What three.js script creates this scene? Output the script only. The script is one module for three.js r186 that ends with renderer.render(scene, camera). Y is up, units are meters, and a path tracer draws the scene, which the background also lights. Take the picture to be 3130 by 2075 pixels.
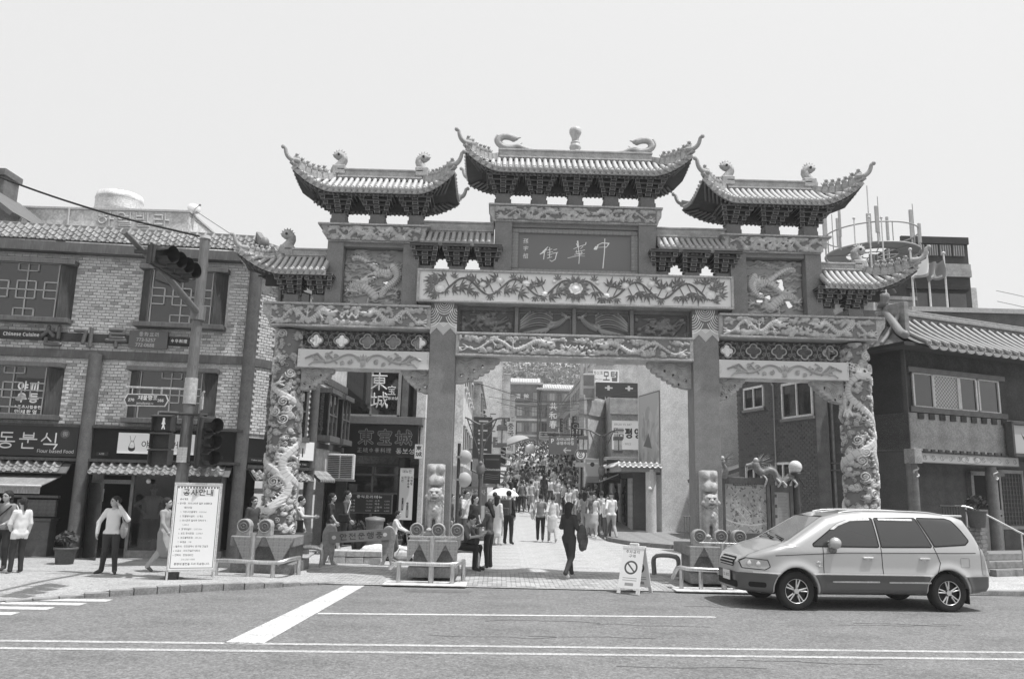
import * as THREE from 'three';
import { RoundedBoxGeometry } from 'three/addons/geometries/RoundedBoxGeometry.js';

// ---------- camera, sky, sun, exposure ----------
const scene = new THREE.Scene();
const rad = (d) => d * Math.PI / 180;
const camera = new THREE.PerspectiveCamera(46.17,1024 / 678,0.1,3000);
{
  const p = rad(10.57),y = rad(0.656),r = rad(1.347);
  const fw = new THREE.Vector3(Math.sin(y) * Math.cos(p),Math.sin(p),-Math.cos(y) * Math.cos(p));
  const rt = new THREE.Vector3().crossVectors(fw,new THREE.Vector3(0,1,0)).normalize();
  const up = new THREE.Vector3().crossVectors(rt,fw);
  camera.up.copy(up.multiplyScalar(Math.cos(r)).addScaledVector(rt,-Math.sin(r)));
  camera.position.set(0,2.0,0);
  camera.lookAt(fw.add(camera.position));
}
const SUN = new THREE.Vector3(0.34,0.93,0.11).normalize();
{ // hazy, almost white sky, brightest round the sun
  const W = 256,H = 128,d = new Float32Array(W * H * 4),v = new THREE.Vector3();
  for (let j = 0; j < H; j++) for (let i = 0; i < W; i++) {
    const el = ((j + 0.5) / H - 0.5) * Math.PI,az = ((i + 0.5) / W - 0.5) * 2 * Math.PI;
    v.set(Math.cos(az) * Math.cos(el),Math.sin(el),Math.sin(az) * Math.cos(el));
    const c = Math.max(-1,Math.min(1,v.dot(SUN))),a = Math.acos(c);
    let L = el > 0 ? 0.77 + 0.05 * Math.exp(-el * 2.2) : 0.3;
    L += 0.4 * Math.exp(-a * a / 0.25) + 0.15 * Math.exp(-a * a / 0.9);
    const o = (j * W + i) * 4; d[o] = d[o + 1] = d[o + 2] = L; d[o + 3] = 1;
  }
  const t = new THREE.DataTexture(d,W,H,THREE.RGBAFormat,THREE.FloatType);
  t.mapping = THREE.EquirectangularReflectionMapping; t.magFilter = t.minFilter = THREE.LinearFilter; t.needsUpdate = true;
  scene.background = t; scene.environment = t;
}
const sun = new THREE.DirectionalLight(new THREE.Color(1,1,1),4.8);
sun.position.copy(SUN).multiplyScalar(80).add(new THREE.Vector3(2,0,-25)); sun.target.position.set(2,0,-25);
sun.castShadow = true; sun.shadow.mapSize.set(4096,4096); sun.shadow.radius = 1.4;
Object.assign(sun.shadow.camera,{ left: -45,right: 45,top: 45,bottom: -45,near: 1,far: 200 });
scene.add(sun,sun.target);
scene.fog = new THREE.FogExp2(new THREE.Color(0.9,0.9,0.9),0.0009);
const EXPOSURE = 1.04;

// ---------- helpers ----------
function rng(s) { return () => { s = (s + 0x6d2b79f5) | 0; let t = Math.imul(s ^ (s >>> 15),1 | s); t = (t + Math.imul(t ^ (t >>> 7),61 | t)) ^ t; return ((t ^ (t >>> 14)) >>> 0) / 4294967296; }; }
const V = (x,y,z) => new THREE.Vector3(x,y,z);
const clamp = (x,a = 0,b = 1) => Math.max(a,Math.min(b,x));
const mix = (a,b,t) => a + (b - a) * t;
const sstep = (a,b,x) => { const t = clamp((x - a) / (b - a)); return t * t * (3 - 2 * t); };
const used = new Map();
function numbered(n) { const k = used.get(n) ?? 0; used.set(n,k + 1); return k ? n + '_' + String(k).padStart(3,'0') : n; }
function tag(o,label,category,group,kind) {
  if (label) o.userData.label = label; if (category) o.userData.category = category;
  if (group) o.userData.group = group; if (kind) o.userData.kind = kind; return o;
}
function thing(name,label,category,pos = [0,0,0],turn = 0,group,kind) {
  const o = new THREE.Group(); o.name = numbered(name); scene.add(o);
  o.position.set(...pos); o.rotation.y = turn; return tag(o,label,category,group,kind);
}
function grp(name,parent,pos = [0,0,0],turn = 0) { const o = new THREE.Group(); o.name = name; o.position.set(...pos); o.rotation.y = turn; parent.add(o); return o; }
function mesh(name,geo,m,parent = scene) {
  const o = new THREE.Mesh(geo,m); o.name = parent === scene ? numbered(name) : name; o.castShadow = o.receiveShadow = true; parent.add(o); return o;
}
// collects geometries into ONE mesh
class MB {
  constructor(keep = false) { this.g = []; this.keep = keep; }
  add(geo,m) { const g = geo.index ? geo : geo.clone(); if (m) { const c = g.clone(); c.applyMatrix4(m); this.g.push(c); } else this.g.push(g); return this; }
  box(x0,y0,z0,x1,y1,z1,b = 0) {
    const sx = Math.abs(x1 - x0),sy = Math.abs(y1 - y0),sz = Math.abs(z1 - z0);
    const g = b ? new RoundedBoxGeometry(sx,sy,sz,1,Math.min(b,sx / 2.1,sy / 2.1,sz / 2.1)) : new THREE.BoxGeometry(sx,sy,sz);
    g.translate((x0 + x1) / 2,(y0 + y1) / 2,(z0 + z1) / 2); this.g.push(g); return this;
  }
  bx(cx,cy,cz,sx,sy,sz,ry = 0,rz = 0,rx = 0,b = 0) {
    const g = b ? new RoundedBoxGeometry(sx,sy,sz,1,b) : new THREE.BoxGeometry(sx,sy,sz);
    g.applyMatrix4(new THREE.Matrix4().compose(V(cx,cy,cz),new THREE.Quaternion().setFromEuler(new THREE.Euler(rx,ry,rz,'YXZ')),V(1,1,1))); this.g.push(g); return this;
  }
  cyl(a,b,r0,r1 = r0,seg = 12,open = false) {
    a = V(...a); b = V(...b); const d = b.clone().sub(a),L = d.length();
    const g = new THREE.CylinderGeometry(r1,r0,L,seg,1,open);
    g.applyMatrix4(new THREE.Matrix4().compose(a.clone().add(b).multiplyScalar(0.5),new THREE.Quaternion().setFromUnitVectors(V(0,1,0),d.normalize()),V(1,1,1))); this.g.push(g); return this;
  }
  tube(pts,r,n = 24,seg = 8,r1 = r) {
    const c = new THREE.CatmullRomCurve3(pts.map((p) => p.isVector3 ? p : V(...p)));
    const g = new THREE.TubeGeometry(c,n,1,seg,false),p = g.attributes.position;
    for (let i = 0; i <= n; i++) { const o = c.getPointAt(i / n),rr = typeof r === 'function' ? r(i / n) : mix(r,r1,i / n);
      for (let j = 0; j <= seg; j++) { const k = i * (seg + 1) + j; p.setXYZ(k,o.x + (p.getX(k) - o.x) * rr,o.y + (p.getY(k) - o.y) * rr,o.z + (p.getZ(k) - o.z) * rr); } }
    this.g.push(g); const e0 = c.getPointAt(0),e1 = c.getPointAt(1),a = typeof r === 'function' ? r(0) : r,b = typeof r === 'function' ? r(1) : r1;
    if (a > 0.004) this.sph(e0,a,6); if (b > 0.004) this.sph(e1,b,6); return this;
  }
  sph(c,r,n = 12,sx = 1,sy = 1,sz = 1) { c = c.isVector3 ? c : V(...c); const g = new THREE.SphereGeometry(r,n + 4,n); g.scale(sx,sy,sz); g.translate(c.x,c.y,c.z); this.g.push(g); return this; }
  ext(shape,depth,m,bev = 0) {
    const g = new THREE.ExtrudeGeometry(shape,{ depth,bevelEnabled: bev > 0,bevelSize: bev,bevelThickness: bev,bevelSegments: 1,curveSegments: 8 });
    if (m) { g.applyMatrix4(m); if (m.determinant() < 0) for (const a of Object.values(g.attributes)) for (let i = 0; i < a.count; i += 3) for (let k = 0; k < a.itemSize; k++) { const o = (i + 1) * a.itemSize + k,q = (i + 2) * a.itemSize + k,t = a.array[o]; a.array[o] = a.array[q]; a.array[q] = t; } } this.g.push(g); return this;
  }
  lathe(prof,pos = [0,0,0],seg = 16) { const g = new THREE.LatheGeometry(prof.map((p) => new THREE.Vector2(...p)),seg); g.translate(...pos); this.g.push(g); return this; }
  geo(uvs = 1) {
    let nv = 0,ni = 0; for (const g of this.g) { nv += g.attributes.position.count; ni += g.index ? g.index.count : g.attributes.position.count; }
    const P = new Float32Array(nv * 3),N = new Float32Array(nv * 3),U = new Float32Array(nv * 2),I = new Uint32Array(ni); let v = 0,k = 0;
    for (const g of this.g) {
      const c = g.attributes.position.count; if (!g.attributes.normal) g.computeVertexNormals();
      P.set(g.attributes.position.array,v * 3); N.set(g.attributes.normal.array,v * 3);
      if (this.keep && g.attributes.uv) U.set(g.attributes.uv.array,v * 2);
      if (g.index) for (let i = 0; i < g.index.count; i++) I[k++] = g.index.array[i] + v; else for (let i = 0; i < c; i++) I[k++] = i + v;
      v += c;
    }
    if (!this.keep) for (let i = 0; i < nv; i++) {
      const x = P[i * 3],y = P[i * 3 + 1],z = P[i * 3 + 2],a = Math.abs(N[i * 3]),b = Math.abs(N[i * 3 + 1]),c = Math.abs(N[i * 3 + 2]);
      if (b > a && b > c) { U[i * 2] = x; U[i * 2 + 1] = z; } else if (a > c) { U[i * 2] = z; U[i * 2 + 1] = y; } else { U[i * 2] = x; U[i * 2 + 1] = y; }
    }
    const o = new THREE.BufferGeometry(); o.setAttribute('position',new THREE.BufferAttribute(P,3)); o.setAttribute('normal',new THREE.BufferAttribute(N,3)); o.setAttribute('uv',new THREE.BufferAttribute(U,2)); o.setIndex(new THREE.BufferAttribute(I,1));
    return o;
  }
  build(name,m,parent = scene) { return mesh(name,this.geo(),m,parent); }
}
const mb = (keep) => new MB(keep);
const M4 = (x,y,z,ry = 0,s = 1,rx = 0,rz = 0) => new THREE.Matrix4().compose(V(x,y,z),new THREE.Quaternion().setFromEuler(new THREE.Euler(rx,ry,rz,'YXZ')),V(s,s,s));

// ---------- textures & materials (the photograph is black and white: every colour is a grey) ----------
function vnoise(seed) { // tileable value noise
  const r = rng(seed),T = new Float32Array(65536).map(() => r());
  return (x,y,per) => { const xi = Math.floor(x),yi = Math.floor(y),fx = x - xi,fy = y - yi,u = fx * fx * (3 - 2 * fx),w = fy * fy * (3 - 2 * fy);
    const h = (a,b) => T[(((a % per + per) % per) + ((b % per + per) % per) * 251) & 65535]; return mix(mix(h(xi,yi),h(xi + 1,yi),u),mix(h(xi,yi + 1),h(xi + 1,yi + 1),u),w); };
}
function texture(W,H,f,srgb = true) {
  const d = new Uint8Array(W * H * 4);
  for (let j = 0; j < H; j++) for (let i = 0; i < W; i++) { const v = clamp(f(i / W,j / H,i,j)) * 255,o = (j * W + i) * 4; d[o] = d[o + 1] = d[o + 2] = v; d[o + 3] = 255; }
  const t = new THREE.DataTexture(d,W,H); t.wrapS = t.wrapT = THREE.RepeatWrapping; t.magFilter = t.minFilter = THREE.LinearFilter; t.colorSpace = srgb ? THREE.SRGBColorSpace : THREE.NoColorSpace; t.needsUpdate = true; return t;
}
const rep = (t,sx,sy = sx) => { const c = t.clone(); c.repeat.set(sx,sy); c.needsUpdate = true; return c; };
const n1 = vnoise(11),n2 = vnoise(23),gr = rng(77);
const fbm = (n,x,y,p,o = 4) => { let s = 0,a = 0.5; for (let i = 0; i < o; i++) { s += a * n(x * p,y * p,p); p *= 2; a *= 0.5; } return s / (1 - Math.pow(0.5,o)); };
const TX = {
  grain: texture(512,512,(u,v) => 0.82 + 0.12 * (fbm(n1,u,v,6,3) - 0.5) + 0.13 * (n1(u * 64,v * 64,64) - 0.5) + 0.2 * (gr() - 0.5)),
  blotch: texture(512,512,(u,v) => 0.8 + 0.26 * (fbm(n2,u,v,5,5) - 0.5) + 0.16 * (n1(u * 48,v * 48,48) - 0.5) + 0.16 * (gr() - 0.5)),
  streak: texture(512,512,(u,v) => 0.83 + 0.3 * (n1(u * 90,v * 6,90) - 0.5) * (0.3 + n2(u * 7,v * 3,7)) + 0.16 * (fbm(n2,u,v,5,3) - 0.5) + 0.08 * (gr() - 0.5)),
  asphalt: texture(1024,1024,(u,v) => { const s = gr(); return 0.76 + 0.16 * (fbm(n2,u,v,4,5) - 0.5) + 0.26 * (n1(u * 150,v * 150,150) - 0.5) + 0.16 * (n2(u * 60,v * 60,60) - 0.5) + 0.34 * (gr() - 0.5) + (s > 0.985 ? 0.25 : s < 0.03 ? -0.22 : 0); }),
  bump: texture(512,512,(u,v) => 0.5 + 0.5 * (fbm(n1,u,v,24,4) - 0.5) + 0.3 * (gr() - 0.5),false),
};
const MT = new Map();
// grey(albedo, rough, tex, metres per repeat, extra)
function grey(a,rough = 0.8,tex = 'grain',size = 1.3,extra = {}) {
  const key = [a,rough,tex,size,JSON.stringify(extra)].join(); if (MT.has(key)) return MT.get(key);
  const { bump,phys,...rest } = extra,o = { roughness: rough,...rest };
  const mean = { grain: 0.8,blotch: 0.77,streak: 0.8,asphalt: 0.72 }[tex] ?? 1,lin = Math.pow(mean,2.2);
  if (tex) o.map = rep(TX[tex],1 / size); if (bump) { o.bumpMap = rep(TX.bump,1 / (size * 0.6)); o.bumpScale = bump; }
  const k = Math.min(1,a / (tex ? lin : 1)); o.color = new THREE.Color().setRGB(k,k,k);
  if (a < 0.09 && !rest.metalness) o.specularIntensity = 0.3; const m = phys || o.specularIntensity ? new THREE.MeshPhysicalMaterial(o) : new THREE.MeshStandardMaterial(o); MT.set(key,m); return m;
}
function canvas(W,H,bg = 255) { const c = document.createElement('canvas'); c.width = W; c.height = H; const x = c.getContext('2d'); x.fillStyle = g8(bg); x.fillRect(0,0,W,H); x.lineCap = x.lineJoin = 'round'; return [c,x]; }
const g8 = (v) => { v = Math.round(clamp(v,0,255)); return `rgb(${v},${v},${v})`; };
const CM = new Map();
function canvasMat(c,rough = 0.6,extra) { if (extra) return makeCM(c,rough,extra); if (!CM.has(c)) CM.set(c,makeCM(c,rough,{})); return CM.get(c); }
function makeCM(c,rough,extra) { const t = new THREE.CanvasTexture(c); t.colorSpace = THREE.SRGBColorSpace; t.magFilter = THREE.LinearFilter; return new THREE.MeshStandardMaterial({ map: t,roughness: rough,...extra }); }
const GLASS = new THREE.MeshPhysicalMaterial({ color: 0x222222,roughness: 0.06,metalness: 0,clearcoat: 1,clearcoatRoughness: 0.03 });
const PANE = new THREE.MeshPhysicalMaterial({ color: 0xc4c4c4,roughness: 0.04,transmission: 1,thickness: 0,ior: 1.5 });
const STEEL = grey(0.5,0.34,'streak',0.5,{ metalness: 0.85 });
const DARKSTEEL = grey(0.06,0.45,'grain',0.5);

// ---------- lettering: Hangul composed from its letters, Hanzi from strokes ----------
const JM = (() => {
  const L = (s) => s.split(';').map((q) => q === 'O' ? 'O' : q === 'o' ? 'o' : q.trim().split(' ').map((p) => p.split(',').map(Number)));
  return { ㄱ: L('0,.05 1,.05 .8,1'),ㄴ: L('.05,0 .05,.95 1,.95'),ㄷ: L('1,.05 .05,.05 .05,.95 1,.95'),ㄹ: L('0,.03 1,.03 1,.5 .05,.5 .05,.97 1,.97'),ㅁ: L('.05,.05 .95,.05 .95,.95 .05,.95 .05,.05'),
    ㅂ: L('.05,0 .05,.95 .95,.95 .95,0;.05,.5 .95,.5'),ㅅ: L('.5,0 .42,.5 0,1;.48,.4 1,1'),ㅇ: L('O'),ㅈ: L('.05,.05 .95,.05;.5,.05 .4,.55 0,1;.5,.45 1,1'),ㅊ: L('.5,-.12 .5,.1;.05,.2 .95,.2;.5,.2 .4,.65 0,1;.5,.55 1,1'),
    ㅋ: L('0,.05 1,.05 .8,1;.05,.5 .92,.5'),ㅌ: L('1,.05 .05,.05 .05,.95 1,.95;.05,.5 .95,.5'),ㅍ: L('0,.05 1,.05;0,.95 1,.95;.3,.05 .3,.95;.7,.05 .7,.95'),ㅎ: L('.5,-.1 .5,.08;.05,.24 .95,.24;o'),
    ㅏ: L('.35,0 .35,1;.35,.5 1,.5'),ㅑ: L('.35,0 .35,1;.35,.35 1,.35;.35,.65 1,.65'),ㅓ: L('.7,0 .7,1;0,.5 .7,.5'),ㅕ: L('.7,0 .7,1;0,.35 .7,.35;0,.65 .7,.65'),ㅣ: L('.5,0 .5,1'),
    ㅐ: L('.2,0 .2,1;.2,.5 .85,.5;.85,0 .85,1'),ㅔ: L('.5,0 .5,1;0,.5 .5,.5;.95,0 .95,1'),ㅗ: L('0,.85 1,.85;.5,.85 .5,.15'),ㅛ: L('0,.85 1,.85;.3,.85 .3,.15;.7,.85 .7,.15'),ㅜ: L('0,.25 1,.25;.5,.25 .5,1'),ㅠ: L('0,.25 1,.25;.3,.25 .3,1;.7,.25 .7,1'),ㅡ: L('0,.5 1,.5') };
})();
const CHO = [...'ㄱㄲㄴㄷㄸㄹㅁㅂㅃㅅㅆㅇㅈㅉㅊㅋㅌㅍㅎ'],JUNG = 'ㅏ ㅐ ㅑ ㅒ ㅓ ㅔ ㅕ ㅖ ㅗ ㅗㅏ ㅗㅐ ㅗㅣ ㅛ ㅜ ㅜㅓ ㅜㅔ ㅜㅣ ㅠ ㅡ ㅡㅣ ㅣ'.split(' '),JONG = ['',...'ㄱㄲㄳㄴㄵㄶㄷㄹㄺㄻㄼㄽㄾㄿㅀㅁㅂㅄㅅㅆㅇㅈㅊㅋㅌㅍㅎ'];
const HZ = (() => { const L = (s) => s.split(';').map((q) => q.trim().split(' ').map((p) => p.split(',').map((v) => +v / 10))); return {
  中: L('2,3 2,6.5;2,3 8,3 8,6.5;2,6.3 8,6.3;5,0 5,10'),華: L('1,1.5 9,1.5;3.5,0 3.5,2.6;6.5,0 6.5,2.6;2,3.6 8,3.6;3.4,2.8 3.4,6.4;6.6,2.8 6.6,6.4;0.5,5 9.5,5;2,6.4 8,6.4;1.5,8 8.5,8;5,2.6 5,10'),华: L('3,0 1,3;2.2,1.6 2.2,4.6;8,.6 5,2.6;5,0 5,4 8.6,4 8.6,3;0,6.5 10,6.5;5,5 5,10'),
  街: L('2.4,0 .6,2.2;2.6,2.6 .2,5.4;1.8,4.4 1.8,10;3.6,2 6.4,2;5,.6 5,3.6;3.4,3.8 6.6,3.8;3.6,6 6.4,6;5,4.6 5,8.4;3.2,8.8 6.8,8;7.2,1.6 9.6,1.6;7,4.4 9.9,4.4;8.6,4.4 8.6,9.6 7.6,9'),
  東: L('.6,1.6 9.4,1.6;2,3 8,3 8,6 2,6 2,3;2,4.5 8,4.5;5,0 5,10;4.8,6.2 .6,9.4;5.2,6.2 9.4,9.4'),宝: L('5,0 5,1.2;1,3 1,1.6 9,1.6 8.4,3;2,4 8,4;2.4,6.4 7.6,6.4;1,9.6 9,9.6;5,4 5,9.6;6.6,7.6 7.6,8.6'),城: L('0,3.4 3,3.4;1.6,.8 1.6,8;0,8.6 3.4,7.4;4.2,3 10,3;4.4,3 4.2,7 3.4,9.6;4.6,5.4 6.4,5.4 6.2,8 5.4,7.6;7.2,0 7.6,4 9.9,9.8 10,8;9.6,4.4 6.8,9;8.4,.6 9.4,1.6'),
  正: L('1,.8 9,.8;5,.8 5,9.2;5,5 8.6,5;2.4,4 2.4,9.2;.4,9.3 9.6,9.3'),統: L('2.4,0 1,2.4 3,2.6 .8,5 3.6,4.6;2.2,5 2.2,8;.8,6.4 .4,8.6;3.4,6.2 3.8,8;7,0 7,1.4;4.6,1.8 9.8,1.8;6.8,2 5.4,4.6 9,4.2;8,3 9.4,5;6.2,5.4 5.8,7.6 4.6,9.6;8,5.4 8,9.4 9.9,9.4 9.9,8'),
  料: L('1,1 1.8,3;4.4,.8 3.4,3;.2,4 5,4;2.6,0 2.6,10;2.4,4.4 .3,8;2.8,4.6 4.8,7.4;6,1.4 7,2.6;5.8,3.8 6.8,5;5.2,7.2 9.9,6;8.4,0 8.4,10'),理: L('0,1 3.6,1;0,4.6 3.4,4.6;1.8,1 1.8,8;0,8.6 3.8,7.6;4.6,.6 9.4,.6 9.4,5 4.6,5 4.6,.6;4.6,2.8 9.4,2.8;7,.6 7,9.4;4.8,7.2 9.2,7.2;4,9.4 9.9,9.4'),
  清: L('1,.6 2,1.8;.4,3.4 1.6,4.4;.6,9.4 2.4,6;3.6,1 9.6,1;4,2.5 9.2,2.5;3.2,4 9.9,4;6.6,0 6.6,4;4.4,5.2 4.4,9.8;4.4,5.2 9,5.2 9,9.6;4.6,6.8 9,6.8;4.6,8.2 9,8.2'),館: L('2.4,0 .2,3;2.4,.4 4.6,2.6;1,3.2 4,3.2 4,6 1,6 1,3.2;1,4.6 4,4.6;1,6 1,9.6 4.4,8.6;7.4,0 7.4,1.2;5,3 5,1.6 9.8,1.6 9.6,3;5.6,3.6 9,3.6 9,5.6 5.6,5.6;5.6,3.6 5.6,9.6;5.6,7 9.2,7 9.2,9.4 5.6,9.4'),
  共: L('1,2.6 9,2.6;3.4,0 3.4,6.4;6.6,0 6.6,6.4;.2,6.4 9.8,6.4;3.6,7 1.4,9.8;6.4,7 8.8,9.8'),和: L('4.4,.2 1,1.4;0,3.4 5.4,3.4;2.8,1 2.8,10;2.6,3.6 .2,7.4;3,4 5.2,6.4;6.2,2.8 9.6,2.8 9.6,8.6 6.2,8.6 6.2,2.8'),春: L('1,1 9,1;1.6,2.6 8.4,2.6;.4,4.2 9.6,4.2;5,0 4,4.4 .4,7.4;5.4,4.2 9.8,7.2;3,5.8 7,5.8 7,9.8 3,9.8 3,5.8;3,7.8 7,7.8'),
  孫: L('.4,1 4,1 2.2,3;2.2,3 2.4,9.4 1.2,8.8;0,5.4 4.6,4.4;9,.2 5.4,1.4;7.4,1 5.6,3.4 8.6,3.2;8,2.6 5.2,6 9.6,5.6;7.4,6 7.4,10;5.8,7 5,9;8.6,7 9.8,9'),宇: L('5,0 5,1.2;.8,3.4 .8,1.8 9.2,1.8 8.8,3.4;2.4,3.6 7.6,3.6;1,5.8 9,5.8;5,3.6 5,9.4 3.6,9'),祖: L('1.6,0 2.4,1.2;.4,2.4 3.8,2.4 .4,6;2.2,4.6 2.2,10;3,5 4,6;5.4,1 5.4,9.4;5.4,1 8.8,1 8.8,9.4;5.4,3.8 8.8,3.8;5.4,6.6 8.8,6.6;4,9.5 10,9.5') }; })();
// strokes of one character in a unit box, y down
function strokes(ch) {
  const out = [],put = (S,x,y,w,h) => { for (const q of S) { if (q === 'O' || q === 'o') { const P = [],cy = q === 'O' ? 0.5 : 0.68,ry = q === 'O' ? 0.48 : 0.32; for (let i = 0; i <= 20; i++) P.push([x + w * (0.5 + 0.47 * Math.cos(i * Math.PI / 10)),y + h * (cy + ry * Math.sin(i * Math.PI / 10))]); out.push(P); } else out.push(q.map(([a,b]) => [x + a * w,y + b * h])); } };
  if (HZ[ch]) { put(HZ[ch],0,0,1,1); return out; }
  const c = ch.charCodeAt(0) - 0xac00; if (c < 0 || c > 11171) return null;
  const D = { ㄲ: 'ㄱㄱ',ㄸ: 'ㄷㄷ',ㅃ: 'ㅂㅂ',ㅆ: 'ㅅㅅ',ㅉ: 'ㅈㅈ',ㄶ: 'ㄴㅎ',ㅄ: 'ㅂㅅ' };
  const con = (k,x,y,w,h) => { const s = D[k]; if (s) { put(JM[s[0]],x,y,w * 0.46,h); put(JM[s[1]],x + w * 0.54,y,w * 0.46,h); } else if (JM[k]) put(JM[k],x,y,w,h); };
  const i = CHO[Math.floor(c / 588)],v = JUNG[Math.floor((c % 588) / 28)].replace('ㅒ','ㅑ').replace('ㅖ','ㅔ'),f = JONG[c % 28],hor = 'ㅗㅛㅜㅠㅡ'.includes(v[0]);
  if (hor && v.length === 1) { if (f) { con(i,0.17,0.02,0.66,0.3); put(JM[v],0,0.34,1,0.28); con(f,0.15,0.68,0.7,0.3); } else { con(i,0.15,0.02,0.7,0.46); put(JM[v],0,0.5,1,0.46); } }
  else if (!hor) { con(i,0,f ? 0.02 : 0.12,0.55,f ? 0.48 : 0.7); put(JM[v],0.64,0,0.36,f ? 0.58 : 1); if (f) con(f,0.16,0.68,0.78,0.3); }
  else { con(i,0.04,0.02,0.52,f ? 0.32 : 0.45); put(JM[v[0]],0,f ? 0.36 : 0.5,0.64,f ? 0.22 : 0.36); put(JM[v[1]],0.68,0,0.32,f ? 0.6 : 1); if (f) con(f,0.16,0.7,0.78,0.28); }
  return out;
}
// draws text (Hangul, Hanzi or Latin); size = character box in pixels; returns the width used
function write(x,s,px,py,size,{ col = 0,w = 0.12,gap = 0.14,vert = false,latin = 'bold',font = 'sans-serif',sx = 1 } = {}) {
  let cx = px,cy = py; x.strokeStyle = x.fillStyle = g8(col);
  const chunks = s.match(/[\uac00-\ud7a3\u4e00-\u9fff]|[^\uac00-\ud7a3\u4e00-\u9fff]+/g) || [];
  for (const ch of chunks) {
    const S = strokes(ch);
    if (S) { x.lineWidth = size * w; for (const q of S) { x.beginPath(); q.forEach(([a,b],i) => { const X = cx + (0.06 + a * 0.88) * size * sx,Y = cy + (0.06 + b * 0.88) * size; i ? x.lineTo(X,Y) : x.moveTo(X,Y); }); x.stroke(); }
      if (vert) cy += size * (1 + gap); else cx += size * sx * (1 + gap); }
    else { x.font = `${latin} ${size}px ${font}`; x.textBaseline = 'alphabetic';
      if (vert) for (const l of ch) { if (l !== ' ') x.fillText(l,cx + size * 0.2,cy + size * 0.86); cy += size * (l === ' ' ? 0.5 : 0.95); } else { x.save(); x.translate(cx,cy + size * 0.86); x.scale(sx,1); x.fillText(ch,0,0); x.restore(); cx += x.measureText(ch).width * sx; } }
  }
  return vert ? cy - py : cx - px;
}
// flat sign panel with thickness: a canvas on its front face
function board(name,parent,cx,cy,cz,w,h,d,c,{ ry = 0,edge = grey(0.2,0.6),rough = 0.5,both = false } = {}) {
  const g = new THREE.BoxGeometry(w,h,d),m = canvasMat(c,rough),o = mesh(name,g,[edge,edge,edge,edge,m,both ? m : edge],parent); o.position.set(cx,cy,cz); o.rotation.y = ry; return o;
}

// ---------- surface nets of a distance field ----------
function surfNet(f,lo,hi,cell,idAt) {
  const n = [0,1,2].map((k) => Math.ceil((hi[k] - lo[k]) / cell) + 1),[nx,ny,nz] = n,F = new Float32Array(nx * ny * nz);
  let q = 0; for (let k = 0; k < nz; k++) for (let j = 0; j < ny; j++) for (let i = 0; i < nx; i++) F[q++] = f(lo[0] + i * cell,lo[1] + j * cell,lo[2] + k * cell);
  const id = new Int32Array(nx * ny * nz).fill(-1),P = [],at = (i,j,k) => i + nx * (j + ny * k),I = [];
  const E = [[0,1],[2,3],[4,5],[6,7],[0,2],[1,3],[4,6],[5,7],[0,4],[1,5],[2,6],[3,7]],c8 = [];
  for (let k = 0; k < nz - 1; k++) for (let j = 0; j < ny - 1; j++) for (let i = 0; i < nx - 1; i++) {
    let m = 0; for (let c = 0; c < 8; c++) { c8[c] = F[at(i + (c & 1),j + ((c >> 1) & 1),k + (c >> 2))]; if (c8[c] < 0) m |= 1 << c; }
    if (m === 0 || m === 255) continue; let x = 0,y = 0,z = 0,s = 0;
    for (const [a,b] of E) { if ((c8[a] < 0) === (c8[b] < 0)) continue; const t = c8[a] / (c8[a] - c8[b]); x += mix(a & 1,b & 1,t); y += mix((a >> 1) & 1,(b >> 1) & 1,t); z += mix(a >> 2,b >> 2,t); s++; }
    id[at(i,j,k)] = P.length / 3; P.push(lo[0] + (i + x / s) * cell,lo[1] + (j + y / s) * cell,lo[2] + (k + z / s) * cell);
  }
  const quad = (a,b,c,d,flip) => { if (a < 0 || b < 0 || c < 0 || d < 0) return; flip ? I.push(a,c,b,a,d,c) : I.push(a,b,c,a,c,d); };
  for (let k = 1; k < nz - 1; k++) for (let j = 1; j < ny - 1; j++) for (let i = 1; i < nx - 1; i++) {
    const a = F[at(i,j,k)] < 0;
    if (a !== F[at(i + 1,j,k)] < 0) quad(id[at(i,j - 1,k - 1)],id[at(i,j,k - 1)],id[at(i,j,k)],id[at(i,j - 1,k)],!a);
    if (a !== F[at(i,j + 1,k)] < 0) quad(id[at(i - 1,j,k - 1)],id[at(i - 1,j,k)],id[at(i,j,k)],id[at(i,j,k - 1)],!a);
    if (a !== F[at(i,j,k + 1)] < 0) quad(id[at(i - 1,j - 1,k)],id[at(i,j - 1,k)],id[at(i,j,k)],id[at(i - 1,j,k)],!a);
  }
  const g = new THREE.BufferGeometry(),N = new Float32Array(P.length),e = cell * 0.5,U = new Float32Array(P.length / 3 * 2);
  for (let i = 0; i < P.length; i += 3) { const [x,y,z] = [P[i],P[i + 1],P[i + 2]]; let a = f(x + e,y,z) - f(x - e,y,z),b = f(x,y + e,z) - f(x,y - e,z),c = f(x,y,z + e) - f(x,y,z - e); const l = Math.hypot(a,b,c) || 1; N[i] = a / l; N[i + 1] = b / l; N[i + 2] = c / l; U[i / 3 * 2] = x + z * 0.7; U[i / 3 * 2 + 1] = y + z * 0.3; }
  g.setAttribute('position',new THREE.BufferAttribute(new Float32Array(P),3)); g.setAttribute('normal',new THREE.BufferAttribute(N,3)); g.setAttribute('uv',new THREE.BufferAttribute(U,2)); g.setIndex(I);
  if (idAt) { const R = new Uint8Array(P.length / 3); for (let i = 0; i < R.length; i++) R[i] = idAt(P[i * 3],P[i * 3 + 1],P[i * 3 + 2]); g.userData.region = R; }
  return g;
}
const smin = (a,b,k) => { const h = Math.max(k - Math.abs(a - b),0) / k; return Math.min(a,b) - h * h * k * 0.25; };
const smax = (a,b,k) => -smin(-a,-b,k);
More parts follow.
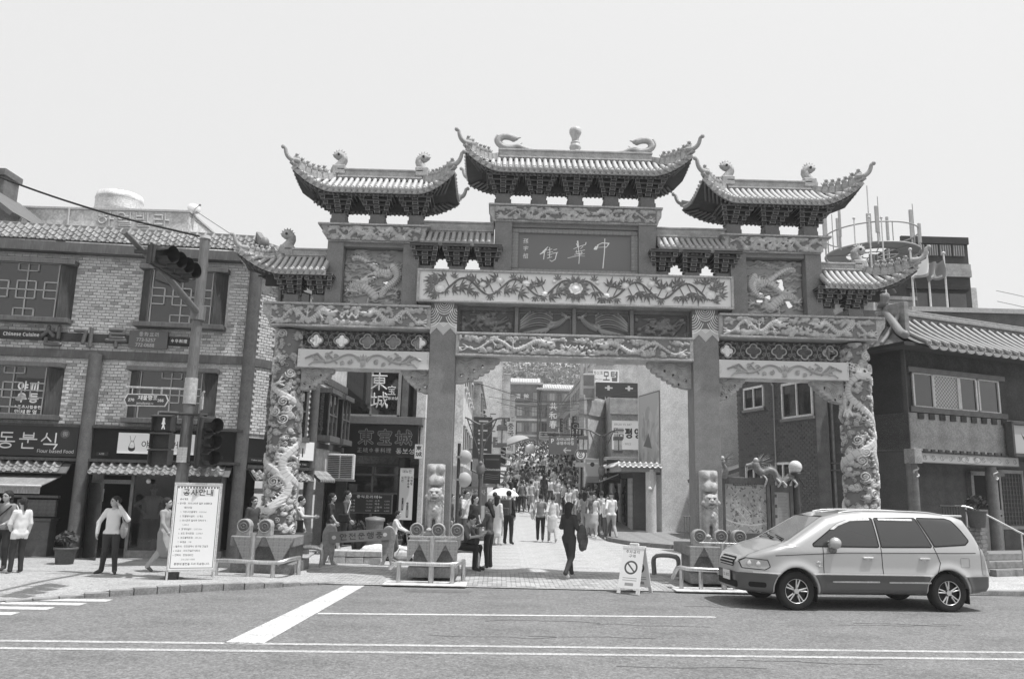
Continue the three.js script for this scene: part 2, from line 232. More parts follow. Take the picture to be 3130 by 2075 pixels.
// fills the region sd(x, y) < 0 with a sheet mapped to space by map(x, y) -> [x, y, z]
function patch(sd,map,x0,x1,y0,y1,c) {
  const nx = Math.ceil((x1 - x0) / c),ny = Math.ceil((y1 - y0) / c),P = [],N = [],U = [],I = [],S = [],cache = new Map();
  for (let j = 0; j <= ny; j++) for (let i = 0; i <= nx; i++) S.push(sd(x0 + i * c,y0 + j * c));
  const vtx = (x,y,key) => { if (cache.has(key)) return cache.get(key); const p = map(x,y),a = map(x + c * 0.3,y),b = map(x,y + c * 0.3),u = V(a[0] - p[0],a[1] - p[1],a[2] - p[2]),w = V(b[0] - p[0],b[1] - p[1],b[2] - p[2]),n = u.cross(w).normalize(); P.push(...p); N.push(n.x,n.y,n.z); U.push(x,y); cache.set(key,P.length / 3 - 1); return P.length / 3 - 1; };
  for (let j = 0; j < ny; j++) for (let i = 0; i < nx; i++) {
    const q = [[i,j],[i + 1,j],[i + 1,j + 1],[i,j + 1]],s = q.map(([a,b]) => S[b * (nx + 1) + a]),poly = [];
    for (let k = 0; k < 4; k++) { const [a,b] = q[k],[d,e] = q[(k + 1) % 4],s0 = s[k],s1 = s[(k + 1) % 4];
      if (s0 < 0) poly.push(vtx(x0 + a * c,y0 + b * c,a + ',' + b));
      if ((s0 < 0) !== (s1 < 0)) { const t = s0 / (s0 - s1),key = a + b < d + e ? [a,b,d,e].join() : [d,e,a,b].join(); poly.push(vtx(x0 + mix(a,d,t) * c,y0 + mix(b,e,t) * c,key)); } }
    for (let k = 1; k + 1 < poly.length; k++) I.push(poly[0],poly[k],poly[k + 1]);
  }
  const g = new THREE.BufferGeometry(); g.setAttribute('position',new THREE.BufferAttribute(new Float32Array(P),3)); g.setAttribute('normal',new THREE.BufferAttribute(new Float32Array(N),3)); g.setAttribute('uv',new THREE.BufferAttribute(new Float32Array(U),2)); g.setIndex(I); return g;
}
const sdBox = (x,y,cx,cy,hx,hy,r = 0) => { const a = Math.abs(x - cx) - hx + r,b = Math.abs(y - cy) - hy + r; return Math.hypot(Math.max(a,0),Math.max(b,0)) + Math.min(Math.max(a,b),0) - r; };
function sdPoly(P,r = 0) { // signed distance to a polygon, negative inside
  return (x,y) => { let d = 1e9,s = 1; for (let i = 0,j = P.length - 1; i < P.length; j = i++) { const [ax,ay] = P[i],[bx,by] = P[j],ex = bx - ax,ey = by - ay,wx = x - ax,wy = y - ay,t = clamp((wx * ex + wy * ey) / (ex * ex + ey * ey)); d = Math.min(d,Math.hypot(wx - ex * t,wy - ey * t)); const c1 = y >= ay,c2 = y < by,c3 = ex * wy > ey * wx; if ((c1 && c2 && c3) || (!c1 && !c2 && !c3)) s = -s; } return s * d - r; };
}
// ---------- ground, road, markings, street ----------
const yS = (z) => { const d = -z - 36; return z > -14 ? 0.03 : 0.0425 * (d + Math.sqrt(d * d + 36)) + 0.02 - 0.04 * sstep(-26,-16,z); };
const xS = (z) => 1.65 + 0.036 * (-z - 18);
const ASPH = grey(0.145,0.88,'asphalt',2.4,{ bump: 0.006 }),PAINT = grey(0.64,0.75,'asphalt',1.6,{ bump: 0.003 }),YPAINT = grey(0.36,0.75,'asphalt',1.6,{ bump: 0.003 }),WALK = grey(0.3,0.85,'asphalt',1.7,{ bump: 0.004 }),STREET = grey(0.34,0.85,'asphalt',1.9,{ bump: 0.004 }),KERB = grey(0.22,0.85,'blotch',0.7,{ bump: 0.004 });
function flat(name,P,y,m,parent = scene) { // horizontal polygon
  const S = new THREE.Shape(P.map(([x,z]) => new THREE.Vector2(x,-z))),g = new THREE.ShapeGeometry(S); g.rotateX(-Math.PI / 2); g.translate(0,y,0); const p = g.attributes.position,u = g.attributes.uv; for (let i = 0; i < p.count; i++) u.setXY(i,p.getX(i),p.getZ(i)); return mesh(name,g,m,parent);
}
const struct = (o) => tag(o,null,null,null,'structure');
struct(flat('ground',[[-400,60],[400,60],[400,-400],[-400,-400]],-0.03,grey(0.2,0.9,'asphalt',3)));
{
  const road = struct(flat('road',[[-60,14],[60,14],[60,-20.4],[14,-18.2],[11.2,-17.4],[5.6,-17.0],[-2.8,-17.0],[-3.9,-16.5],[-4.8,-15.7],[-5.9,-15.0],[-7.1,-14.2],[-7.9,-13.5],[-9,-13.0],[-11,-14],[-16,-30],[-60,-30]],0,ASPH));
  const line = (x0,z0,x1,z1,w,m) => { const dx = x1 - x0,dz = z1 - z0,l = Math.hypot(dx,dz),nx = -dz / l * w / 2,nz = dx / l * w / 2; flat('road_marking',[[x0 + nx,z0 + nz],[x0 - nx,z0 - nz],[x1 - nx,z1 - nz],[x1 + nx,z1 + nz]],0.004,m,road); };
  const sl = -0.0494; line(-30,-10.45 - sl * 23.9,40,-10.45 + sl * 46.1,0.12,YPAINT); line(-30,-10.0 - sl * 23.9,40,-10.0 + sl * 46.1,0.12,YPAINT);
  flat('road_marking',[[-3.42,-10.56],[-2.93,-10.6],[-2.66,-16.72],[-3.06,-16.66]],0.004,PAINT,road); line(-2.79,-13.08,3.6,-13.6,0.11,PAINT);
  for (const [xe,z,t] of [[-6.45,-13.95,0.26],[-6.66,-13.5,0.26],[-6.9,-13.0,0.26],[-7.12,-12.45,0.26],[-7.4,-11.9,0.26]]) line(-12,z + 0.2,xe,z,t,PAINT);
  const R = rng(3); for (let i = 0; i < 9; i++) { const x = -6 + R() * 13,z = -15 + R() * 6,P = []; for (let k = 0; k <= 5; k++) P.push(V(x + k * 0.35,0.002,z + (R() - 0.5) * 0.16)); const c = new THREE.CatmullRomCurve3(P),m = mb(); for (let k = 0; k < 16; k++) { const a = c.getPointAt(k / 16),b = c.getPointAt((k + 1) / 16); m.bx((a.x + b.x) / 2,0.0015,(a.z + b.z) / 2,a.distanceTo(b) + 0.01,0.003,0.012 + R() * 0.01,Math.atan2(-(b.z - a.z),b.x - a.x)); } mesh('asphalt_crack',m.geo(),grey(0.07,0.95),road); }
  flat('manhole_cover',[[-1.75,-15.9],[-0.55,-15.9],[-0.45,-16.3],[-1.85,-16.3]],0.004,grey(0.11,0.8,'blotch',0.4),road);
}
{ // left pavement with its kerb stones
  const E = [[-7.95,-13.55],[-7.1,-14.22],[-6.5,-14.62],[-5.9,-15.05],[-5.35,-15.42],[-4.8,-15.78],[-4.3,-16.2],[-3.85,-16.6],[-3.3,-16.95]],h = [0.02,0.05,0.11,0.13,0.13,0.12,0.09,0.05,0.03];
  const P = [],I = [],W = [[-16,-16.2],[-14,-18.4],[-11,-19.6],[-9,-20],[-7,-21],[-6,-23],[-5.2,-24],[-5,-22],[-4.6,-19]]; E.forEach(([x,z],i) => { P.push(x,h[i],z,mix(x,W[i][0],0.25),mix(h[i],0.12,0.7),mix(z,W[i][1],0.25),W[i][0],i > 6 ? 0.04 : 0.12,W[i][1]); });
  for (let i = 0; i < E.length - 1; i++) for (const o of [0,1]) { const a = i * 3 + o; I.push(a,a + 3,a + 4,a,a + 4,a + 1); }
  const g = new THREE.BufferGeometry(); g.setAttribute('position',new THREE.BufferAttribute(new Float32Array(P),3)); g.setAttribute('uv',new THREE.BufferAttribute(new Float32Array(P.filter((_,i) => i % 3 !== 1)),2)); g.setIndex(I); g.computeVertexNormals(); const n = g.attributes.normal; if (n.getY(0) < 0) { g.setIndex(I.map((_,i) => I[i - i % 3 + [0,2,1][i % 3]])); g.computeVertexNormals(); }
  const pv = struct(mesh('pavement',g,WALK));
  const c = new THREE.CatmullRomCurve3(E.map(([x,z],i) => V(x,h[i],z))),n2_ = 15; for (let i = 0; i < n2_; i++) { const a = c.getPointAt(i / n2_),b = c.getPointAt((i + 1) / n2_),L = a.distanceTo(b) - 0.012,y = (a.y + b.y) / 2; mesh('kerb_stone',mb().bx((a.x + b.x) / 2,y / 2 - 0.05 + 0.004,(a.z + b.z) / 2,L,y + 0.1,0.17,Math.atan2(-(b.z - a.z),b.x - a.x),0,0,0.012).geo(),KERB,pv); }
  // wide pavement of the corner at far left
  flat('pavement_corner',[[-16,-16.1],[-9,-12.95],[-7.98,-13.5],[-7.9,-14.2],[-10,-19]],0.021,WALK,pv);
}
{ // gate square and the rising street as one sheet, stone setts at its mouth
  const P = [],I = [],Z = []; for (let z = -16.75; z > -27; z -= 0.8) Z.push(z); for (let z = -27; z > -160; z -= 2.2) Z.push(z); const X = (z) => [-5.6 + 2 * sstep(-22,-30,z),z > -27 ? 13 : 12]; Z.forEach((z,i) => { const [a,b] = X(z); for (let k = 0; k <= 10; k++) { const x = mix(a + (z < -27 ? xS(z) - xS(-27) : 0),b,k / 10); P.push(x,yS(z),z - (i === 0 ? 0.3 * Math.max(0,(x - 5) / 8) * 3 : 0)); } }); for (let i = 0; i + 1 < Z.length; i++) for (let k = 0; k < 10; k++) { const a = i * 11 + k; I.push(a,a + 1,a + 12,a,a + 12,a + 11); }
  const g = new THREE.BufferGeometry(); g.setAttribute('position',new THREE.BufferAttribute(new Float32Array(P),3)); g.setAttribute('uv',new THREE.BufferAttribute(new Float32Array(P.filter((_,i) => i % 3 !== 1)),2)); g.setIndex(I); g.computeVertexNormals(); const st = struct(mesh('street',g,STREET));
  const S = new RoundedBoxGeometry(0.19,0.05,0.092,1,0.008),R = rng(41),spots = []; for (let r = 0; r < 27; r++) for (let c = 0; c < 56; c++) { const x = -4.7 + c * 0.2 + (r % 2) * 0.1,z = -16.9 - r * 0.102; if (x > 6.2) continue; spots.push([x,z]); }
  spots.sort((a,b) => Math.hypot(a[0] - 1,(a[1] + 16.8) * 3) - Math.hypot(b[0] - 1,(b[1] + 16.8) * 3)); const ms = [0.22,0.27,0.31,0.34,0.37].map((a) => grey(a,0.85,'blotch',0.5));
  spots.slice(0,300).forEach(([x,z]) => { const q = mesh('paving_sett',S,ms[Math.floor(R() * 5)],st); q.position.set(x,yS(z) - 0.014 + R() * 0.004,z); q.rotation.set((R() - 0.5) * 0.02,(R() - 0.5) * 0.03,0); });
  const im = new THREE.InstancedMesh(S,grey(0.37,0.85,'blotch',0.5),spots.length - 300); im.name = 'paving_setts'; im.userData.kind = 'stuff'; const m = new THREE.Matrix4(),k = new THREE.Color(); spots.slice(300).forEach(([x,z],i) => { m.compose(V(x,yS(z) - 0.014 + R() * 0.004,z),new THREE.Quaternion().setFromEuler(new THREE.Euler(0,(R() - 0.5) * 0.03,0)),V(1,1,1)); im.setMatrixAt(i,m); const a = 0.6 + R() * 0.4; im.setColorAt(i,k.setRGB(a,a,a)); }); im.castShadow = im.receiveShadow = true; st.add(im);
}
{ // right-hand pavement: the raised corner by the white shop, and the walk behind the car
  const E = [[12.5,-26.2],[5.9,-27.65],[4.75,-28.8],[4.2,-30.4],[4.15,-32.5],[4.35,-36],[5.05,-41]]; for (let z = -46; z > -140; z -= 10) E.push([xS(z) + 2.4,z]);
  const P = [],I = []; E.forEach(([x,z]) => { P.push(x,yS(z) + 0.13,z,x + (z < -27 ? 12 : 0.01),yS(z) + 0.14,z - (z > -27 ? 9 : 0)); }); for (let i = 0; i + 1 < E.length; i++) { const a = i * 2; I.push(a,a + 1,a + 3,a,a + 3,a + 2); } const g = new THREE.BufferGeometry(); g.setAttribute('position',new THREE.BufferAttribute(new Float32Array(P),3)); g.setAttribute('uv',new THREE.BufferAttribute(new Float32Array(P.filter((_,i) => i % 3 !== 1)),2)); g.setIndex(I); g.computeVertexNormals(); const pv = struct(mesh('pavement',g,grey(0.2,0.85,'blotch',0.9,{ bump: 0.004 })));
  for (let i = 0; i < 9; i++) { const a = E[i],b = E[i + 1],n = Math.ceil(Math.hypot(b[0] - a[0],b[1] - a[1]) / 1.4); for (let k = 0; k < n; k++) { const x0 = mix(a[0],b[0],k / n),z0 = mix(a[1],b[1],k / n),x1 = mix(a[0],b[0],(k + 1) / n),z1 = mix(a[1],b[1],(k + 1) / n),z = (z0 + z1) / 2; mesh('kerb_stone',mb().bx((x0 + x1) / 2,yS(z) + 0.06,z,Math.hypot(x1 - x0,z1 - z0) - 0.015,0.17,0.16,Math.atan2(-(z1 - z0),x1 - x0),0,0,0.012).geo(),grey(0.16,0.85,'blotch',0.6),pv); } }
  struct(flat('pavement',[[5.8,-17.15],[11.2,-17.55],[14,-18.35],[60,-20.6],[60,-40],[8,-26],[5.8,-26]],0.1,grey(0.36,0.85,'asphalt',1.7,{ bump: 0.004 })));
  const m = mb(); for (const [a,b] of [[[5.8,-17.1],[11.2,-17.5]],[[11.2,-17.5],[14,-18.3]],[[14,-18.3],[30,-19.1]]]) { const L = Math.hypot(b[0] - a[0],b[1] - a[1]); m.bx((a[0] + b[0]) / 2,0.05,(a[1] + b[1]) / 2,L,0.11,0.16,Math.atan2(-(b[1] - a[1]),b[0] - a[0]),0,0,0.012); } struct(m.build('kerb',grey(0.25,0.85,'blotch',0.7)));
}
// ---------- carved reliefs: height and paint drawn together, the height becomes geometry ----------
class Carver {
  constructor(w,h,ground,px = 110) { this.s = px; this.W = Math.round(w * px); this.h = h; this.Hp = Math.round(h * px); [this.hc,this.H] = canvas(this.W,this.Hp,0); [this.cc,this.C] = canvas(this.W,this.Hp,ground); [this.oc,this.O] = canvas(this.W,this.Hp,0); this.H.globalCompositeOperation = 'lighten'; this.r = rng(this.W * 7 + this.Hp); }
  path(x,P) { x.beginPath(); P.forEach(([a,b],i) => { const X = a * this.s,Y = this.Hp - b * this.s; i ? x.lineTo(X,Y) : x.moveTo(X,Y); }); }
  stroke(P,w,h,col,close) { for (let k = 0; k < 4; k++) { this.path(this.H,P); this.H.lineWidth = w * this.s * Math.sqrt(1 - (k / 4) ** 2); this.H.strokeStyle = g8(255 * h * (k + 2) / 5); this.H.stroke(); } if (col != null) { this.path(this.C,P); this.C.lineWidth = w * this.s; this.C.strokeStyle = g8(col); this.C.stroke(); } }
  fill(P,h,col) { this.path(this.H,P); this.H.fillStyle = g8(255 * h); this.H.fill(); if (col != null) { this.path(this.C,P); this.C.fillStyle = g8(col); this.C.fill(); } }
  disc(x,y,r,h,col) { for (let k = 0; k < 4; k++) { this.H.fillStyle = g8(255 * h * (k + 2) / 5); this.H.beginPath(); this.H.arc(x * this.s,this.Hp - y * this.s,r * this.s * Math.sqrt(1 - (k / 4) ** 2),0,7); this.H.fill(); } if (col != null) { this.C.fillStyle = g8(col); this.C.beginPath(); this.C.arc(x * this.s,this.Hp - y * this.s,r * this.s,0,7); this.C.fill(); } }
  hole(P) { this.path(this.O,P); this.O.fillStyle = '#fff'; this.O.fill(); }
  spiral(x,y,r,turns = 1.5,a0 = 0,w = r * 0.3,h = 0.9,col = 200) { const P = []; for (let i = 0; i <= 22; i++) { const t = i / 22,a = a0 + t * turns * 6.28; P.push([x + Math.cos(a) * r * (1 - t * 0.85),y + Math.sin(a) * r * (1 - t * 0.85)]); } this.stroke(P,w,h,col); }
  plate(x,y,r,h,col) { for (const [x2,k,f] of [[this.H,1,g8(255 * h)],[this.C,1,g8(col)]]) { x2.fillStyle = f; x2.beginPath(); x2.arc(x * this.s,this.Hp - y * this.s,r * this.s,0,7); x2.fill(); } }
  cloud(x,y,r,col = 190) { const n = 3 + Math.floor(this.r() * 2); for (let i = 0; i < n; i++) { const a = this.r() * 6.28,X = x + Math.cos(a) * r * 0.8 * (i ? 1 : 0),Y = y + Math.sin(a) * r * 0.45 * (i ? 1 : 0),q = r * (0.55 + this.r() * 0.35); this.plate(X,Y,q,0.34 + 0.1 * this.r(),col - 12); this.spiral(X,Y,q * 0.84,1.7,this.r() * 6,q * 0.24,0.72,col + 28); } this.stroke([[x - r * 1.7,y - r * 0.4],[x - r * 0.5,y - r * 0.55],[x + r * 1.6,y - r * 0.3]],r * 0.25,0.5,col); }
  body(f,w0,w1,col,n = 90,h = 0.85) { for (let i = 0; i <= n; i++) { const t = i / n,[x,y] = f(t); this.disc(x,y,mix(w0,w1,t),h * mix(1,0.7,t),col); } for (let i = 2; i < n; i += 3) { const t = i / n,[x,y] = f(t),[x2,y2] = f(t + 0.01),l = Math.hypot(x2 - x,y2 - y) || 1,nx = -(y2 - y) / l,ny = (x2 - x) / l,w = mix(w0,w1,t); this.path(this.C,[[x - nx * w * 0.8,y - ny * w * 0.8],[x + nx * w * 0.8,y + ny * w * 0.8]]); this.C.lineWidth = 1.1; this.C.strokeStyle = g8(col - 55); this.C.stroke(); this.stroke([[x + nx * w,y + ny * w],[x + nx * w * 1.35,y + ny * w * 1.35]],w * 0.35,h * 0.8,col + 15); } }
  head(x,y,s,d,col) { this.disc(x,y,s * 0.9,1,col); this.disc(x + d * s * 0.9,y - s * 0.1,s * 0.6,0.95,col); this.stroke([[x + d * s * 0.5,y + s * 0.2],[x + d * s * 1.9,y + s * 0.15]],s * 0.4,1,col + 15); this.stroke([[x + d * s * 0.4,y - s * 0.5],[x + d * s * 1.5,y - s * 0.7]],s * 0.3,0.9,col); for (const k of [0.5,1,1.5]) this.stroke([[x - d * s * 0.2,y + s * 0.3 * k],[x - d * s * 1.3,y + s * k],[x - d * s * 2,y + s * (k + 0.25)]],s * 0.22,0.9,col + 25); this.stroke([[x + d * s * 1.5,y],[x + d * s * 2.2,y + s * 0.5],[x + d * s * 2.7,y + s * 0.2]],s * 0.14,0.8,col + 25); this.disc(x + d * s * 0.35,y + s * 0.35,s * 0.22,1,60); }
  claw(x,y,s,a,col) { const c = Math.cos(a),q = Math.sin(a); this.stroke([[x,y],[x + c * s,y + q * s]],s * 0.35,0.85,col); for (const k of [-0.7,0,0.7]) this.stroke([[x + c * s,y + q * s],[x + c * s + Math.cos(a + k) * s * 0.7,y + q * s + Math.sin(a + k) * s * 0.7]],s * 0.18,0.8,col + 30); }
  dragon(x0,x1,cy,amp,waves,w,col = 205) { const d = Math.sign(x1 - x0),f = (t) => [mix(x1,x0,t),cy + Math.sin(t * waves * 6.28 + 0.6) * amp * (0.75 + 0.25 * t)]; this.body(f,w,w * 0.35,col); const [hx,hy] = f(0); this.head(hx,hy,w * 1.5,d,col); for (const t of [0.2,0.42,0.7]) { const [x,y] = f(t); this.claw(x,y,w * 2,-1.57 + d * 0.7 + (t === 0.42 ? 2.4 : 0),col - 10); } const [tx,ty] = f(1); for (const k of [-0.5,0,0.5]) this.stroke([[tx,ty],[tx - d * w * 2.6 * Math.cos(k),ty + w * 2.6 * Math.sin(k)]],w * 0.5,0.6,col + 10); }
  flower(x,y,r,col = 205) { for (let q = 0; q < 2; q++) for (let i = 0; i < 8; i++) { const a = i * 0.785 + q * 0.4,k = r * (0.75 - q * 0.35); this.disc(x + Math.cos(a) * k,y + Math.sin(a) * k * 0.8,r * (0.36 - q * 0.08),0.5 + q * 0.2,col + q * 20); } this.disc(x,y,r * 0.22,1,col + 35); }
  leaf(x,y,s,a,col = 92) { for (const k of [-1.1,-0.55,0,0.55,1.1]) { const L = s * (1 - Math.abs(k) * 0.3),b = a + k,P = [[x,y],[x + Math.cos(b + 0.25) * L * 0.5,y + Math.sin(b + 0.25) * L * 0.5],[x + Math.cos(b) * L,y + Math.sin(b) * L],[x + Math.cos(b - 0.25) * L * 0.5,y + Math.sin(b - 0.25) * L * 0.5]]; this.fill(P,0.55,col); this.stroke([P[0],P[2]],s * 0.05,0.8,col + 30); } }
  // turns the drawing into a mesh: plane (default) or wrapped round a column of radius R
  finish(w,h,amp,{ res = 0.018,R = 0,taper = 0,name,parent,pos,rough = 0.75,back = 0,turn = 0 }) {
    const D = this.H.getImageData(0,0,this.W,this.Hp).data,O = this.O.getImageData(0,0,this.W,this.Hp).data,nx = Math.ceil(w / res),ny = Math.ceil(h / res),at = (A,u,v) => A[(Math.min(this.Hp - 1,Math.floor((1 - v) * this.Hp)) * this.W + Math.min(this.W - 1,Math.floor(u * this.W))) * 4] / 255;
    const sm = (u,v) => { const e = 0.6 / this.s; return (at(D,clamp(u - e / w,0,0.999),clamp(v,0.001,1)) + at(D,clamp(u + e / w,0,0.999),clamp(v,0.001,1)) + at(D,clamp(u,0,0.999),clamp(v - e / h,0.001,1)) + at(D,clamp(u,0,0.999),clamp(v + e / h,0.001,1))) / 4; };
    const P = [],U = [],I = [];
    for (let j = 0; j <= ny; j++) for (let i = 0; i <= nx; i++) { const u = i / nx,v = j / ny; let q = sm(u,v); if (R && u > 0.97) q = mix(q,sm(0,v),(u - 0.97) / 0.03); U.push(u,v); if (R) { const a = (u - 0.5) * 6.2832,rr = R + taper * (1 - v) + q * amp; P.push(Math.sin(a) * rr,v * h,Math.cos(a) * rr); } else P.push((u - 0.5) * w,(v - 0.5) * h,q * amp); }
    for (let j = 0; j < ny; j++) for (let i = 0; i < nx; i++) { if (at(O,(i + 0.5) / nx,(j + 0.5) / ny) > 0.5) continue; const a = j * (nx + 1) + i; I.push(a,a + 1,a + nx + 2,a,a + nx + 2,a + nx + 1); }
    const n0 = P.length / 3;
    if (back) { for (let k = 0; k < n0; k++) { P.push(P[k * 3],P[k * 3 + 1],-back); U.push(U[k * 2],U[k * 2 + 1]); } const m = I.length; for (let k = 0; k < m; k += 3) I.push(I[k] + n0,I[k + 2] + n0,I[k + 1] + n0);
      const key = new Set(); for (let k = 0; k < m; k += 3) for (let e = 0; e < 3; e++) key.add(I[k + e] + ',' + I[k + (e + 1) % 3]); for (const s of key) { const [a,b] = s.split(',').map(Number); if (!key.has(b + ',' + a)) I.push(a,a + n0,b + n0,a,b + n0,b); } }
    const g = new THREE.BufferGeometry(); g.setAttribute('position',new THREE.BufferAttribute(new Float32Array(P),3)); g.setAttribute('uv',new THREE.BufferAttribute(new Float32Array(U),2)); g.setIndex(I); g.computeVertexNormals();
    const o = mesh(name,g,canvasMat(this.cc,rough),parent); o.position.set(...pos); o.rotation.y = turn; return o;
  }
}

// ---------- the gate ----------
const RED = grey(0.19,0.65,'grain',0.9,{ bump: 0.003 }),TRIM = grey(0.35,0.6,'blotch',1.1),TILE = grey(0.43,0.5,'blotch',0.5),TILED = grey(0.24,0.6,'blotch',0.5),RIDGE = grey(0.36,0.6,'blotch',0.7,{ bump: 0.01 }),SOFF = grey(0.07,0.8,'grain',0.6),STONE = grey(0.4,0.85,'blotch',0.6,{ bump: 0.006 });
const BLOCKM = (() => { const [c,x] = canvas(64,64,70); x.strokeStyle = g8(150); x.lineWidth = 9; x.strokeRect(3,3,58,58); return canvasMat(c,0.75); })();
const BARM = (() => { const [c,x] = canvas(128,32,52); x.strokeStyle = g8(118); x.lineWidth = 4; x.strokeRect(1,1,126,30); return canvasMat(c,0.8); })();
const CAPM = (() => { const [c,x] = canvas(64,64,178); x.strokeStyle = g8(95); x.lineWidth = 5; x.beginPath(); x.arc(32,32,24,0,7); x.stroke(); x.lineWidth = 6; for (let i = 0; i < 5; i++) { x.beginPath(); x.arc(32 + 11 * Math.cos(i * 1.257),32 + 11 * Math.sin(i * 1.257),5,0,7); x.stroke(); } return canvasMat(c,0.5); })();
const gate = thing('archway_gate','huge carved ceremonial gateway with five upturned tiled roofs spanning the street entrance','gate',[1.65,0,-18.3]);
{
  const R = rng(5),G = gate;
  const CAPG = new THREE.CylinderGeometry(0.056,0.056,0.03,14).rotateX(Math.PI / 2),BL = new THREE.BoxGeometry(0.13,0.12,0.1),beastG = (() => { const m = mb(); m.sph([0,0.06,0],0.044,6,0.8,1.4,1.1).sph([0,0.135,0.025],0.032,6).cyl([0,0.1,0.03],[0,0.1,0.07],0.014,0.01,6).cyl([0,0.12,0],[0,0.17,-0.02],0.012,0.003,5).cyl([0,0.03,-0.04],[0,0.1,-0.075],0.012,0.008,5).box(-0.025,0,-0.05,0.025,0.025,0.05); return m.geo(); })();
  // main columns with painted scale caps
  for (const s of [-1,1]) {
    mesh('column',mb().box(s * 3.03 - 0.3,0.1,-0.3,s * 3.03 + 0.3,6.17,0.3,0.012).geo(),RED,G);
    const c = new Carver(0.62,0.78,105),fan = (cx,cy,r0,r1,d,s) => { for (let r = r0; r < r1; r += d) { const P = []; for (let i = 0; i <= 16; i++) { const a = Math.PI + i * Math.PI / 16; P.push([cx + Math.cos(a) * r,cy + Math.sin(a) * r * s]); } c.stroke(P,0.017,0.9,240); } };
    c.fill([[0,0],[0,0.3],[0.31,0.34],[0.62,0.3],[0.62,0]],0.1,205); for (let k = 0; k < 9; k++) { const y = 0.36 - k * 0.045; c.stroke([[0.05,y + 0.06],[0.31,y - 0.16],[0.57,y + 0.06]],0.012,0.8,150); }
    for (const x of [0,0.62]) fan(x,0.66,0.04,0.3,0.042,1.5); c.fill([[0.12,0.78],[0.2,0.5],[0.31,0.44],[0.42,0.5],[0.5,0.78]],0.05,110); fan(0.31,0.8,0.05,0.26,0.042,1.25);
    // jagged lower edge
    const P = [[0,0]]; for (let i = 0; i <= 24; i++) { const x = i / 24 * 0.62,k = Math.abs(x - 0.31) / 0.31; P.push([x,k < 0.5 ? 0.03 + k * 0.34 : 0.2 - (k - 0.5) * 0.3]); } P.push([0.62,0]); c.hole(P);
    c.finish(0.62,0.78,0.012,{ name: 'scale_capital',parent: G,pos: [s * 3.03,5.775,0.305],back: 0.004 });
  }
  const beam = (name,x0,x1,y0,y1,d,m = TRIM) => mesh(name,mb().box(x0,y0,-d,x1,y1,d,0.012).geo(),m,G);
  // peony beam across the middle
  {
    beam('beam',-3.65,3.65,6.17,6.95,0.42); for (const y of [6.9,6.17]) mesh('beam_moulding',mb().box(-3.67,y,0.42,3.67,y + 0.05,0.475,0.01).geo(),TRIM,G); for (const s of [-1,1]) mesh('beam_moulding',mb().box(s * 3.67 - (s > 0 ? 0.06 : 0),6.222,0.42,s * 3.67 + (s < 0 ? 0.06 : 0),6.898,0.472,0.01).geo(),TRIM,G);
    const w = 7.22,h = 0.68,c = new Carver(w,h,222);
    const f = (x) => 0.34 + 0.19 * Math.cos((Math.abs(x - w / 2) - 0.22) * 5.3);
    for (const s of [-1,1]) { const P = []; for (let i = 0; i <= 60; i++) { const x = w / 2 + s * (0.1 + i / 60 * 3.05); P.push([x,f(x)]); } c.stroke(P,0.045,0.75,100);
      for (let i = 0; i < 17; i++) { const x = w / 2 + s * (0.34 + i * 0.172),y = f(x),up = y < 0.34 ? 1 : -1,ly = clamp(y + up * 0.2,0.1,0.58),a = up * (1.1 + R() * 0.6); c.stroke([[x,y],[x + s * 0.05,(y + ly) / 2],[x + s * 0.1,ly]],0.024,0.6,104); c.leaf(x + s * 0.1,clamp(ly,0.16,0.52),0.22 + R() * 0.06,a + (s < 0 ? 1 : 0),88); if (i % 3 !== 1) c.leaf(x + s * 0.08,clamp(y - up * 0.06,0.14,0.54),0.17,-a,100); }
      for (const [dx,y,r] of [[1.15,0.44,0.085],[1.75,0.5,0.09],[2.15,0.38,0.075],[0.72,0.2,0.07],[0.5,0.5,0.05]]) c.flower(w / 2 + s * dx,y,r);
      for (let k = 0; k < 7; k++) { const x = w / 2 + s * (3.12 + R() * 0.3),y = 0.1 + k * 0.08; c.leaf(x,y,0.22,(s > 0 ? 0.3 : 2.8) + R() * 1.2,100); } c.flower(w / 2 + s * 3.12,0.27,0.12); }
    for (let i = 0; i < 14; i++) { const a = i * 0.45; c.leaf(w / 2 + Math.cos(a) * 0.12,0.34 + Math.sin(a) * 0.1,0.24,a,96); } c.flower(w / 2,0.34,0.15,215);
    c.finish(w,h,0.075,{ name: 'peony_carving',parent: G,pos: [0,6.56,0.425] });
  }
  // strip of four recessed animal panels and the dragon beam below it
  beam('panel_backing',-2.73,2.73,5.49,6.17,0.05,RED);
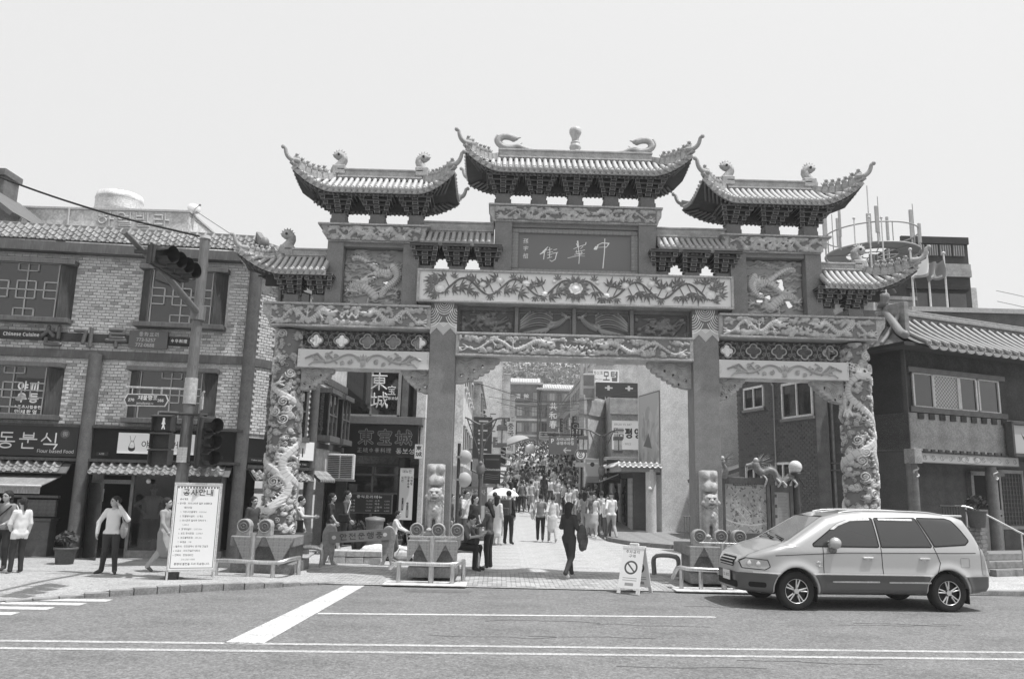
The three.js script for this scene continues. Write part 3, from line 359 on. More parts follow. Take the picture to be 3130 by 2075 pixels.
  for (let q = 0; q < 4; q++) {
    const w = 1.28,h = 0.56,c = new Carver(w,h,96),s = q < 2 ? 1 : -1,out = q === 0 || q === 3;
    if (out) { c.dragon(s > 0 ? 0.1 : 1.18,s > 0 ? 0.62 : 0.66,0.3,0.14,1,0.05,120); c.head(0.64,0.25,0.1,s,128); for (let i = 0; i < 7; i++) c.stroke([[0.64,0.3],[0.64 + Math.cos(i) * 0.3,0.3 + Math.sin(i) * 0.18],[0.64 + Math.cos(i + 0.5) * 0.5,0.3 + Math.sin(i + 0.5) * 0.24]],0.045,0.6,118); for (let i = 0; i < 26; i++) c.cloud(R() * w,R() * h,0.05,122); }
    else { for (let i = 0; i < 8; i++) { const P = []; for (let k = 0; k <= 12; k++) { const t = k / 12; P.push([w / 2 - s * (0.58 - t * 0.75) ,0.12 + i * 0.03 + Math.sin(t * 2.6) * (0.12 + i * 0.03)]); } c.stroke(P,0.028,0.5 + (i % 2) * 0.3,i % 2 ? 172 : 138); } c.body((t) => [w / 2 + s * (0.12 + t * 0.36),0.22 + t * 0.2 - Math.sin(t * 3) * 0.05],0.075,0.045,150,40); c.head(w / 2 + s * 0.5,0.45,0.06,s,160); for (let i = 0; i < 6; i++) c.stroke([[w / 2 + s * 0.2,0.25],[w / 2 + s * (0.05 + i * 0.02),0.1 - i * 0.0 + 0.02 * i],[w / 2 - s * 0.1 * i,0.05]],0.03,0.6,155); }
    c.stroke([[0.03,0.03],[1.25,0.03],[1.25,0.53],[0.03,0.53],[0.03,0.03]],0.025,0.5,out ? 90 : 130);
    c.finish(w,h,0.09,{ name: 'animal_panel',parent: G,pos: [-2.02 + q * 1.347,5.8,0.055] });
  }
  for (const x of [-1.347,0,1.347]) mesh('panel_divider',mb().box(x - 0.045,5.49,0.05,x + 0.045,6.168,0.16,0.01).geo(),RED,G);
  function dragonBeam(name,x,y0,y1,w,d,waves = 1.6,top = 0) {
    const h = y1 - y0 - 0.1,c = new Carver(w - 0.1,h,122),W = w - 0.1;
    for (let i = 0; i < W * 20; i++) c.cloud(R() * W,R() < 0.5 ? h * (0.08 + R() * 0.16) : h * (0.78 + R() * 0.16),0.045 + R() * 0.03,158);
    for (let i = 0; i < W * 6; i++) c.cloud(W * (0.36 + R() * 0.28),h * R(),0.05,172);
    c.dragon(W * 0.04,W * 0.37,h * 0.5,h * 0.3,waves,h * 0.14,186); c.dragon(W * 0.96,W * 0.63,h * 0.5,h * 0.3,waves,h * 0.14,186);
    for (let i = 0; i < W * 26; i++) { const q = 0.022 + R() * 0.02; c.spiral(W * R(),h * R(),q,1.4,R() * 6,q * 0.4,0.6,182); }
    for (const k of [-1,0,1]) { c.stroke([[W / 2 + k * 0.16 - 0.05,h * 0.5],[W / 2 + k * 0.16,h * 0.36],[W / 2 + k * 0.16 + 0.05,h * 0.55]],0.035,0.8,190); c.disc(W / 2 + k * 0.16,h * 0.4,0.035,0.9,195); }
    c.finish(W,h,0.075,{ name: 'dragon_carving',res: 0.015,parent: G,pos: [x,(y0 + y1) / 2,d + 0.002] });
  }
  beam('beam',-2.73,2.73,4.94,5.49,0.36); dragonBeam('dragon',0,4.96,5.47,5.4,0.36,1.8); mesh('beam_moulding',mb().box(-2.728,5.44,0.36,2.728,5.492,0.405,0.01).geo(),TRIM,G); mesh('beam_moulding',mb().box(-2.728,4.938,0.36,2.728,4.985,0.405,0.01).geo(),TRIM,G);
  // pierced cloud corbels
  function corbel(x,y,w,h,s,z = 0.12) {
    const S = new THREE.Shape(),n = 5; S.moveTo(0,0); S.lineTo(w,0); S.quadraticCurveTo(w * 1.03,-h * 0.2,w * 0.9,-h * 0.22); for (let i = 0; i < n; i++) { const t0 = i / n,t1 = (i + 1) / n,px = (t) => w * (0.9 - 0.62 * t),py = (t) => -h * (0.22 + 0.7 * Math.pow(t,0.85)); S.quadraticCurveTo(px((t0 + t1) / 2) + w * 0.09,py((t0 + t1) / 2) - h * 0.1,px(t1),py(t1)); } S.quadraticCurveTo(w * 0.16,-h * 1.04,0,-h); S.closePath();
    for (const [a,b,r] of [[0.14,-0.72,0.035],[0.42,-0.5,0.03],[0.3,-0.86,0.022],[0.62,-0.33,0.026]]) { const p = new THREE.Path(); p.absellipse(a * w,b * h,r,r * 1.3,0,7,true); S.holes.push(p); }
    const m = new THREE.Matrix4().makeScale(s,1,1).setPosition(x,y,-z),k = mb(); k.ext(S,2 * z,m,0.008);
    const cv = []; for (let i = 0; i <= 14; i++) { const t = i / 14; cv.push([x + s * w * (0.08 + 0.78 * t),y - h * (0.12 + 0.08 * Math.sin(t * 9)),z + 0.02]); } k.tube(cv,0.026,28,6,0.014); for (const [a,b,r] of [[0.14,-0.72,0.07],[0.34,-0.6,0.08],[0.52,-0.42,0.07],[0.25,-0.4,0.06]]) { const P = []; for (let i = 0; i <= 14; i++) { const q = i / 14 * 8; P.push([x + s * (a * w + Math.cos(q) * r * (1 - i / 19)),y + b * h + Math.sin(q) * r * (1 - i / 19),z + 0.012]); } k.tube(P,0.016,20,5); }
    mesh('corbel',k.geo(),grey(0.32,0.7,'blotch',0.4),G);
  }
  for (const s of [-1,1]) {
    corbel(s * -2.725,4.935,1.0,0.58,s);
    // wing: dragon beam, pierced quatrefoil panel, lotus beam, corbels, dragon pillar
    const wx0 = 3.33,wx1 = 7.16,S = new THREE.Shape(); S.moveTo(0,0); S.lineTo(3.66,0); S.quadraticCurveTo(3.72,0.2,3.83,0.3); S.quadraticCurveTo(3.88,0.42,3.84,0.55); S.lineTo(0,0.55); S.closePath();
    mesh('beam',mb().ext(S,0.8,new THREE.Matrix4().makeScale(s,1,1).setPosition(s * wx0,5.52,-0.4)).geo(),TRIM,G);
    dragonBeam('dragon',s * (wx0 + 1.86),5.52,6.07,3.66,0.402,1.7); mesh('beam_moulding',mb().box(s * wx0,6.03,0.4,s * (wx1 + 0.01),6.082,0.455,0.01).geo(),TRIM,G); mesh('beam_moulding',mb().box(s * wx0,5.518,0.4,s * (wx0 + 3.64),5.565,0.455,0.01).geo(),TRIM,G);
    {
      const w = 2.92,h = 0.45,c = new Carver(w,h,58),lob = (x,r,g = 4) => { const P = []; for (let i = 0; i < 48; i++) { const a = i / 48 * 6.283,th = a - Math.round(a / 1.5708) * 1.5708,q = r * (0.52 * Math.cos(th) + Math.sqrt(0.22 - 0.2704 * Math.sin(th) ** 2)); P.push([x + Math.cos(a) * q,h / 2 + Math.sin(a) * q]); } P.push(P[0]); return P; };
      for (let i = 0; i < 5; i++) for (const e of [-1,1]) for (const f of [-1,1]) { const X = 0.26 + i * 0.6 + e * 0.3; c.spiral(X - e * 0.06,h / 2 + f * 0.08,0.05,1.3,e * f,0.014,0.7,150); c.spiral(X - e * 0.08,h / 2 + f * 0.175,0.038,1.2,2,0.012,0.7,145); c.spiral(X - e * 0.2,h / 2 + f * 0.18,0.036,1.2,1,0.012,0.7,145); c.stroke([[X,h / 2],[X - e * 0.03,h / 2 + f * 0.12],[X - e * 0.22,h / 2 + f * 0.205]],0.014,0.6,140); }
      for (let i = 0; i < 5; i++) { const x = 0.26 + i * 0.6; c.stroke(lob(x,0.172),0.034,1,185); c.hole(lob(x,0.15)); }
      c.finish(w,h,0.025,{ name: 'quatrefoil_panel',parent: G,pos: [s * (wx0 + 1.475),5.275,0.06],back: 0.08,res: 0.014 });
    }
    {
      mesh('beam',mb().box(s * wx0,4.6,-0.3,s * (wx0 + 3.0),5.02,0.3,0.012).geo(),grey(0.52,0.65,'blotch',1.2),G);
      const w = 2.9,h = 0.4,c = new Carver(w,h,204);
      for (const e of [-1,1]) { const X = (d) => w / 2 + e * d,P = []; for (let i = 0; i <= 30; i++) { const t = i / 30; P.push([X(0.14 + t * 1.05),0.2 + 0.1 * Math.sin(t * 6.6 + 0.4) * (1 - t * 0.2)]); } c.stroke(P,0.05,0.8,150);
        for (const [d,y,r,a] of [[0.3,0.13,0.06,1],[0.62,0.22,0.075,2],[0.82,0.25,0.075,2],[0.46,0.1,0.05,4],[1.05,0.14,0.06,3]]) c.spiral(X(d),y,r,e * 1.3,a,0.028,0.8,160); c.stroke([[X(0.6),0.1],[X(0.8),0.3],[X(0.72),0.35]],0.04,0.7,150); c.stroke([[X(0.85),0.1],[X(1.05),0.3],[X(1.3),0.2]],0.05,0.75,140); c.stroke([[X(0.9),0.12],[X(1.15),0.1],[X(1.22),0.04]],0.035,0.7,165); }
      for (let i = -3; i <= 3; i++) c.fill([[w / 2 + i * 0.03,0.12],[w / 2 + i * 0.055 - 0.035,0.24],[w / 2 + i * 0.06,0.33 - Math.abs(i) * 0.03],[w / 2 + i * 0.055 + 0.035,0.24]],0.6 + 0.1 * (i % 2),150 + 14 * (i & 1)); c.disc(w / 2,0.1,0.06,0.8,165); c.cloud(w / 2,0.06,0.04,165);
      c.finish(w,h,0.075,{ name: 'lotus_carving',res: 0.015,parent: G,pos: [s * (wx0 + 1.5),4.81,0.302] });
    }
    corbel(s * (wx0 + 0.01),4.6,0.62,0.5,s); corbel(s * (wx0 + 2.93),4.6,0.72,0.5,-s);
    {
      const h = 4.6,R0 = 0.27,w = 2 * Math.PI * 0.33,c = new Carver(w,h,112,120),r = rng(31 + s);
      for (let i = 0; i < 260; i++) c.cloud(r() * w,r() * h,0.05 + r() * 0.03,142 + r() * 24); for (let i = 0; i < 520; i++) { const q = 0.035 + r() * 0.03; c.spiral(r() * w,r() * h,q,1.6,r() * 6,q * 0.3,0.5 + r() * 0.3,165 + r() * 40); }
      for (const [a,ph] of [[0,0],[1,2.1]]) { let seg = []; const f = (t) => [((w * 0.5 + a * w * 0.5 + Math.sin(t * 10 + ph) * 0.52 + t * 1.2 * (s)) % w + w) % w,h * (0.12 + 0.74 * t)]; c.body(f,0.1,0.07,190,150,1); for (const t of [0.15,0.35,0.6,0.8]) { const [x,y] = f(t); c.claw(x,y,0.22,r() * 6,185); } const [hx,hy] = f(a ? 0.98 : 0.0); c.head(hx,hy,0.15,a ? 1 : -1,205); }
      for (let i = 0; i < 26; i++) c.spiral(r() * w,r() * h,0.11,2,r() * 6,0.03,1,200);
      c.finish(w,h,0.09,{ name: 'dragon_pillar',parent: G,pos: [s * 6.58,0.88,0.0],R: R0 + 0.02,taper: 0.05,res: 0.014,turn: s > 0 ? 0.6 : -0.3 });
    }
    // tower over the wing
    const tx = s * 4.75; for (const [a,b] of [[-1.08,-0.7],[0.7,1.08]]) mesh('column',mb().box(tx + a,6.07,-0.25,tx + b,7.6,0.26,0.012).geo(),RED,G);
    mesh('beam',mb().box(tx - 0.7,7.5,-0.22,tx + 0.7,7.6,0.22).geo(),RED,G);
    {
      const w = 1.39,h = 1.4,c = new Carver(w,h,150),r = rng(9 + s);
      for (let i = 0; i < 90; i++) { const x = r() * w,y = r() * h; c.stroke([[x - 0.13,y],[x - 0.05,y + 0.03],[x + 0.04,y - 0.02],[x + 0.13,y + 0.01]],0.035,0.4,162); c.spiral(x,y + 0.02,0.05,1.3,r() * 6,0.02,0.5,170); }
      const m = s < 0 ? (x) => x : (x) => w - x,f = (t) => [m(0.2 + 0.95 * (0.5 - 0.5 * Math.cos(t * 8.4)) * (1 - 0.25 * t)),1.15 - t * 0.85 + 0.12 * Math.sin(t * 16)]; c.body(f,0.055,0.1,192,150,1); const g2 = (t) => [m(1.15 - 0.12 * t + 0.14 * Math.sin(t * 5)),1.0 - t * 0.72]; c.body(g2,0.085,0.06,194,60,0.95);
      c.head(m(0.42),0.62,0.1,s < 0 ? -1 : 1,182); for (const [x,y,a] of [[0.3,0.35,3],[0.95,0.75,1],[0.6,0.2,4.6],[1.05,0.3,0.2]]) c.claw(m(x),y,0.16,s < 0 ? a : Math.PI - a,180);
      const hs = s < 0 ? [[[0.5,1.06],[0.66,1.1],[0.84,1.07],[0.68,1.04]],[[0.55,0.74],[0.72,0.77],[0.74,0.72],[0.58,0.7]],[[0.9,0.64],[1.05,0.66],[1.0,0.55]]] : [[[0.75,0.92],[0.94,0.98],[0.98,0.72],[0.92,0.62],[0.78,0.74],[0.86,0.86]],[[0.3,0.58],[0.4,0.64],[0.48,0.6],[0.4,0.55]],[[0.45,0.5],[0.62,0.58],[0.66,0.5],[0.6,0.42]],[[0.27,0.44],[0.46,0.44],[0.46,0.37],[0.27,0.36]],[[0.9,0.43],[1.1,0.43],[1.18,0.3],[1.04,0.24],[1.0,0.36]]]; for (const q of hs) c.hole(q);
      c.finish(w,h,0.12,{ name: 'openwork_dragon',parent: G,pos: [tx,6.79,-0.02],back: 0.06,res: 0.014 });
    }
    { const S2 = new THREE.Shape(); for (const [i,p] of [[-1.07,0],[1.07,0],[1.1,0.1],[1.22,0.22],[1.2,0.3],[1.3,0.43],[-1.3,0.43],[-1.2,0.3],[-1.22,0.22],[-1.1,0.1]].entries()) i ? S2.lineTo(...p) : S2.moveTo(...p);
      mesh('beam',mb().ext(S2,0.64,M4(tx,7.6,-0.34)).geo(),TRIM,G); dragonBeam('dragon',tx,7.58,8.02,2.3,0.302,1.3); mesh('beam_moulding',mb().box(tx - 1.32,7.99,-0.36,tx + 1.32,8.035,0.37,0.01).geo(),TRIM,G); }
  }
  // the name board between its two posts
  for (const s of [-1,1]) mesh('column',mb().box(s * 1.91 - (s > 0 ? 0.41 : 0),6.95,-0.28,s * 1.91 + (s < 0 ? 0.41 : 0),8.2,0.28,0.012).geo(),RED,G);
  {
    mesh('beam',mb().box(-1.5,8.1,-0.2,1.5,8.2,0.2).geo(),RED,G);
    const [c,x] = canvas(1340,440,118); for (let i = 0; i < 9000; i++) { x.fillStyle = `rgba(${R() < 0.5 ? '80,80,80' : '140,140,140'},.12)`; x.fillRect(R() * 1340,R() * 440,3,3); }
    x.lineCap = x.lineJoin = 'round'; const brush = (Q,wd) => { for (const [pts,w0,w1] of Q) { for (let k = 0; k + 1 < pts.length; k++) for (let i = 0; i <= 30; i++) { const t = i / 30,X = mix(pts[k][0],pts[k + 1][0],t),Y = mix(pts[k][1],pts[k + 1][1],t),w = mix(w0,w1,(k + t) / (pts.length - 1)); x.fillStyle = g8(236); x.beginPath(); x.ellipse(X,Y,w * wd,w * wd * 0.75,-0.6,0,7); x.fill(); } } };
    brush([[[[925,145],[908,168],[930,172],[950,120]],15,7],[[[940,122],[1000,92],[1078,96]],6,8],[[[1078,96],[1062,128],[1040,150]],9,4],[[[945,150],[1050,140]],3,4],[[[1030,40],[1026,200],[1008,402]],6,7]],1);
    brush([[[[660,175],[710,150],[800,118],[805,92]],4,6],[[[705,80],[718,175]],10,4],[[[690,110],[712,150]],4,7],[[[770,140],[740,175]],4,3],[[[680,215],[790,185]],4,4],[[[590,290],[700,262],[790,230]],4,3],[[[670,245],[765,222]],4,4],[[[715,175],[728,260],[722,355]],4,5],[[[690,190],[700,240],[750,235],[756,195]],3,3],[[[640,262],[790,262]],2,3]],1);
    brush([[[[350,160],[295,218]],5,10],[[[330,195],[262,250],[320,220]],10,5],[[[310,230],[303,312]],6,5],[[[350,200],[400,185]],4,4],[[[372,165],[375,225]],4,4],[[[345,232],[410,218]],4,4],[[[350,258],[402,248]],4,4],[[[375,230],[370,290],[345,300],[400,282]],4,4],[[[420,195],[455,185]],4,5],[[[410,238],[470,225]],5,5],[[[458,230],[440,310],[400,338],[375,322]],7,3]],1);
    for (const [i,ch] of [...'孫宇祖'].entries()) { x.lineWidth = 5; x.strokeStyle = g8(232); for (const q of strokes(ch)) { x.beginPath(); q.forEach(([a,b],k) => { const X = 52 + a * 62 + (1 - b) * 8,Y = 62 + i * 92 + b * 62; k ? x.lineTo(X,Y) : x.moveTo(X,Y); }); x.stroke(); } }
    const pl = grp('name_board',G,[0,7.54,0.06]); board('name_panel',pl,0,0,0,2.68,0.88,0.06,c,{ rough: 0.7 });
    for (const [x0,y0,x1,y1] of [[-1.51,0.44,1.51,0.56],[-1.51,-0.58,1.51,-0.44],[-1.51,-0.44,-1.34,0.44],[1.34,-0.44,1.51,0.44]]) { mesh('frame_strip',mb().box(x0,y0,-0.03,x1,y1,0.09,0.02).geo(),grey(0.34,0.65,'blotch',0.15,{ bump: 0.02 }),pl); }
  }
  { const S2 = new THREE.Shape(); for (const [i,p] of [[-1.95,0],[1.95,0],[1.98,0.1],[2.04,0.2],[2.05,0.42],[-2.05,0.42],[-2.04,0.2],[-1.98,0.1]].entries()) i ? S2.lineTo(...p) : S2.moveTo(...p); mesh('beam',mb().ext(S2,0.64,M4(0,8.2,-0.34)).geo(),TRIM,G); dragonBeam('dragon',0,8.19,8.61,3.95,0.302,1.7); mesh('beam_moulding',mb().box(-2.07,8.58,-0.36,2.07,8.625,0.37,0.01).geo(),TRIM,G); }

  // ----- bracket sets -----
  function bracket(x,y0,top,parent,w = 0.43,zr = 0.75,post = 0.3) {
    const b = grp('bracket_set',parent,[x,y0,0]),n = 5,m = mb(true),H = top - y0 - post;
    if (post) mesh('post',mb().box(-0.17,0,-0.17,0.17,post,0.17,0.01).box(-0.2,post * 0.25,-0.13,0.2,post * 0.6,0.13).geo(),RED,b);
    for (let k = 0; k < n; k++) { const y = post + H * k / n,hx = mix(0.19,w,k / (n - 1)),hz = mix(0.16,zr,k / (n - 1)),t = H / n * 0.56; m.box(-hx,y,-0.1 - 0.05 * k,hx,y + t,0.1 + 0.13 * k); m.box(-0.05,y + 0.012,-hz,0.05,y + t * 0.98,hz); m.box(-hx * 0.6,y + t,-0.06 - 0.05 * k,hx * 0.6,y + H / n,0.06 + 0.11 * k); }
    mesh('bracket_arms',m.geo(),BARM,b);
    for (let k = 0; k < n; k++) { const y = post + H * (k + 0.62) / n,hx = mix(0.17,w - 0.05,k / (n - 1)),hz = mix(0.17,zr,k / (n - 1)); const f = mesh('bracket_block',BL,BLOCKM,b); f.position.set(0,y,hz + 0.02); f.scale.set(1.05,H / n * 6.4,1); if (k < 4) for (const s of [-1,1]) { const q = mesh('bracket_block',BL,BLOCKM,b); q.position.set(s * hx,y - 0.02,0.12 + 0.13 * k); q.scale.set(0.75,0.75,0.6); } }
    return b;
  }
  // ----- one tiled roof -----
  function roof(cx,half,flat,yE,yC,yR,yT,rh,{ ends = [1,1],hz = 0.74,beasts = 6,ridgeZ = 0.11,deco } = {}) {
    const r = grp('tiled_roof',G,[cx,0,0]),x0 = ends[0] ? -half : -half,x1 = half,corner = (x) => (x < 0 ? ends[0] : ends[1]);
    const u = (x) => corner(x) ? clamp((Math.abs(x) - flat) / (half - flat)) : 0,ye = (x) => yE + (yC - yE) * Math.pow(u(x),1.9),ze = (x) => hz + (1.06 - hz) * u(x) ** 1.5,hipT = (x) => corner(x) && Math.abs(x) > rh ? (half - Math.abs(x)) / (half - rh) : 1,g = (t) => t * (0.72 + 0.28 * t),top = (x,t) => mix(ye(x),yR,g(t));
    // pan surfaces
    const NX = 60,NT = 8,P = [],I = []; for (const sz of [1,-1]) { const b = P.length / 3; for (let i = 0; i <= NX; i++) { const x = mix(x0,x1,i / NX),T = hipT(x); for (let j = 0; j <= NT; j++) { const t = T * j / NT; P.push(x,top(x,t),sz * ze(x) * (1 - t)); } } for (let i = 0; i < NX; i++) for (let j = 0; j < NT; j++) { const a = b + i * (NT + 1) + j; sz > 0 ? I.push(a,a + NT + 1,a + NT + 2,a,a + NT + 2,a + 1) : I.push(a,a + NT + 2,a + NT + 1,a,a + 1,a + NT + 2); } }
    for (const e of [0,1]) if (ends[e]) { const s = e ? 1 : -1,b = P.length / 3,nz = 12,ys = (q) => yC - (yC - yE) * 0.5 * (1 - Math.abs(q) ** 2); for (let i = 0; i <= nz; i++) { const q = -1 + 2 * i / nz,T = 1 - Math.abs(q),hx = mix(half,rh,T); P.push(s * half,ys(q),q * ze(half),s * hx,top(s * hx,T),q * ze(half) * 1.0); } for (let i = 0; i < nz; i++) { const a = b + i * 2; s > 0 ? I.push(a,a + 1,a + 3,a,a + 3,a + 2) : I.push(a,a + 3,a + 1,a,a + 2,a + 3); } }
    const pg = new THREE.BufferGeometry(); pg.setAttribute('position',new THREE.BufferAttribute(new Float32Array(P),3)); pg.setAttribute('uv',new THREE.BufferAttribute(new Float32Array(P.filter((_,i) => i % 3 !== 1)),2)); pg.setIndex(I); pg.computeVertexNormals(); mesh('pan_tiles',pg,TILED,r);
    // soffit and rafters
    { const m = mb(),Q = [],J = []; for (const sz of [1,-1]) { const b = Q.length / 3; for (let i = 0; i <= NX; i++) { const x = mix(x0,x1,i / NX); Q.push(x,ye(x) - 0.09,sz * (ze(x) - 0.01),x * 0.86,yE + 0.04 + (ye(x) - yE) * 0.3,sz * 0.3,x * 0.86,yE + 0.1 + (ye(x) - yE) * 0.25,0); } for (let i = 0; i < NX; i++) for (const o of [0,1]) { const a = b + i * 3 + o; sz > 0 ? J.push(a,a + 1,a + 4,a,a + 4,a + 3) : J.push(a,a + 4,a + 1,a,a + 3,a + 4); } }
      for (const e of [0,1]) if (ends[e]) { const s = e ? 1 : -1,b = Q.length / 3; Q.push(s * half,yC - 0.09,ze(half),s * half,yC - 0.09 - (yC - yE) * 0.45,0,s * half,yC - 0.09,-ze(half),s * half * 0.86,yE + 0.04 + (yC - yE) * 0.3,0.3,s * half * 0.86,yE + 0.04 + (yC - yE) * 0.3,-0.3); const t = [[0,1,3],[1,4,3],[1,2,4]]; for (const [a,c,d] of t) J.push(b + a,b + (s > 0 ? c : d),b + (s > 0 ? d : c)); }
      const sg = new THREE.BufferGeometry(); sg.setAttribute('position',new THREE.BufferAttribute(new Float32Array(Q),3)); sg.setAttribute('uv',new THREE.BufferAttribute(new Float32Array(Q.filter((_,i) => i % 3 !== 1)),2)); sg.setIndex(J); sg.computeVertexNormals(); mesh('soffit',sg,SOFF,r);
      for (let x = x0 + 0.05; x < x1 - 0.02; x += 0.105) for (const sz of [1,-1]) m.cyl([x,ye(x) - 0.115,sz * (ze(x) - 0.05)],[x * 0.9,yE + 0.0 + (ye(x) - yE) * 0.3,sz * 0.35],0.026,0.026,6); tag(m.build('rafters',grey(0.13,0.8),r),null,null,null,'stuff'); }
    // eave board with drip tiles
    for (const sz of [1,-1]) { const m = mb(); for (let i = 0; i < NX; i++) { const a = mix(x0,x1,i / NX),b = mix(x0,x1,(i + 1) / NX),q = new THREE.BoxGeometry(Math.hypot(b - a,ye(b) - ye(a)) + 0.004,0.075,0.05); q.applyMatrix4(M4((a + b) / 2,(ye(a) + ye(b)) / 2 - 0.045,sz * (ze((a + b) / 2) - 0.02),0,1,0,Math.atan2(ye(b) - ye(a),b - a))); m.add(q); } mesh('eave_board',m.geo(),grey(sz > 0 ? 0.42 : 0.2,0.6),r); }
    { const m = mb(); for (let x = x0 + 0.07 + 0.07; x < x1; x += 0.14) for (const sz of [1,-1]) m.cyl([x,ye(x) - 0.03,sz * (ze(x) + 0.012)],[x,ye(x) - 0.03,sz * (ze(x) + 0.03)],0.062,0.062,7); tag(m.build('drip_tiles',grey(0.3,0.6,'blotch',0.4),r),null,null,null,'stuff'); }
    // roll tiles: every front one a part; the hidden back slope is one part
    const back = mb(),plain = {};
    for (let x = x0 + 0.07; x < x1 - 0.03; x += 0.14) {
      const T = hipT(x),pts = (sz) => { const q = []; for (let k = 0; k <= 5; k++) { const t = T * k / 5; q.push(V(0,top(x,t) + 0.03,sz * (ze(x) + 0.02) * (1 - t))); } return q; };
      if (T > 0.1) { const key = T === 1 && u(x) === 0 ? 'p' : x; plain[key] ||= mb().tube(pts(1),0.05,6,8).geo(); const t = mesh('tile',plain[key],TILE,r); t.position.x = x; const b = mb().tube(pts(-1),0.05,5,6); back.add(b.geo(),M4(x,0,0)); }
      const c = mesh('tile_end',CAPG,CAPM,r); c.position.set(x,ye(x) + 0.03,ze(x) + 0.035);
    }
    for (const e of [0,1]) if (ends[e]) { const s = e ? 1 : -1; for (let z = -0.85; z <= 0.86; z += 0.14) { const q = z / 1.06,T = 1 - Math.abs(q),hx = mix(half,rh,T); if (T > 0.1) back.tube([[s * half,yC - (yC - yE) * 0.5 * (1 - q * q) + 0.03,z],[s * mix(half,hx,0.5),mix(yC - (yC - yE) * 0.5 * (1 - q * q),top(s * hx,T),0.45) + 0.03,z],[s * hx,top(s * hx,T) + 0.03,z]],0.05,4,6); } }
    tag(back.build('rear_tiles',TILE,r),null,null,null,'stuff');
    // ridge
    mesh('ridge',mb().box(ends[0] ? -rh : -half,yR - 0.06,-ridgeZ,ends[1] ? rh : half,yT,ridgeZ,0.02).box(ends[0] ? -rh - 0.02 : -half,yT - 0.035,-ridgeZ - 0.03,ends[1] ? rh + 0.02 : half,yT + 0.012,ridgeZ + 0.03,0.012).box(ends[0] ? -rh : -half,yR - 0.02,-ridgeZ - 0.035,ends[1] ? rh : half,yR + 0.02,ridgeZ + 0.035,0.01).geo(),RIDGE,r);
    // hips, horns and their little beasts
    for (const e of [0,1]) if (ends[e]) for (const sz of [1,-1]) {
      const s = e ? 1 : -1,hp = []; for (let k = 0; k <= 8; k++) { const t = 1 - k / 8,x = mix(half,rh,t); hp.push(V(s * x,top(s * x,t) + 0.06 + 0.05 * (1 - t),sz * ze(half) * (1 - t))); }
      const m = mb(); for (let k = 0; k < 8; k++) { const a = hp[k],b = hp[k + 1],d = b.clone().sub(a),L = d.length(),q = new THREE.BoxGeometry(0.1,0.17,L + 0.03); q.applyMatrix4(new THREE.Matrix4().lookAt(b,a,V(0,1,0)).setPosition(a.clone().add(b).multiplyScalar(0.5))); m.add(q); }
      mesh('hip_ridge',m.geo(),RIDGE,r);
      const c = hp[8],o = V(s * 0.7,0,sz * 0.3).normalize(),h = [[-0.12,0],[0.02,0.01],[0.11,0.07],[0.16,0.17],[0.18,0.25],[0.23,0.28]].map(([a,b]) => c.clone().addScaledVector(o,a).add(V(0,b,0)));
      mesh('horn',mb().tube(h,0.066,18,8,0.038).sph(h[5],0.05,6).geo(),RIDGE,r);
      if (sz > 0) for (let k = 0; k < beasts; k++) { const f = 2.4 + k * 0.95,a = hp[Math.floor(f)],b = hp[Math.min(8,Math.floor(f) + 1)],p = a.clone().lerp(b,f % 1),q = mesh('ridge_beast',beastG,RIDGE,r); q.position.copy(p).add(V(0,0.075,0)); q.rotation.y = Math.atan2(s,0.4) + (R() - 0.5) * 0.4; q.scale.setScalar(1.15 + R() * 0.15); }
    }
    return r;
  }
  function hook(parent,x,y,s) { // curled fish-dragon at the end of a ridge
    const P = []; for (let i = 0; i <= 30; i++) { const t = i / 30; P.push(V(x + s * (0.1 - 0.22 * Math.sin(t * 1.9) + (t > 0.6 ? (t - 0.6) * 0.55 : 0)) ,y + t * 0.52 - (t > 0.75 ? (t - 0.75) * 0.5 : 0),0)); }
    const m = mb(); m.tube(P,(t) => 0.13 - 0.06 * t,26,10); m.sph(P[26],0.125,10,1,0.95,0.75); for (let k = 0; k < 9; k++) { const a = k / 8 * 3.6 - 0.6,c = P[26]; m.cyl([c.x - s * Math.cos(a) * 0.12,c.y + Math.sin(a) * 0.12,0],[c.x - s * Math.cos(a) * 0.175,c.y + Math.sin(a) * 0.175,0],0.03,0.006,5); } m.box(x - 0.16,y - 0.12,-0.14,x + 0.16,y + 0.12,0.14,0.03);
    mesh('ridge_ornament',m.geo(),RIDGE,parent); mesh('eye',mb().cyl([P[26].x,P[26].y,-0.12],[P[26].x,P[26].y,0.12],0.03,0.03,8).geo(),grey(0.04),parent);
  }
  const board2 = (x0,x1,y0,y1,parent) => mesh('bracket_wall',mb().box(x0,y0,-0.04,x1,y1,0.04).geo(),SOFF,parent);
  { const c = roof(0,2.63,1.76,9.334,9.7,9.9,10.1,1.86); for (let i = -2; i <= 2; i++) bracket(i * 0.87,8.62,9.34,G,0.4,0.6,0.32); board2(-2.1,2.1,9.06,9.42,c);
    mesh('finial',mb().lathe([[0,0],[0.13,0],[0.13,0.04],[0.1,0.06],[0.145,0.13],[0.14,0.19],[0.1,0.23],[0.115,0.25],[0.115,0.28],[0.085,0.3],[0.09,0.4],[0.12,0.46],[0.15,0.53],[0.15,0.6],[0.12,0.66],[0.04,0.69],[0,0.69]],[0,10.09,0]).geo(),grey(0.42,0.5,'blotch',0.4),c);
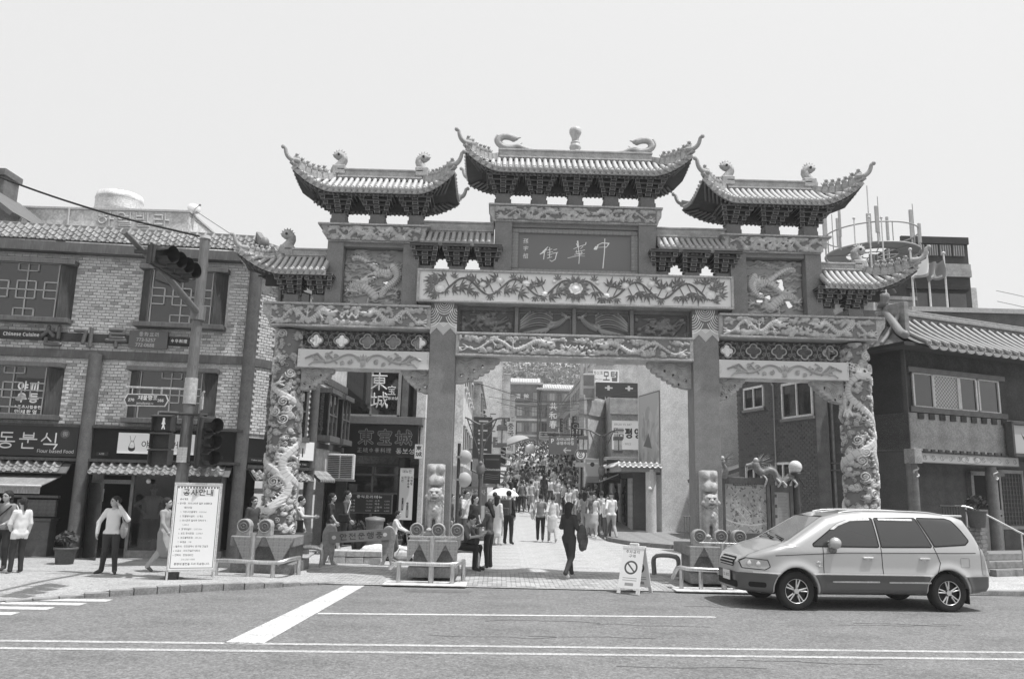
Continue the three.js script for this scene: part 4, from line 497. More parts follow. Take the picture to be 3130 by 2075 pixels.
    for (const s of [-1,1]) { const m = mb(),a = (dx,y) => V(s * dx,10.1 + y,0); m.tube([a(0.95,0.02),a(1.2,0.06),a(1.4,0.13),a(1.6,0.08),a(1.8,0.12),a(1.88,0.24),a(1.8,0.36),a(1.64,0.37),a(1.52,0.33)],(t) => 0.035 + 0.05 * Math.sin(Math.min(1,t * 1.3) * 1.57),40,8); m.sph(a(1.5,0.33),0.07,8,1.5,0.9,0.9); m.cyl(a(1.6,0.36).toArray(),a(1.76,0.46).toArray(),0.025,0.005,5); m.cyl(a(1.45,0.33).toArray(),a(1.34,0.36).toArray(),0.03,0.012,6); m.cyl(a(1.42,0.12).toArray(),a(1.3,0.22).toArray(),0.03,0.008,5); for (let k = 0; k < 12; k++) { const t = k / 11,y = 0.1 + 0.28 * t,x = 1.86 + 0.06 * Math.sin(t * 3.1); m.cyl(a(x,y).toArray(),a(x + 0.08,y + 0.04).toArray(),0.03,0.004,5); } m.cyl(a(1.62,0.08).toArray(),a(1.5,0).toArray(),0.035,0.03,6).cyl(a(1.25,0.06).toArray(),a(1.1,0).toArray(),0.03,0.025,6); mesh('ridge_dragon',m.geo(),RIDGE,c); } }
  for (const s of [-1,1]) {
    const tx = s * 4.72,c = roof(tx,1.855,0.95,8.725,9.155,9.28,9.48,1.02); for (let i = -1; i <= 1; i++) bracket(tx + i * 0.92,8.03,8.73,G,0.42,0.6,0.3); board2(-1.3,1.3,8.46,8.8,c); hook(c,-1.0,9.46,-1); hook(c,1.0,9.46,1);
    const sx = s * 2.79,d = roof(sx,0.86,0.86,7.565,7.565,8.0,8.21,0.86,{ ends: [0,0],beasts: 0,hz: 0.55 }); for (let i = -1; i <= 1; i++) bracket(sx + i * 0.74,6.95,7.57,G,0.34,0.46,0.16); board2(-0.86,0.86,7.36,7.64,d);
    const ox = s * 6.73,o = roof(ox,0.98,s < 0 ? 0.05 : 0.05,6.768,7.18,7.29,7.45,0.12,{ ends: s < 0 ? [1,0] : [0,1],beasts: 5,hz: 0.62 }); bracket(s * 5.93,6.07,6.78,G,0.34,0.52,0.26); bracket(s * 6.62,6.07,6.78,G,0.34,0.52,0.26); board2(s < 0 ? -0.55 : -0.95,s < 0 ? 0.95 : 0.55,6.55,6.85,o); hook(o,s * 0.1,7.42,s);
  }
  // stone plinths with carved cloth triangles and drum stones
  for (const [x,w] of [[-6.62,1.36],[-3.03,1.06],[3.03,1.2],[6.62,1.36]]) {
    const p = grp('plinth',G,[x,0.1,0.12]),hw = w / 2,m = mb(); m.box(-hw * 0.97,0,-0.75,hw * 0.97,0.22,0.75,0.02).box(-hw * 0.78,0.22,-0.6,hw * 0.78,0.56,0.6).box(-hw,0.56,-0.82,hw,0.78,0.82,0.03); mesh('base_block',m.geo(),grey(0.17,0.8,'blotch',0.9,{ bump: 0.006 }),p);
    const S = new THREE.Shape(); S.moveTo(-0.3,0); S.lineTo(0.3,0); S.lineTo(0,-0.58); S.closePath(); const cr = (o) => mb().ext(S,0.05,M4(...o),0.01).geo(); for (const o of w > 1.3 ? [[-0.3,0.76,0.8],[0.38,0.76,0.8]] : [[0,0.76,0.8]]) { mesh('cloth_triangle',cr(o),grey(0.3,0.8,'blotch',0.12,{ bump: 0.02 }),p); }
    if (Math.abs(x) < 4) { const S3 = new THREE.Shape(); S3.moveTo(0,0); S3.lineTo(0.3,0); S3.lineTo(0,-0.5); S3.closePath(); for (const s of [-1,1]) mesh('cloth_triangle',mb().ext(S3,0.05,new THREE.Matrix4().makeScale(-s,1,1).setPosition(s * hw,0.76,0.8)).geo(),grey(0.3,0.8,'blotch',0.12,{ bump: 0.02 }),p); }
    const drums = Math.abs(x) < 4 ? [-0.36,0.1,0.5] : x < 0 ? [-0.45,0] : [0.0,0.45];
    for (const d of drums) { const k = mb(); k.cyl([d,0.98,0.5],[d,0.98,0.72],0.145,0.145,20).box(d - 0.14,0.78,0.5,d + 0.14,0.98,0.72,0.01); k.add(new THREE.TorusGeometry(0.13,0.018,6,24).translate(d,0.98,0.72)); mesh('drum_stone',k.geo(),grey(0.3,0.75,'blotch',0.3),p); const q = mb().cyl([d,0.98,0.715],[d,0.98,0.73],0.115,0.105,20).add(new THREE.TorusGeometry(0.06,0.014,6,18).translate(d,0.98,0.73)).sph([d,0.98,0.73],0.03,8,1,1,0.5); mesh('drum_face',q.geo(),grey(0.12,0.75,'blotch',0.2),p); }
  }
}
// ---------- left: brick corner building ----------
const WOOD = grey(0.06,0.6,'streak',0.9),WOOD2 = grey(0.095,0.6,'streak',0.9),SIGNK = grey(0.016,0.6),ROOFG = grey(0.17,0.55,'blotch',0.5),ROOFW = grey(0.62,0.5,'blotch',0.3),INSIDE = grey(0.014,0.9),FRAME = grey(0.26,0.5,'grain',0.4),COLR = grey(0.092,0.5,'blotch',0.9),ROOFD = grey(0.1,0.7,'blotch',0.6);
const BRICKM = [0.62,0.57,0.54,0.5,0.59,0.4,0.32].map((a) => grey(a,0.85,'blotch',0.33)),BRICKG = new RoundedBoxGeometry(0.168,0.062,0.03,1,0.006);
// lays bricks on vertical rectangles of a parent's plane z = 0; the nearest to the middle are parts, the rest one part
function brickwork(parent,areas,solid,most,seed,frames) {
  const R = rng(seed),all = []; areas.forEach(([x0,y0,x1,y1],ai) => { let row = 0; for (let y = y0 + 0.04; y < y1 - 0.03; y += 0.0755,row++) for (let x = x0 + 0.05 + (row % 2) * 0.09; x < x1 - 0.04; x += 0.181) if (!solid.some(([a,b,c,d,k]) => (k ?? ai) === ai && x > a - 0.06 && x < c + 0.06 && y > b - 0.02 && y < d + 0.02)) all.push([x,y,ai]); });
  const m = new THREE.Matrix4(),one = new THREE.Matrix4(),fr = frames || [new THREE.Matrix4()],mats = all.map(([x,y,ai]) => { one.compose(V(x,y,0.012 + R() * 0.006),new THREE.Quaternion().setFromEuler(new THREE.Euler((R() - 0.5) * 0.03,(R() - 0.5) * 0.03,0)),V(0.98 + R() * 0.04,1,1)); return fr[ai].clone().multiply(one); });
  const tone = () => { const r = R(); return r < 0.13 ? 5 + Math.floor(R() * 2) : Math.floor(R() * 5); },step = Math.max(1,all.length / most),pick = new Set(); for (let i = 0; i < Math.min(most,all.length); i++) pick.add(Math.floor(i * step));
  const rest = []; all.forEach((_,i) => { if (pick.has(i)) { const b = mesh('brick',BRICKG,BRICKM[tone()],parent); mats[i].decompose(b.position,b.quaternion,b.scale); } else rest.push(mats[i]); });
  if (rest.length) { const im = new THREE.InstancedMesh(BRICKG,grey(0.6,0.85,'blotch',0.33),rest.length),k = new THREE.Color(); im.name = 'bricks'; im.userData.kind = 'stuff'; rest.forEach((q,i) => { im.setMatrixAt(i,q); const a = [1,0.92,0.87,0.8,0.95,0.65,0.52][tone()]; im.setColorAt(i,k.setRGB(a,a,a)); }); im.castShadow = im.receiveShadow = true; parent.add(im); }
}
// projecting bay window with lattice bars; x, y of its centre on the parent's plane z = 0
function bay(parent,x,y,w,h,extra) {
  const b = grp('bay_window',parent,[x,y,0]),d = 0.26,gw = w - 0.56,t = 0.12;
  mesh('lintel',mb().box(-w / 2 - 0.02,h / 2 - t,0.0,w / 2 + 0.02,h / 2,d + 0.05,0.01).geo(),WOOD2,b); mesh('sill',mb().box(-w / 2 - 0.03,-h / 2,0.0,w / 2 + 0.03,-h / 2 + t,d + 0.07,0.01).geo(),WOOD2,b);
  for (const s of [-1,1]) mesh('side_panel',mb().bx(s * (gw / 2 + 0.13),0,d / 2,0.37,h - 2 * t,0.03,s * 0.8).geo(),WOOD,b);
  mesh('glass',mb().box(-gw / 2,-h / 2 + t,d - 0.06,gw / 2,h / 2 - t,d - 0.05).geo(),GLASS,b);
  const m = mb(),H = h / 2 - t,W = gw / 2,B = 0.028,bar = (x0,y0,x1,y1) => m.box(Math.min(x0,x1) - B / 2,Math.min(y0,y1) - B / 2,d - 0.048,Math.max(x0,x1) + B / 2,Math.max(y0,y1) + B / 2,d - 0.012); const sq = (cx,cy,rx,ry) => { bar(cx - rx,cy - ry,cx + rx,cy - ry); bar(cx - rx,cy + ry,cx + rx,cy + ry); bar(cx - rx,cy - ry,cx - rx,cy + ry); bar(cx + rx,cy - ry,cx + rx,cy + ry); };
  for (const s of [-1,1]) { bar(-W,s * H,W,s * H); bar(s * W,-H,s * W,H); bar(s * W * 0.93,-H,s * W * 0.93,H); sq(0,s * H * 0.84,W * 0.3,H * 0.14); sq(s * W * 0.74,0,W * 0.2,H * 0.3); } bar(-W * 0.93,0,W * 0.93,0); bar(0,-H,0,H); sq(0,0,W * 0.28,H * 0.32);
  mesh('lattice',m.geo(),FRAME,b); return b;
}
// S-tile pent roof: courses of wavy tiles on the parent's plane
const GIWA = (() => { const P = [],I = [],n = 10,L = 0.21,D = 0.2; for (let i = 0; i <= n; i++) { const u = i / n,y = u < 0.5 ? 0.055 * Math.sin(u * 2 * Math.PI) : -0.022 * Math.sin((u - 0.5) * 2 * Math.PI); for (const [z,o] of [[D,-0.016],[D,0.004],[0,0.004]]) P.push((u - 0.5) * L * 1.06,y + o,z); } for (let i = 0; i < n; i++) for (const o of [0,1]) { const a = i * 3 + o; I.push(a,a + 3,a + 4,a,a + 4,a + 1); } const g = new THREE.BufferGeometry(); g.setAttribute('position',new THREE.BufferAttribute(new Float32Array(P),3)); g.setAttribute('uv',new THREE.BufferAttribute(new Float32Array(P.flatMap((_,i) => i % 3 === 0 ? [P[i],P[i + 2]] : [])),2)); g.setIndex(I); g.computeVertexNormals(); return g; })();
const GEND = mb().cyl([0,0.01,0],[0,0.01,0.025],0.052,0.052,12).sph([0,0.01,0.026],0.03,6,1,1,0.4).geo();
function giwa(parent,x0,x1,yTop,zTop,courses,slope,mat = ROOFG) { // rises inwards: first course at the eave
  const g = grp('tiled_roof',parent,[0,0,0]),n = Math.floor((x1 - x0) / 0.21),R = rng(n * 13 + courses),c = Math.cos(slope) * 0.17,s = Math.sin(slope) * 0.17; mesh('roof_board',mb().bx((x0 + x1) / 2,yTop - s * courses / 2 - 0.05,zTop + c * courses / 2,x1 - x0,0.03,0.17 * courses,0,0,slope).geo(),ROOFD,g);
  for (let k = 0; k < courses; k++) for (let i = 0; i < n; i++) { const t = mesh('tile',GIWA,[mat,TONED,TONEL][Math.floor(R() * 3)],g); t.position.set(x0 + (i + 0.5) * 0.21,yTop - s * (k + 0) + 0.012 * k * 0 ,zTop + c * k); t.rotation.x = slope - 0.12; }
  for (let i = 0; i < n; i++) { const t = mesh('tile_end',GEND,ROOFW,g); t.position.set(x0 + (i + 0.27) * 0.21,yTop - s * courses + 0.0,zTop + c * courses + 0.02); } return g;
}
const TONED = grey(0.13,0.5,'blotch',0.5),TONEL = grey(0.21,0.5,'blotch',0.5);
function letters3D(name,text,parent,x,y,z,size,r,m,gap = 0.5) { [...text].forEach((ch,i) => { const k = mb(); for (const q of strokes(ch)) { const P = q.map(([a,b]) => V(x + i * size * (1 + gap) + a * size,y + (1 - b) * size,z)); for (let j = 0; j + 1 < P.length; j++) { k.cyl(P[j].toArray(),P[j + 1].toArray(),r,r,8).sph(P[j],r,6); } k.sph(P[P.length - 1],r,6); } mesh(name,k.geo(),m,parent); }); }
const brickHouse = thing('brick_corner_building','three storey pale brick corner house with bay windows and a wavy tiled roof edge','building',[-6.9,0,-20.3],rad(6));
{
  const B = brickHouse,CH = new THREE.Matrix4().compose(V(0,0,0),new THREE.Quaternion().setFromEuler(new THREE.Euler(0,rad(57.7 - 6),0)),V(1,1,1)); // chamfer turns back
  const inv = new THREE.Matrix4().makeRotationY(-rad(6)).multiply(new THREE.Matrix4().makeTranslation(6.9,0,20.3)); // world -> local
  const frameAt = (x,z,turn) => inv.clone().multiply(M4(x,0,z,turn)); const cf = frameAt(-6.5,-20.42,rad(57.7)),sf = frameAt(-5.3,-22.3,rad(88));
  const wallM = grey(0.44,0.9,'blotch',0.8),core = (name,m4,x0,y0,x1,y1,d = 0.2,mm = wallM,z = 0) => { const g = mb().box(x0,y0,z - d,x1,y1,z).geo(); g.applyMatrix4(m4); return mesh(name,g,mm,B); },I4 = new THREE.Matrix4();
  core('wall',I4,-8.2,2.45,0.4,7.75); core('wall',cf,0,2.3,2.28,7.75); core('wall',sf,0,2.3,4.3,7.4); core('side_wall',inv.clone().multiply(M4(-14.9,0,-19.6,rad(90))),0,0,6,7.75,0.2); mesh('roof_deck',mb().box(-8.2,7.72,-5,0.2,7.8,-0.3).geo(),ROOFD,B);
  const wins = [[-5.12,6.6],[-1.37,6.6],[-5.12,4.08],[-1.41,4.08]],solid = wins.map(([x,y],i) => [x - 1.08,y - 0.82,x + 1.08,y + 0.82,i < 2 ? 0 : 1]);
  const pil = grp('brick_facing',B); brickwork(pil,[[-8.0,5.15,0.25,7.62],[-8.0,3.3,0.25,4.95],[0.12,5.15,2.2,7.6],[0.12,3.2,2.2,4.95],[0.1,3.2,4.2,4.9]],[...solid,[0.7,3.1,1.9,4.8,3],[0.6,3.1,1.9,4.8,4],[2.2,3.1,3.5,4.8,4],[0.75,5.5,1.8,7.3,2],[0,7.0,0.4,7.6,2]],300,71,[I4,I4,cf,cf,sf]);
  for (const [x,y] of wins) bay(B,x,y,2.14,y > 5 ? 1.62 : 1.42);
  const bc = grp('chamfer',B); cf.decompose(bc.position,bc.quaternion,bc.scale); const bs = grp('side',B); sf.decompose(bs.position,bs.quaternion,bs.scale);
  bc.name = 'chamfered_corner'; bs.name = 'alley_front'; mesh('bay_glass',mb().box(0.75,3.2,0.02,1.85,4.7,0.2).geo(),GLASS,bc); mesh('bay_frame',mb().box(0.65,4.65,0,1.95,4.8,0.3).box(0.65,3.08,0,1.95,3.22,0.3).box(0.68,3.2,0.2,0.76,4.68,0.23).box(1.26,3.2,0.2,1.32,4.68,0.23).box(1.82,3.2,0.2,1.9,4.68,0.23).box(0.7,3.9,0.2,1.9,3.94,0.225).geo(),WOOD2,bc); mesh('upper_glass',mb().box(0.8,5.55,0.02,1.75,7.2,0.18).geo(),GLASS,bc); mesh('upper_frame',mb().box(0.7,7.2,0,1.85,7.34,0.26).box(0.7,5.42,0,1.85,5.56,0.26).box(1.24,5.5,0.18,1.3,7.2,0.21).box(0.74,6.4,0.18,1.8,6.44,0.21).box(1.7,5.5,0.18,1.78,7.2,0.21).geo(),FRAME,bc);
  for (const x of [1.2,2.9]) { mesh('bay_glass',mb().box(x - 0.5,3.35,0.02,x + 0.5,4.6,0.3).geo(),GLASS,bs); mesh('bay_frame',mb().box(x - 0.6,4.58,0,x + 0.6,4.72,0.42).box(x - 0.6,3.2,0,x + 0.6,3.36,0.42).box(x - 0.52,3.3,0.3,x - 0.44,4.6,0.33).box(x - 0.03,3.3,0.3,x + 0.03,4.6,0.33).box(x + 0.44,3.3,0.3,x + 0.52,4.6,0.33).box(x - 0.5,3.95,0.3,x + 0.5,3.99,0.325).geo(),WOOD2,bs); }
  core('floor_band',I4,-8.2,4.95,0.4,5.16,0.1,WOOD2,0.06); core('floor_band',cf,0,4.94,2.28,5.15,0.1,WOOD2,0.06); core('floor_band',sf,0,4.92,4.3,5.13,0.1,WOOD2,0.06); core('eave_beam',I4,-8.2,7.62,0.42,7.86,0.3,WOOD2,0.3); core('eave_beam',cf,0,7.6,2.3,7.84,0.3,WOOD2,0.3); core('sign_band',I4,-8.2,2.45,0.4,3.26,0.1,SIGNK,0.1); core('sign_ledge',I4,-8.2,3.22,0.42,3.28,0.2,WOOD,0.2); core('sign_ledge',I4,-8.2,2.4,0.42,2.47,0.2,WOOD,0.2); core('sign_band',cf,0,2.4,2.28,3.1,0.1,SIGNK,0.1); core('sign_ledge',cf,0,2.34,2.3,2.42,0.2,WOOD,0.2); core('floor_band',sf,0,3.0,4.3,3.15,0.1,WOOD,0.1);
  for (const [x,z,r,y] of [[0.38,0.02,0.16,7.62],[-3.32,0.12,0.16,5.05],[-7.2,0.1,0.16,5.05]]) mesh('round_column',mb().cyl([x,0.1,z],[x,y,z],r,r,20).geo(),COLR,B);
  mesh('round_column',mb().cyl([2.3,0.05,0.02],[2.3,5.0,0.02],0.14,0.14,18).geo(),COLR,bc); mesh('round_column',mb().cyl([4.25,0.05,0.02],[4.25,7.3,0.02],0.16,0.16,18).geo(),COLR,bs);
  giwa(B,-8.2,0.45,8.38,-0.06,3,0.95); mesh('ridge',mb().box(-8.2,8.3,-0.25,0.35,8.44,-0.06,0.02).geo(),ROOFG,B); const rc = giwa(bc,0.1,2.4,8.38,-0.28,3,0.95); mesh('ridge',mb().box(0.2,8.3,-0.5,2.6,8.44,-0.28,0.02).geo(),ROOFG,bc); mesh('ridge_end',mb().bx(0.42,8.3,0.1,0.14,0.22,0.7,0.4,0,0.5,0.02).sph([0.6,8.1,0.42],0.16,8,0.8,1,0.7).geo(),ROOFG,B);
  giwa(B,-8.2,-3.6,2.38,0.08,2,0.75); giwa(B,-3.1,0.2,2.38,0.08,2,0.75); giwa(bc,0.15,2.2,2.32,0.08,2,0.75); giwa(bs,0.1,1.9,2.32,0.08,2,0.75);
  // ground floor: dark shops with glazed fronts
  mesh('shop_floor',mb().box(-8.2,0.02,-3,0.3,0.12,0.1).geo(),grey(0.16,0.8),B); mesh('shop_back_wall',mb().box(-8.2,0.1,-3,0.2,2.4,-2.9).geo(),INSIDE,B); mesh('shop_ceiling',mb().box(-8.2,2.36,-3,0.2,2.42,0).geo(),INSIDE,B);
  mesh('shop_counter',mb().box(-5.8,0.12,-0.5,-4.0,0.95,-0.1,0.01).box(-5.9,0.95,-0.55,-3.95,1.02,-0.02,0.01).geo(),grey(0.09,0.6,'blotch',0.5),B); mesh('menu_shelf',mb().box(-4.9,1.05,-0.42,-4.0,1.45,-0.3).box(-5.0,1.5,-0.4,-3.95,1.56,-0.25).geo(),grey(0.14,0.6,'blotch',0.2),B);
  for (const [x0,x1] of [[-3.12,-2.86],[-2.2,-2.12],[-0.05,0.05],[-5.95,-5.85]]) mesh('door_post',mb().box(x0,0.1,-0.1,x1,2.2,-0.02,0.008).geo(),grey(0.16,0.5,'streak',0.6),B); mesh('door_head',mb().box(-3.12,1.88,-0.1,-2.12,1.98,-0.02).geo(),grey(0.2,0.5),B); mesh('shop_window',mb().box(-2.12,0.3,-0.07,-0.05,2.2,-0.06).geo(),PANE,B); mesh('window_sill',mb().box(-2.12,0.1,-0.14,0.1,0.3,0).geo(),grey(0.2,0.7,'blotch',0.5),B); const dl = mesh('door_leaf',mb().box(0,0.12,-0.02,0.85,1.9,0.02).geo(),GLASS,B); dl.position.set(-3.1,0,0.05); dl.rotation.y = -0.9;
  { const t = mb(); t.box(-1.55,0.75,-1.3,-0.6,0.79,-0.7).box(-1.5,0.12,-1.25,-1.46,0.75,-1.21).box(-0.7,0.12,-0.8,-0.66,0.75,-0.76).box(-1.9,0.45,-1.1,-1.65,0.48,-0.8).box(-1.9,0.12,-1.1,-1.87,0.9,-1.07); mesh('cafe_table',t.geo(),grey(0.2,0.5),B); }
  { const a = mb(); a.bx(-4.65,1.92,0.55,1.7,0.02,1.05,0,0,0.22).box(-5.5,1.62,1.06,-3.82,1.81,1.08).geo(); mesh('awning',a.geo(),grey(0.22,0.7,'streak',0.5),B); mesh('awning_rail',mb().cyl([-5.5,1.8,1.08],[-3.8,1.8,1.08],0.025,0.025,8).geo(),grey(0.5,0.4),B); }
  for (const [x,y,s] of [[-3.0,1.45,0.2],[-2.95,0.95,0.14]]) mesh('paper_notice',mb().box(x,y,-0.01,x + s,y + s * 1.5,0.0).geo(),grey(0.6,0.8),B); mesh('door_lamp',mb().sph([-1.75,1.96,0.1],0.06,8).geo(),grey(0.7,0.5),B); mesh('door_lamp',mb().sph([-0.85,1.94,0.1],0.06,8).geo(),grey(0.7,0.5),B);
}
// the signs of the brick building
const onBrick = (x,y,z) => V(x,y,z).applyMatrix4(new THREE.Matrix4().makeRotationY(rad(6)).setPosition(-6.9,0,-20.3)).toArray();
{
  let s = thing('letter_sign','row of three thick raised dark Hangul letters on a bar between the brick storeys','sign',onBrick(0,0,0),rad(6));
  letters3D('letter','신기루',s,-4.62,5.24,0.16,0.46,0.05,grey(0.1,0.55),0.66); mesh('bar',mb().box(-5.64,5.36,0.04,-1.1,5.58,0.1,0.01).geo(),grey(0.05,0.6),s);
  const sg = (name,label,x0,y0,x1,y1,z,c,d = 0.06,edge) => { const t = thing(name,label,'sign',onBrick(0,0,0),rad(6)); board('sign_panel',t,(x0 + x1) / 2,(y0 + y1) / 2,z,x1 - x0,y1 - y0,d,c,{ edge: edge || SIGNK }); return t; };
  { const [c,x] = canvas(1024,190,28); write(x,'Chinese Cuisine',95,30,112,{ col: 215 }); sg('wall_sign','black strip sign reading Chinese Cuisine left of the raised Hangul letters',-5.64,5.36,-4.62,5.57,0.14,c); }
  { const [c,x] = canvas(700,320,92); write(x,'중화요리',170,20,84,{ col: 190,w: 0.09 }); x.font = '84px sans-serif'; x.fillStyle = g8(200); x.fillText('773-5257',130,198); x.fillText('772-0688',120,295); sg('wall_sign','grey sign with two telephone numbers right of the raised Hangul letters',-2.55,5.25,-1.62,5.69,0.16,c,0.08,grey(0.12)); }
  { const [c,x] = canvas(420,150,26); write(x,'中华料理',22,34,84,{ col: 215,gap: 0.08 }); sg('wall_sign','small black sign with four white Chinese characters behind the traffic light pole',-1.58,5.38,-1.1,5.56,0.14,c); }
  { const [c,x] = canvas(1400,420,24); write(x,'우동분식',30,80,255,{ col: 205,w: 0.075 }); x.font = '64px sans-serif'; x.fillStyle = g8(190); x.fillText('Flour based Food',870,370); x.fillStyle = g8(70); x.beginPath(); x.arc(1220,100,62,0,7); x.fill(); write(x,'街',1185,62,75,{ col: 130 }); sg('shop_sign','black shop sign reading Flour based Food below large white Hangul',-5.9,2.5,-3.48,3.22,0.15,c); }
  { const [c,x] = canvas(1240,350,232); x.strokeStyle = g8(60); x.lineWidth = 6; x.beginPath(); x.moveTo(185,50); x.lineTo(210,140); x.lineTo(180,240); x.moveTo(275,50); x.lineTo(250,140); x.lineTo(282,240); x.moveTo(205,135); x.lineTo(255,135); x.moveTo(205,150); x.lineTo(255,150); x.stroke(); x.fillStyle = g8(40); x.beginPath(); x.ellipse(230,265,56,50,0,0,7); x.fill(); x.fillStyle = g8(232); x.beginPath(); x.ellipse(230,238,40,20,0,0,7); x.fill(); write(x,'야그기커피',380,120,130,{ col: 40,w: 0.1,gap: 0.22 }); sg('shop_sign','white coffee sign with a drawn glass brewer behind the traffic lights',-2.53,2.62,-0.72,3.12,0.18,c,0.08,grey(0.5)); }
  { const [c,x] = canvas(220,64,20); x.font = '42px sans-serif'; x.fillStyle = g8(190); x.fillText('A-TO',50,48); sg('address_plate','tiny black plate reading A-TO left of the white coffee sign',-3.02,2.55,-2.74,2.64,0.15,c,0.03); }
  { const [c,x] = canvas(200,64,20); x.font = '46px sans-serif'; x.fillStyle = g8(200); x.fillText('Tea',60,50); sg('address_plate','tiny black plate reading Tea just right of the vehicle signal',-0.25,2.54,-0.02,2.62,0.15,c,0.03); }
  const cw = (d,y) => [-6.5 + 1.2 / 2.247 * d,y,-20.42 - 1.9 / 2.247 * d]; const off = V(0.845,0,0.534);
  { const [c,x] = canvas(360,380,232); write(x,'커피',-190,130,190,{ col: 40,w: 0.1,gap: 0.2 }); const t = thing('shop_sign','white square sign end with one Hangul syllable behind the left dragon pillar','sign',[...cw(1.72,2.86)].map((v,i) => v + off.getComponent(i) * 0.16),rad(57.7)); board('sign_panel',t,0.1,0,0,0.86,0.5,0.06,c,{ edge: grey(0.5) }); }
  { const [c,x] = canvas(300,110,22); x.font = '40px sans-serif'; x.fillStyle = g8(200); x.fillText('Coffee & Tea',25,70); const t = thing('address_plate','black strip reading Coffee and Tea above the chamfered corner awning','sign',cw(1.75,2.5).map((v,i) => v + off.getComponent(i) * 0.16),rad(57.7)); board('sign_panel',t,0,0,0,0.8,0.12,0.03,c); }
  { const [c,x] = canvas(300,110,22); x.font = '44px sans-serif'; x.fillStyle = g8(190); x.fillText('Take out',60,72); const t = thing('address_plate','black strip reading Take out left of the left dragon pillar','sign',cw(0.3,2.55).map((v,i) => v + off.getComponent(i) * 0.16),rad(57.7)); board('sign_panel',t,0,0,0,0.6,0.13,0.03,c); }
  { const [c,x] = canvas(256,340,40); x.globalAlpha = 1; write(x,'야끼',20,30,95,{ col: 205,w: 0.16 }); write(x,'우동',20,140,95,{ col: 190,w: 0.16 }); x.fillStyle = g8(150); x.beginPath(); x.ellipse(60,190,50,26,-0.3,0,7); x.fill(); write(x,'스포츠시합응원',6,258,32,{ col: 200,w: 0.16 }); write(x,'단체환영',20,300,40,{ col: 200,w: 0.15,gap: 0.35 }); sg('window_poster','dark window poster with pale Hangul inside the lower left bay window',-5.05,3.5,-4.4,4.38,0.235,c,0.006); }
}
{ // the Chinese restaurant at the back of the alley
  const D = thing('restaurant_building','dark fronted two storey Chinese restaurant set back between brick house and gate column','building',[-5.3,0,-26.3]);
  const w = grey(0.13,0.8,'blotch',1),wl = grey(0.62,0.8,'blotch',1);
  mesh('wall',mb().box(0,4.22,-3,2.0,7.4,-0.1).box(0,3.9,-3,2.75,4.22,0.0).box(2.0,4.22,-3,2.2,5.9,0.0).geo(),w,D); mesh('ledge',mb().box(-0.02,3.95,0,2.75,4.2,0.3,0.01).geo(),grey(0.15,0.7),D); mesh('side_pillar',mb().box(2.5,4.22,-3,2.8,7.6,0).geo(),wl,D);
  mesh('window',mb().box(0.1,4.25,-0.09,1.9,5.8,-0.04).geo(),GLASS,D); mesh('window_frame',mb().box(0.04,4.2,-0.06,1.95,4.28,0).box(0.04,4.2,-0.06,0.12,5.85,0).box(0.96,4.2,-0.06,1.02,5.85,0).box(1.86,4.2,-0.06,1.96,5.85,0).geo(),grey(0.3,0.5),D);
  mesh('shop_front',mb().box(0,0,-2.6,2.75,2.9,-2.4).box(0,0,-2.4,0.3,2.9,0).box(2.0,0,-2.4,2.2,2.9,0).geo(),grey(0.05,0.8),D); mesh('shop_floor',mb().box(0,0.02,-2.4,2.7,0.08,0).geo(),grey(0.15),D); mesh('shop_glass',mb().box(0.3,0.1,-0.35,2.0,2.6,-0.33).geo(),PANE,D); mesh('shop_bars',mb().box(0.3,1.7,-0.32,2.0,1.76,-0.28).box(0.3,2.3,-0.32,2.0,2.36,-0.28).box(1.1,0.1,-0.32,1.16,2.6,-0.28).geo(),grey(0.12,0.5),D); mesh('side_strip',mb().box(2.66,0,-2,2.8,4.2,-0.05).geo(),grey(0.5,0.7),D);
  const put = (name,label,x0,y0,x1,y1,z,c,d = 0.05) => { const t = thing(name,label,'sign',[-5.3,0,-26.3]); board('sign_panel',t,(x0 + x1) / 2,(y0 + y1) / 2,z,x1 - x0,y1 - y0,d,c); return t; };
  { const [c,x] = canvas(1100,440,20); for (const [w2,col] of [[0.16,150],[0.1,60]]) write(x,'東宝城',270,55,230,{ col,w: w2,gap: 0.12 }); write(x,'正統中華料理',270,320,76,{ col: 160,w: 0.07,gap: 0.04 }); write(x,'동보성',800,320,84,{ col: 205,w: 0.1,gap: 0.05 }); put('shop_sign','black restaurant sign with three large outlined Chinese characters under the left wing',0.0,2.92,2.62,3.92,0.1,c,0.16); }
  { const t = thing('window_lettering','pale brush lettering on the upper restaurant window under the left wing','sign',[-5.3,0,-26.3]); const mk = (s,x,y,sz,r) => letters3D('character',s,t,x,y,0.0,sz,r,grey(0.72,0.6),0.1); mk('東',0.95,5.1,0.55,0.026); mk('城',1.0,4.5,0.52,0.026); mk('宝',1.5,4.94,0.3,0.016); mk('동보성',1.54,4.78,0.1,0.008); }
  { const [c,x] = canvas(220,760,205); for (let i = 0; i < 4; i++) write(x,['자짬탕','장뽕수육','면','삼선'][i],20 + (3 - i) * 50,120,40,{ col: 60,vert: true,w: 0.13 }); write(x,'메뉴판',40,30,44,{ col: 80 }); x.fillStyle = g8(60); for (const [px,py,s] of [[60,470,1],[140,540,1.25]]) { x.fillRect(px - 14 * s,py,28 * s,150 * s); x.beginPath(); x.arc(px,py - 16 * s,15 * s,0,7); x.fill(); x.fillStyle = g8(140); x.fillRect(px - 18 * s,py + 60 * s,36 * s,70 * s); x.fillStyle = g8(90); } const t = put('standing_banner','tall white banner with two small figures beside the restaurant door',2.08,0.92,2.52,2.56,0.12,c,0.02); }
  { const [c,x] = canvas(120,260,215); write(x,'東城',12,20,95,{ col: 40,vert: true,w: 0.11 }); put('projecting_sign','small white upright sign with two characters right of the restaurant sign',2.54,2.86,2.8,3.32,0.3,c,0.08); }
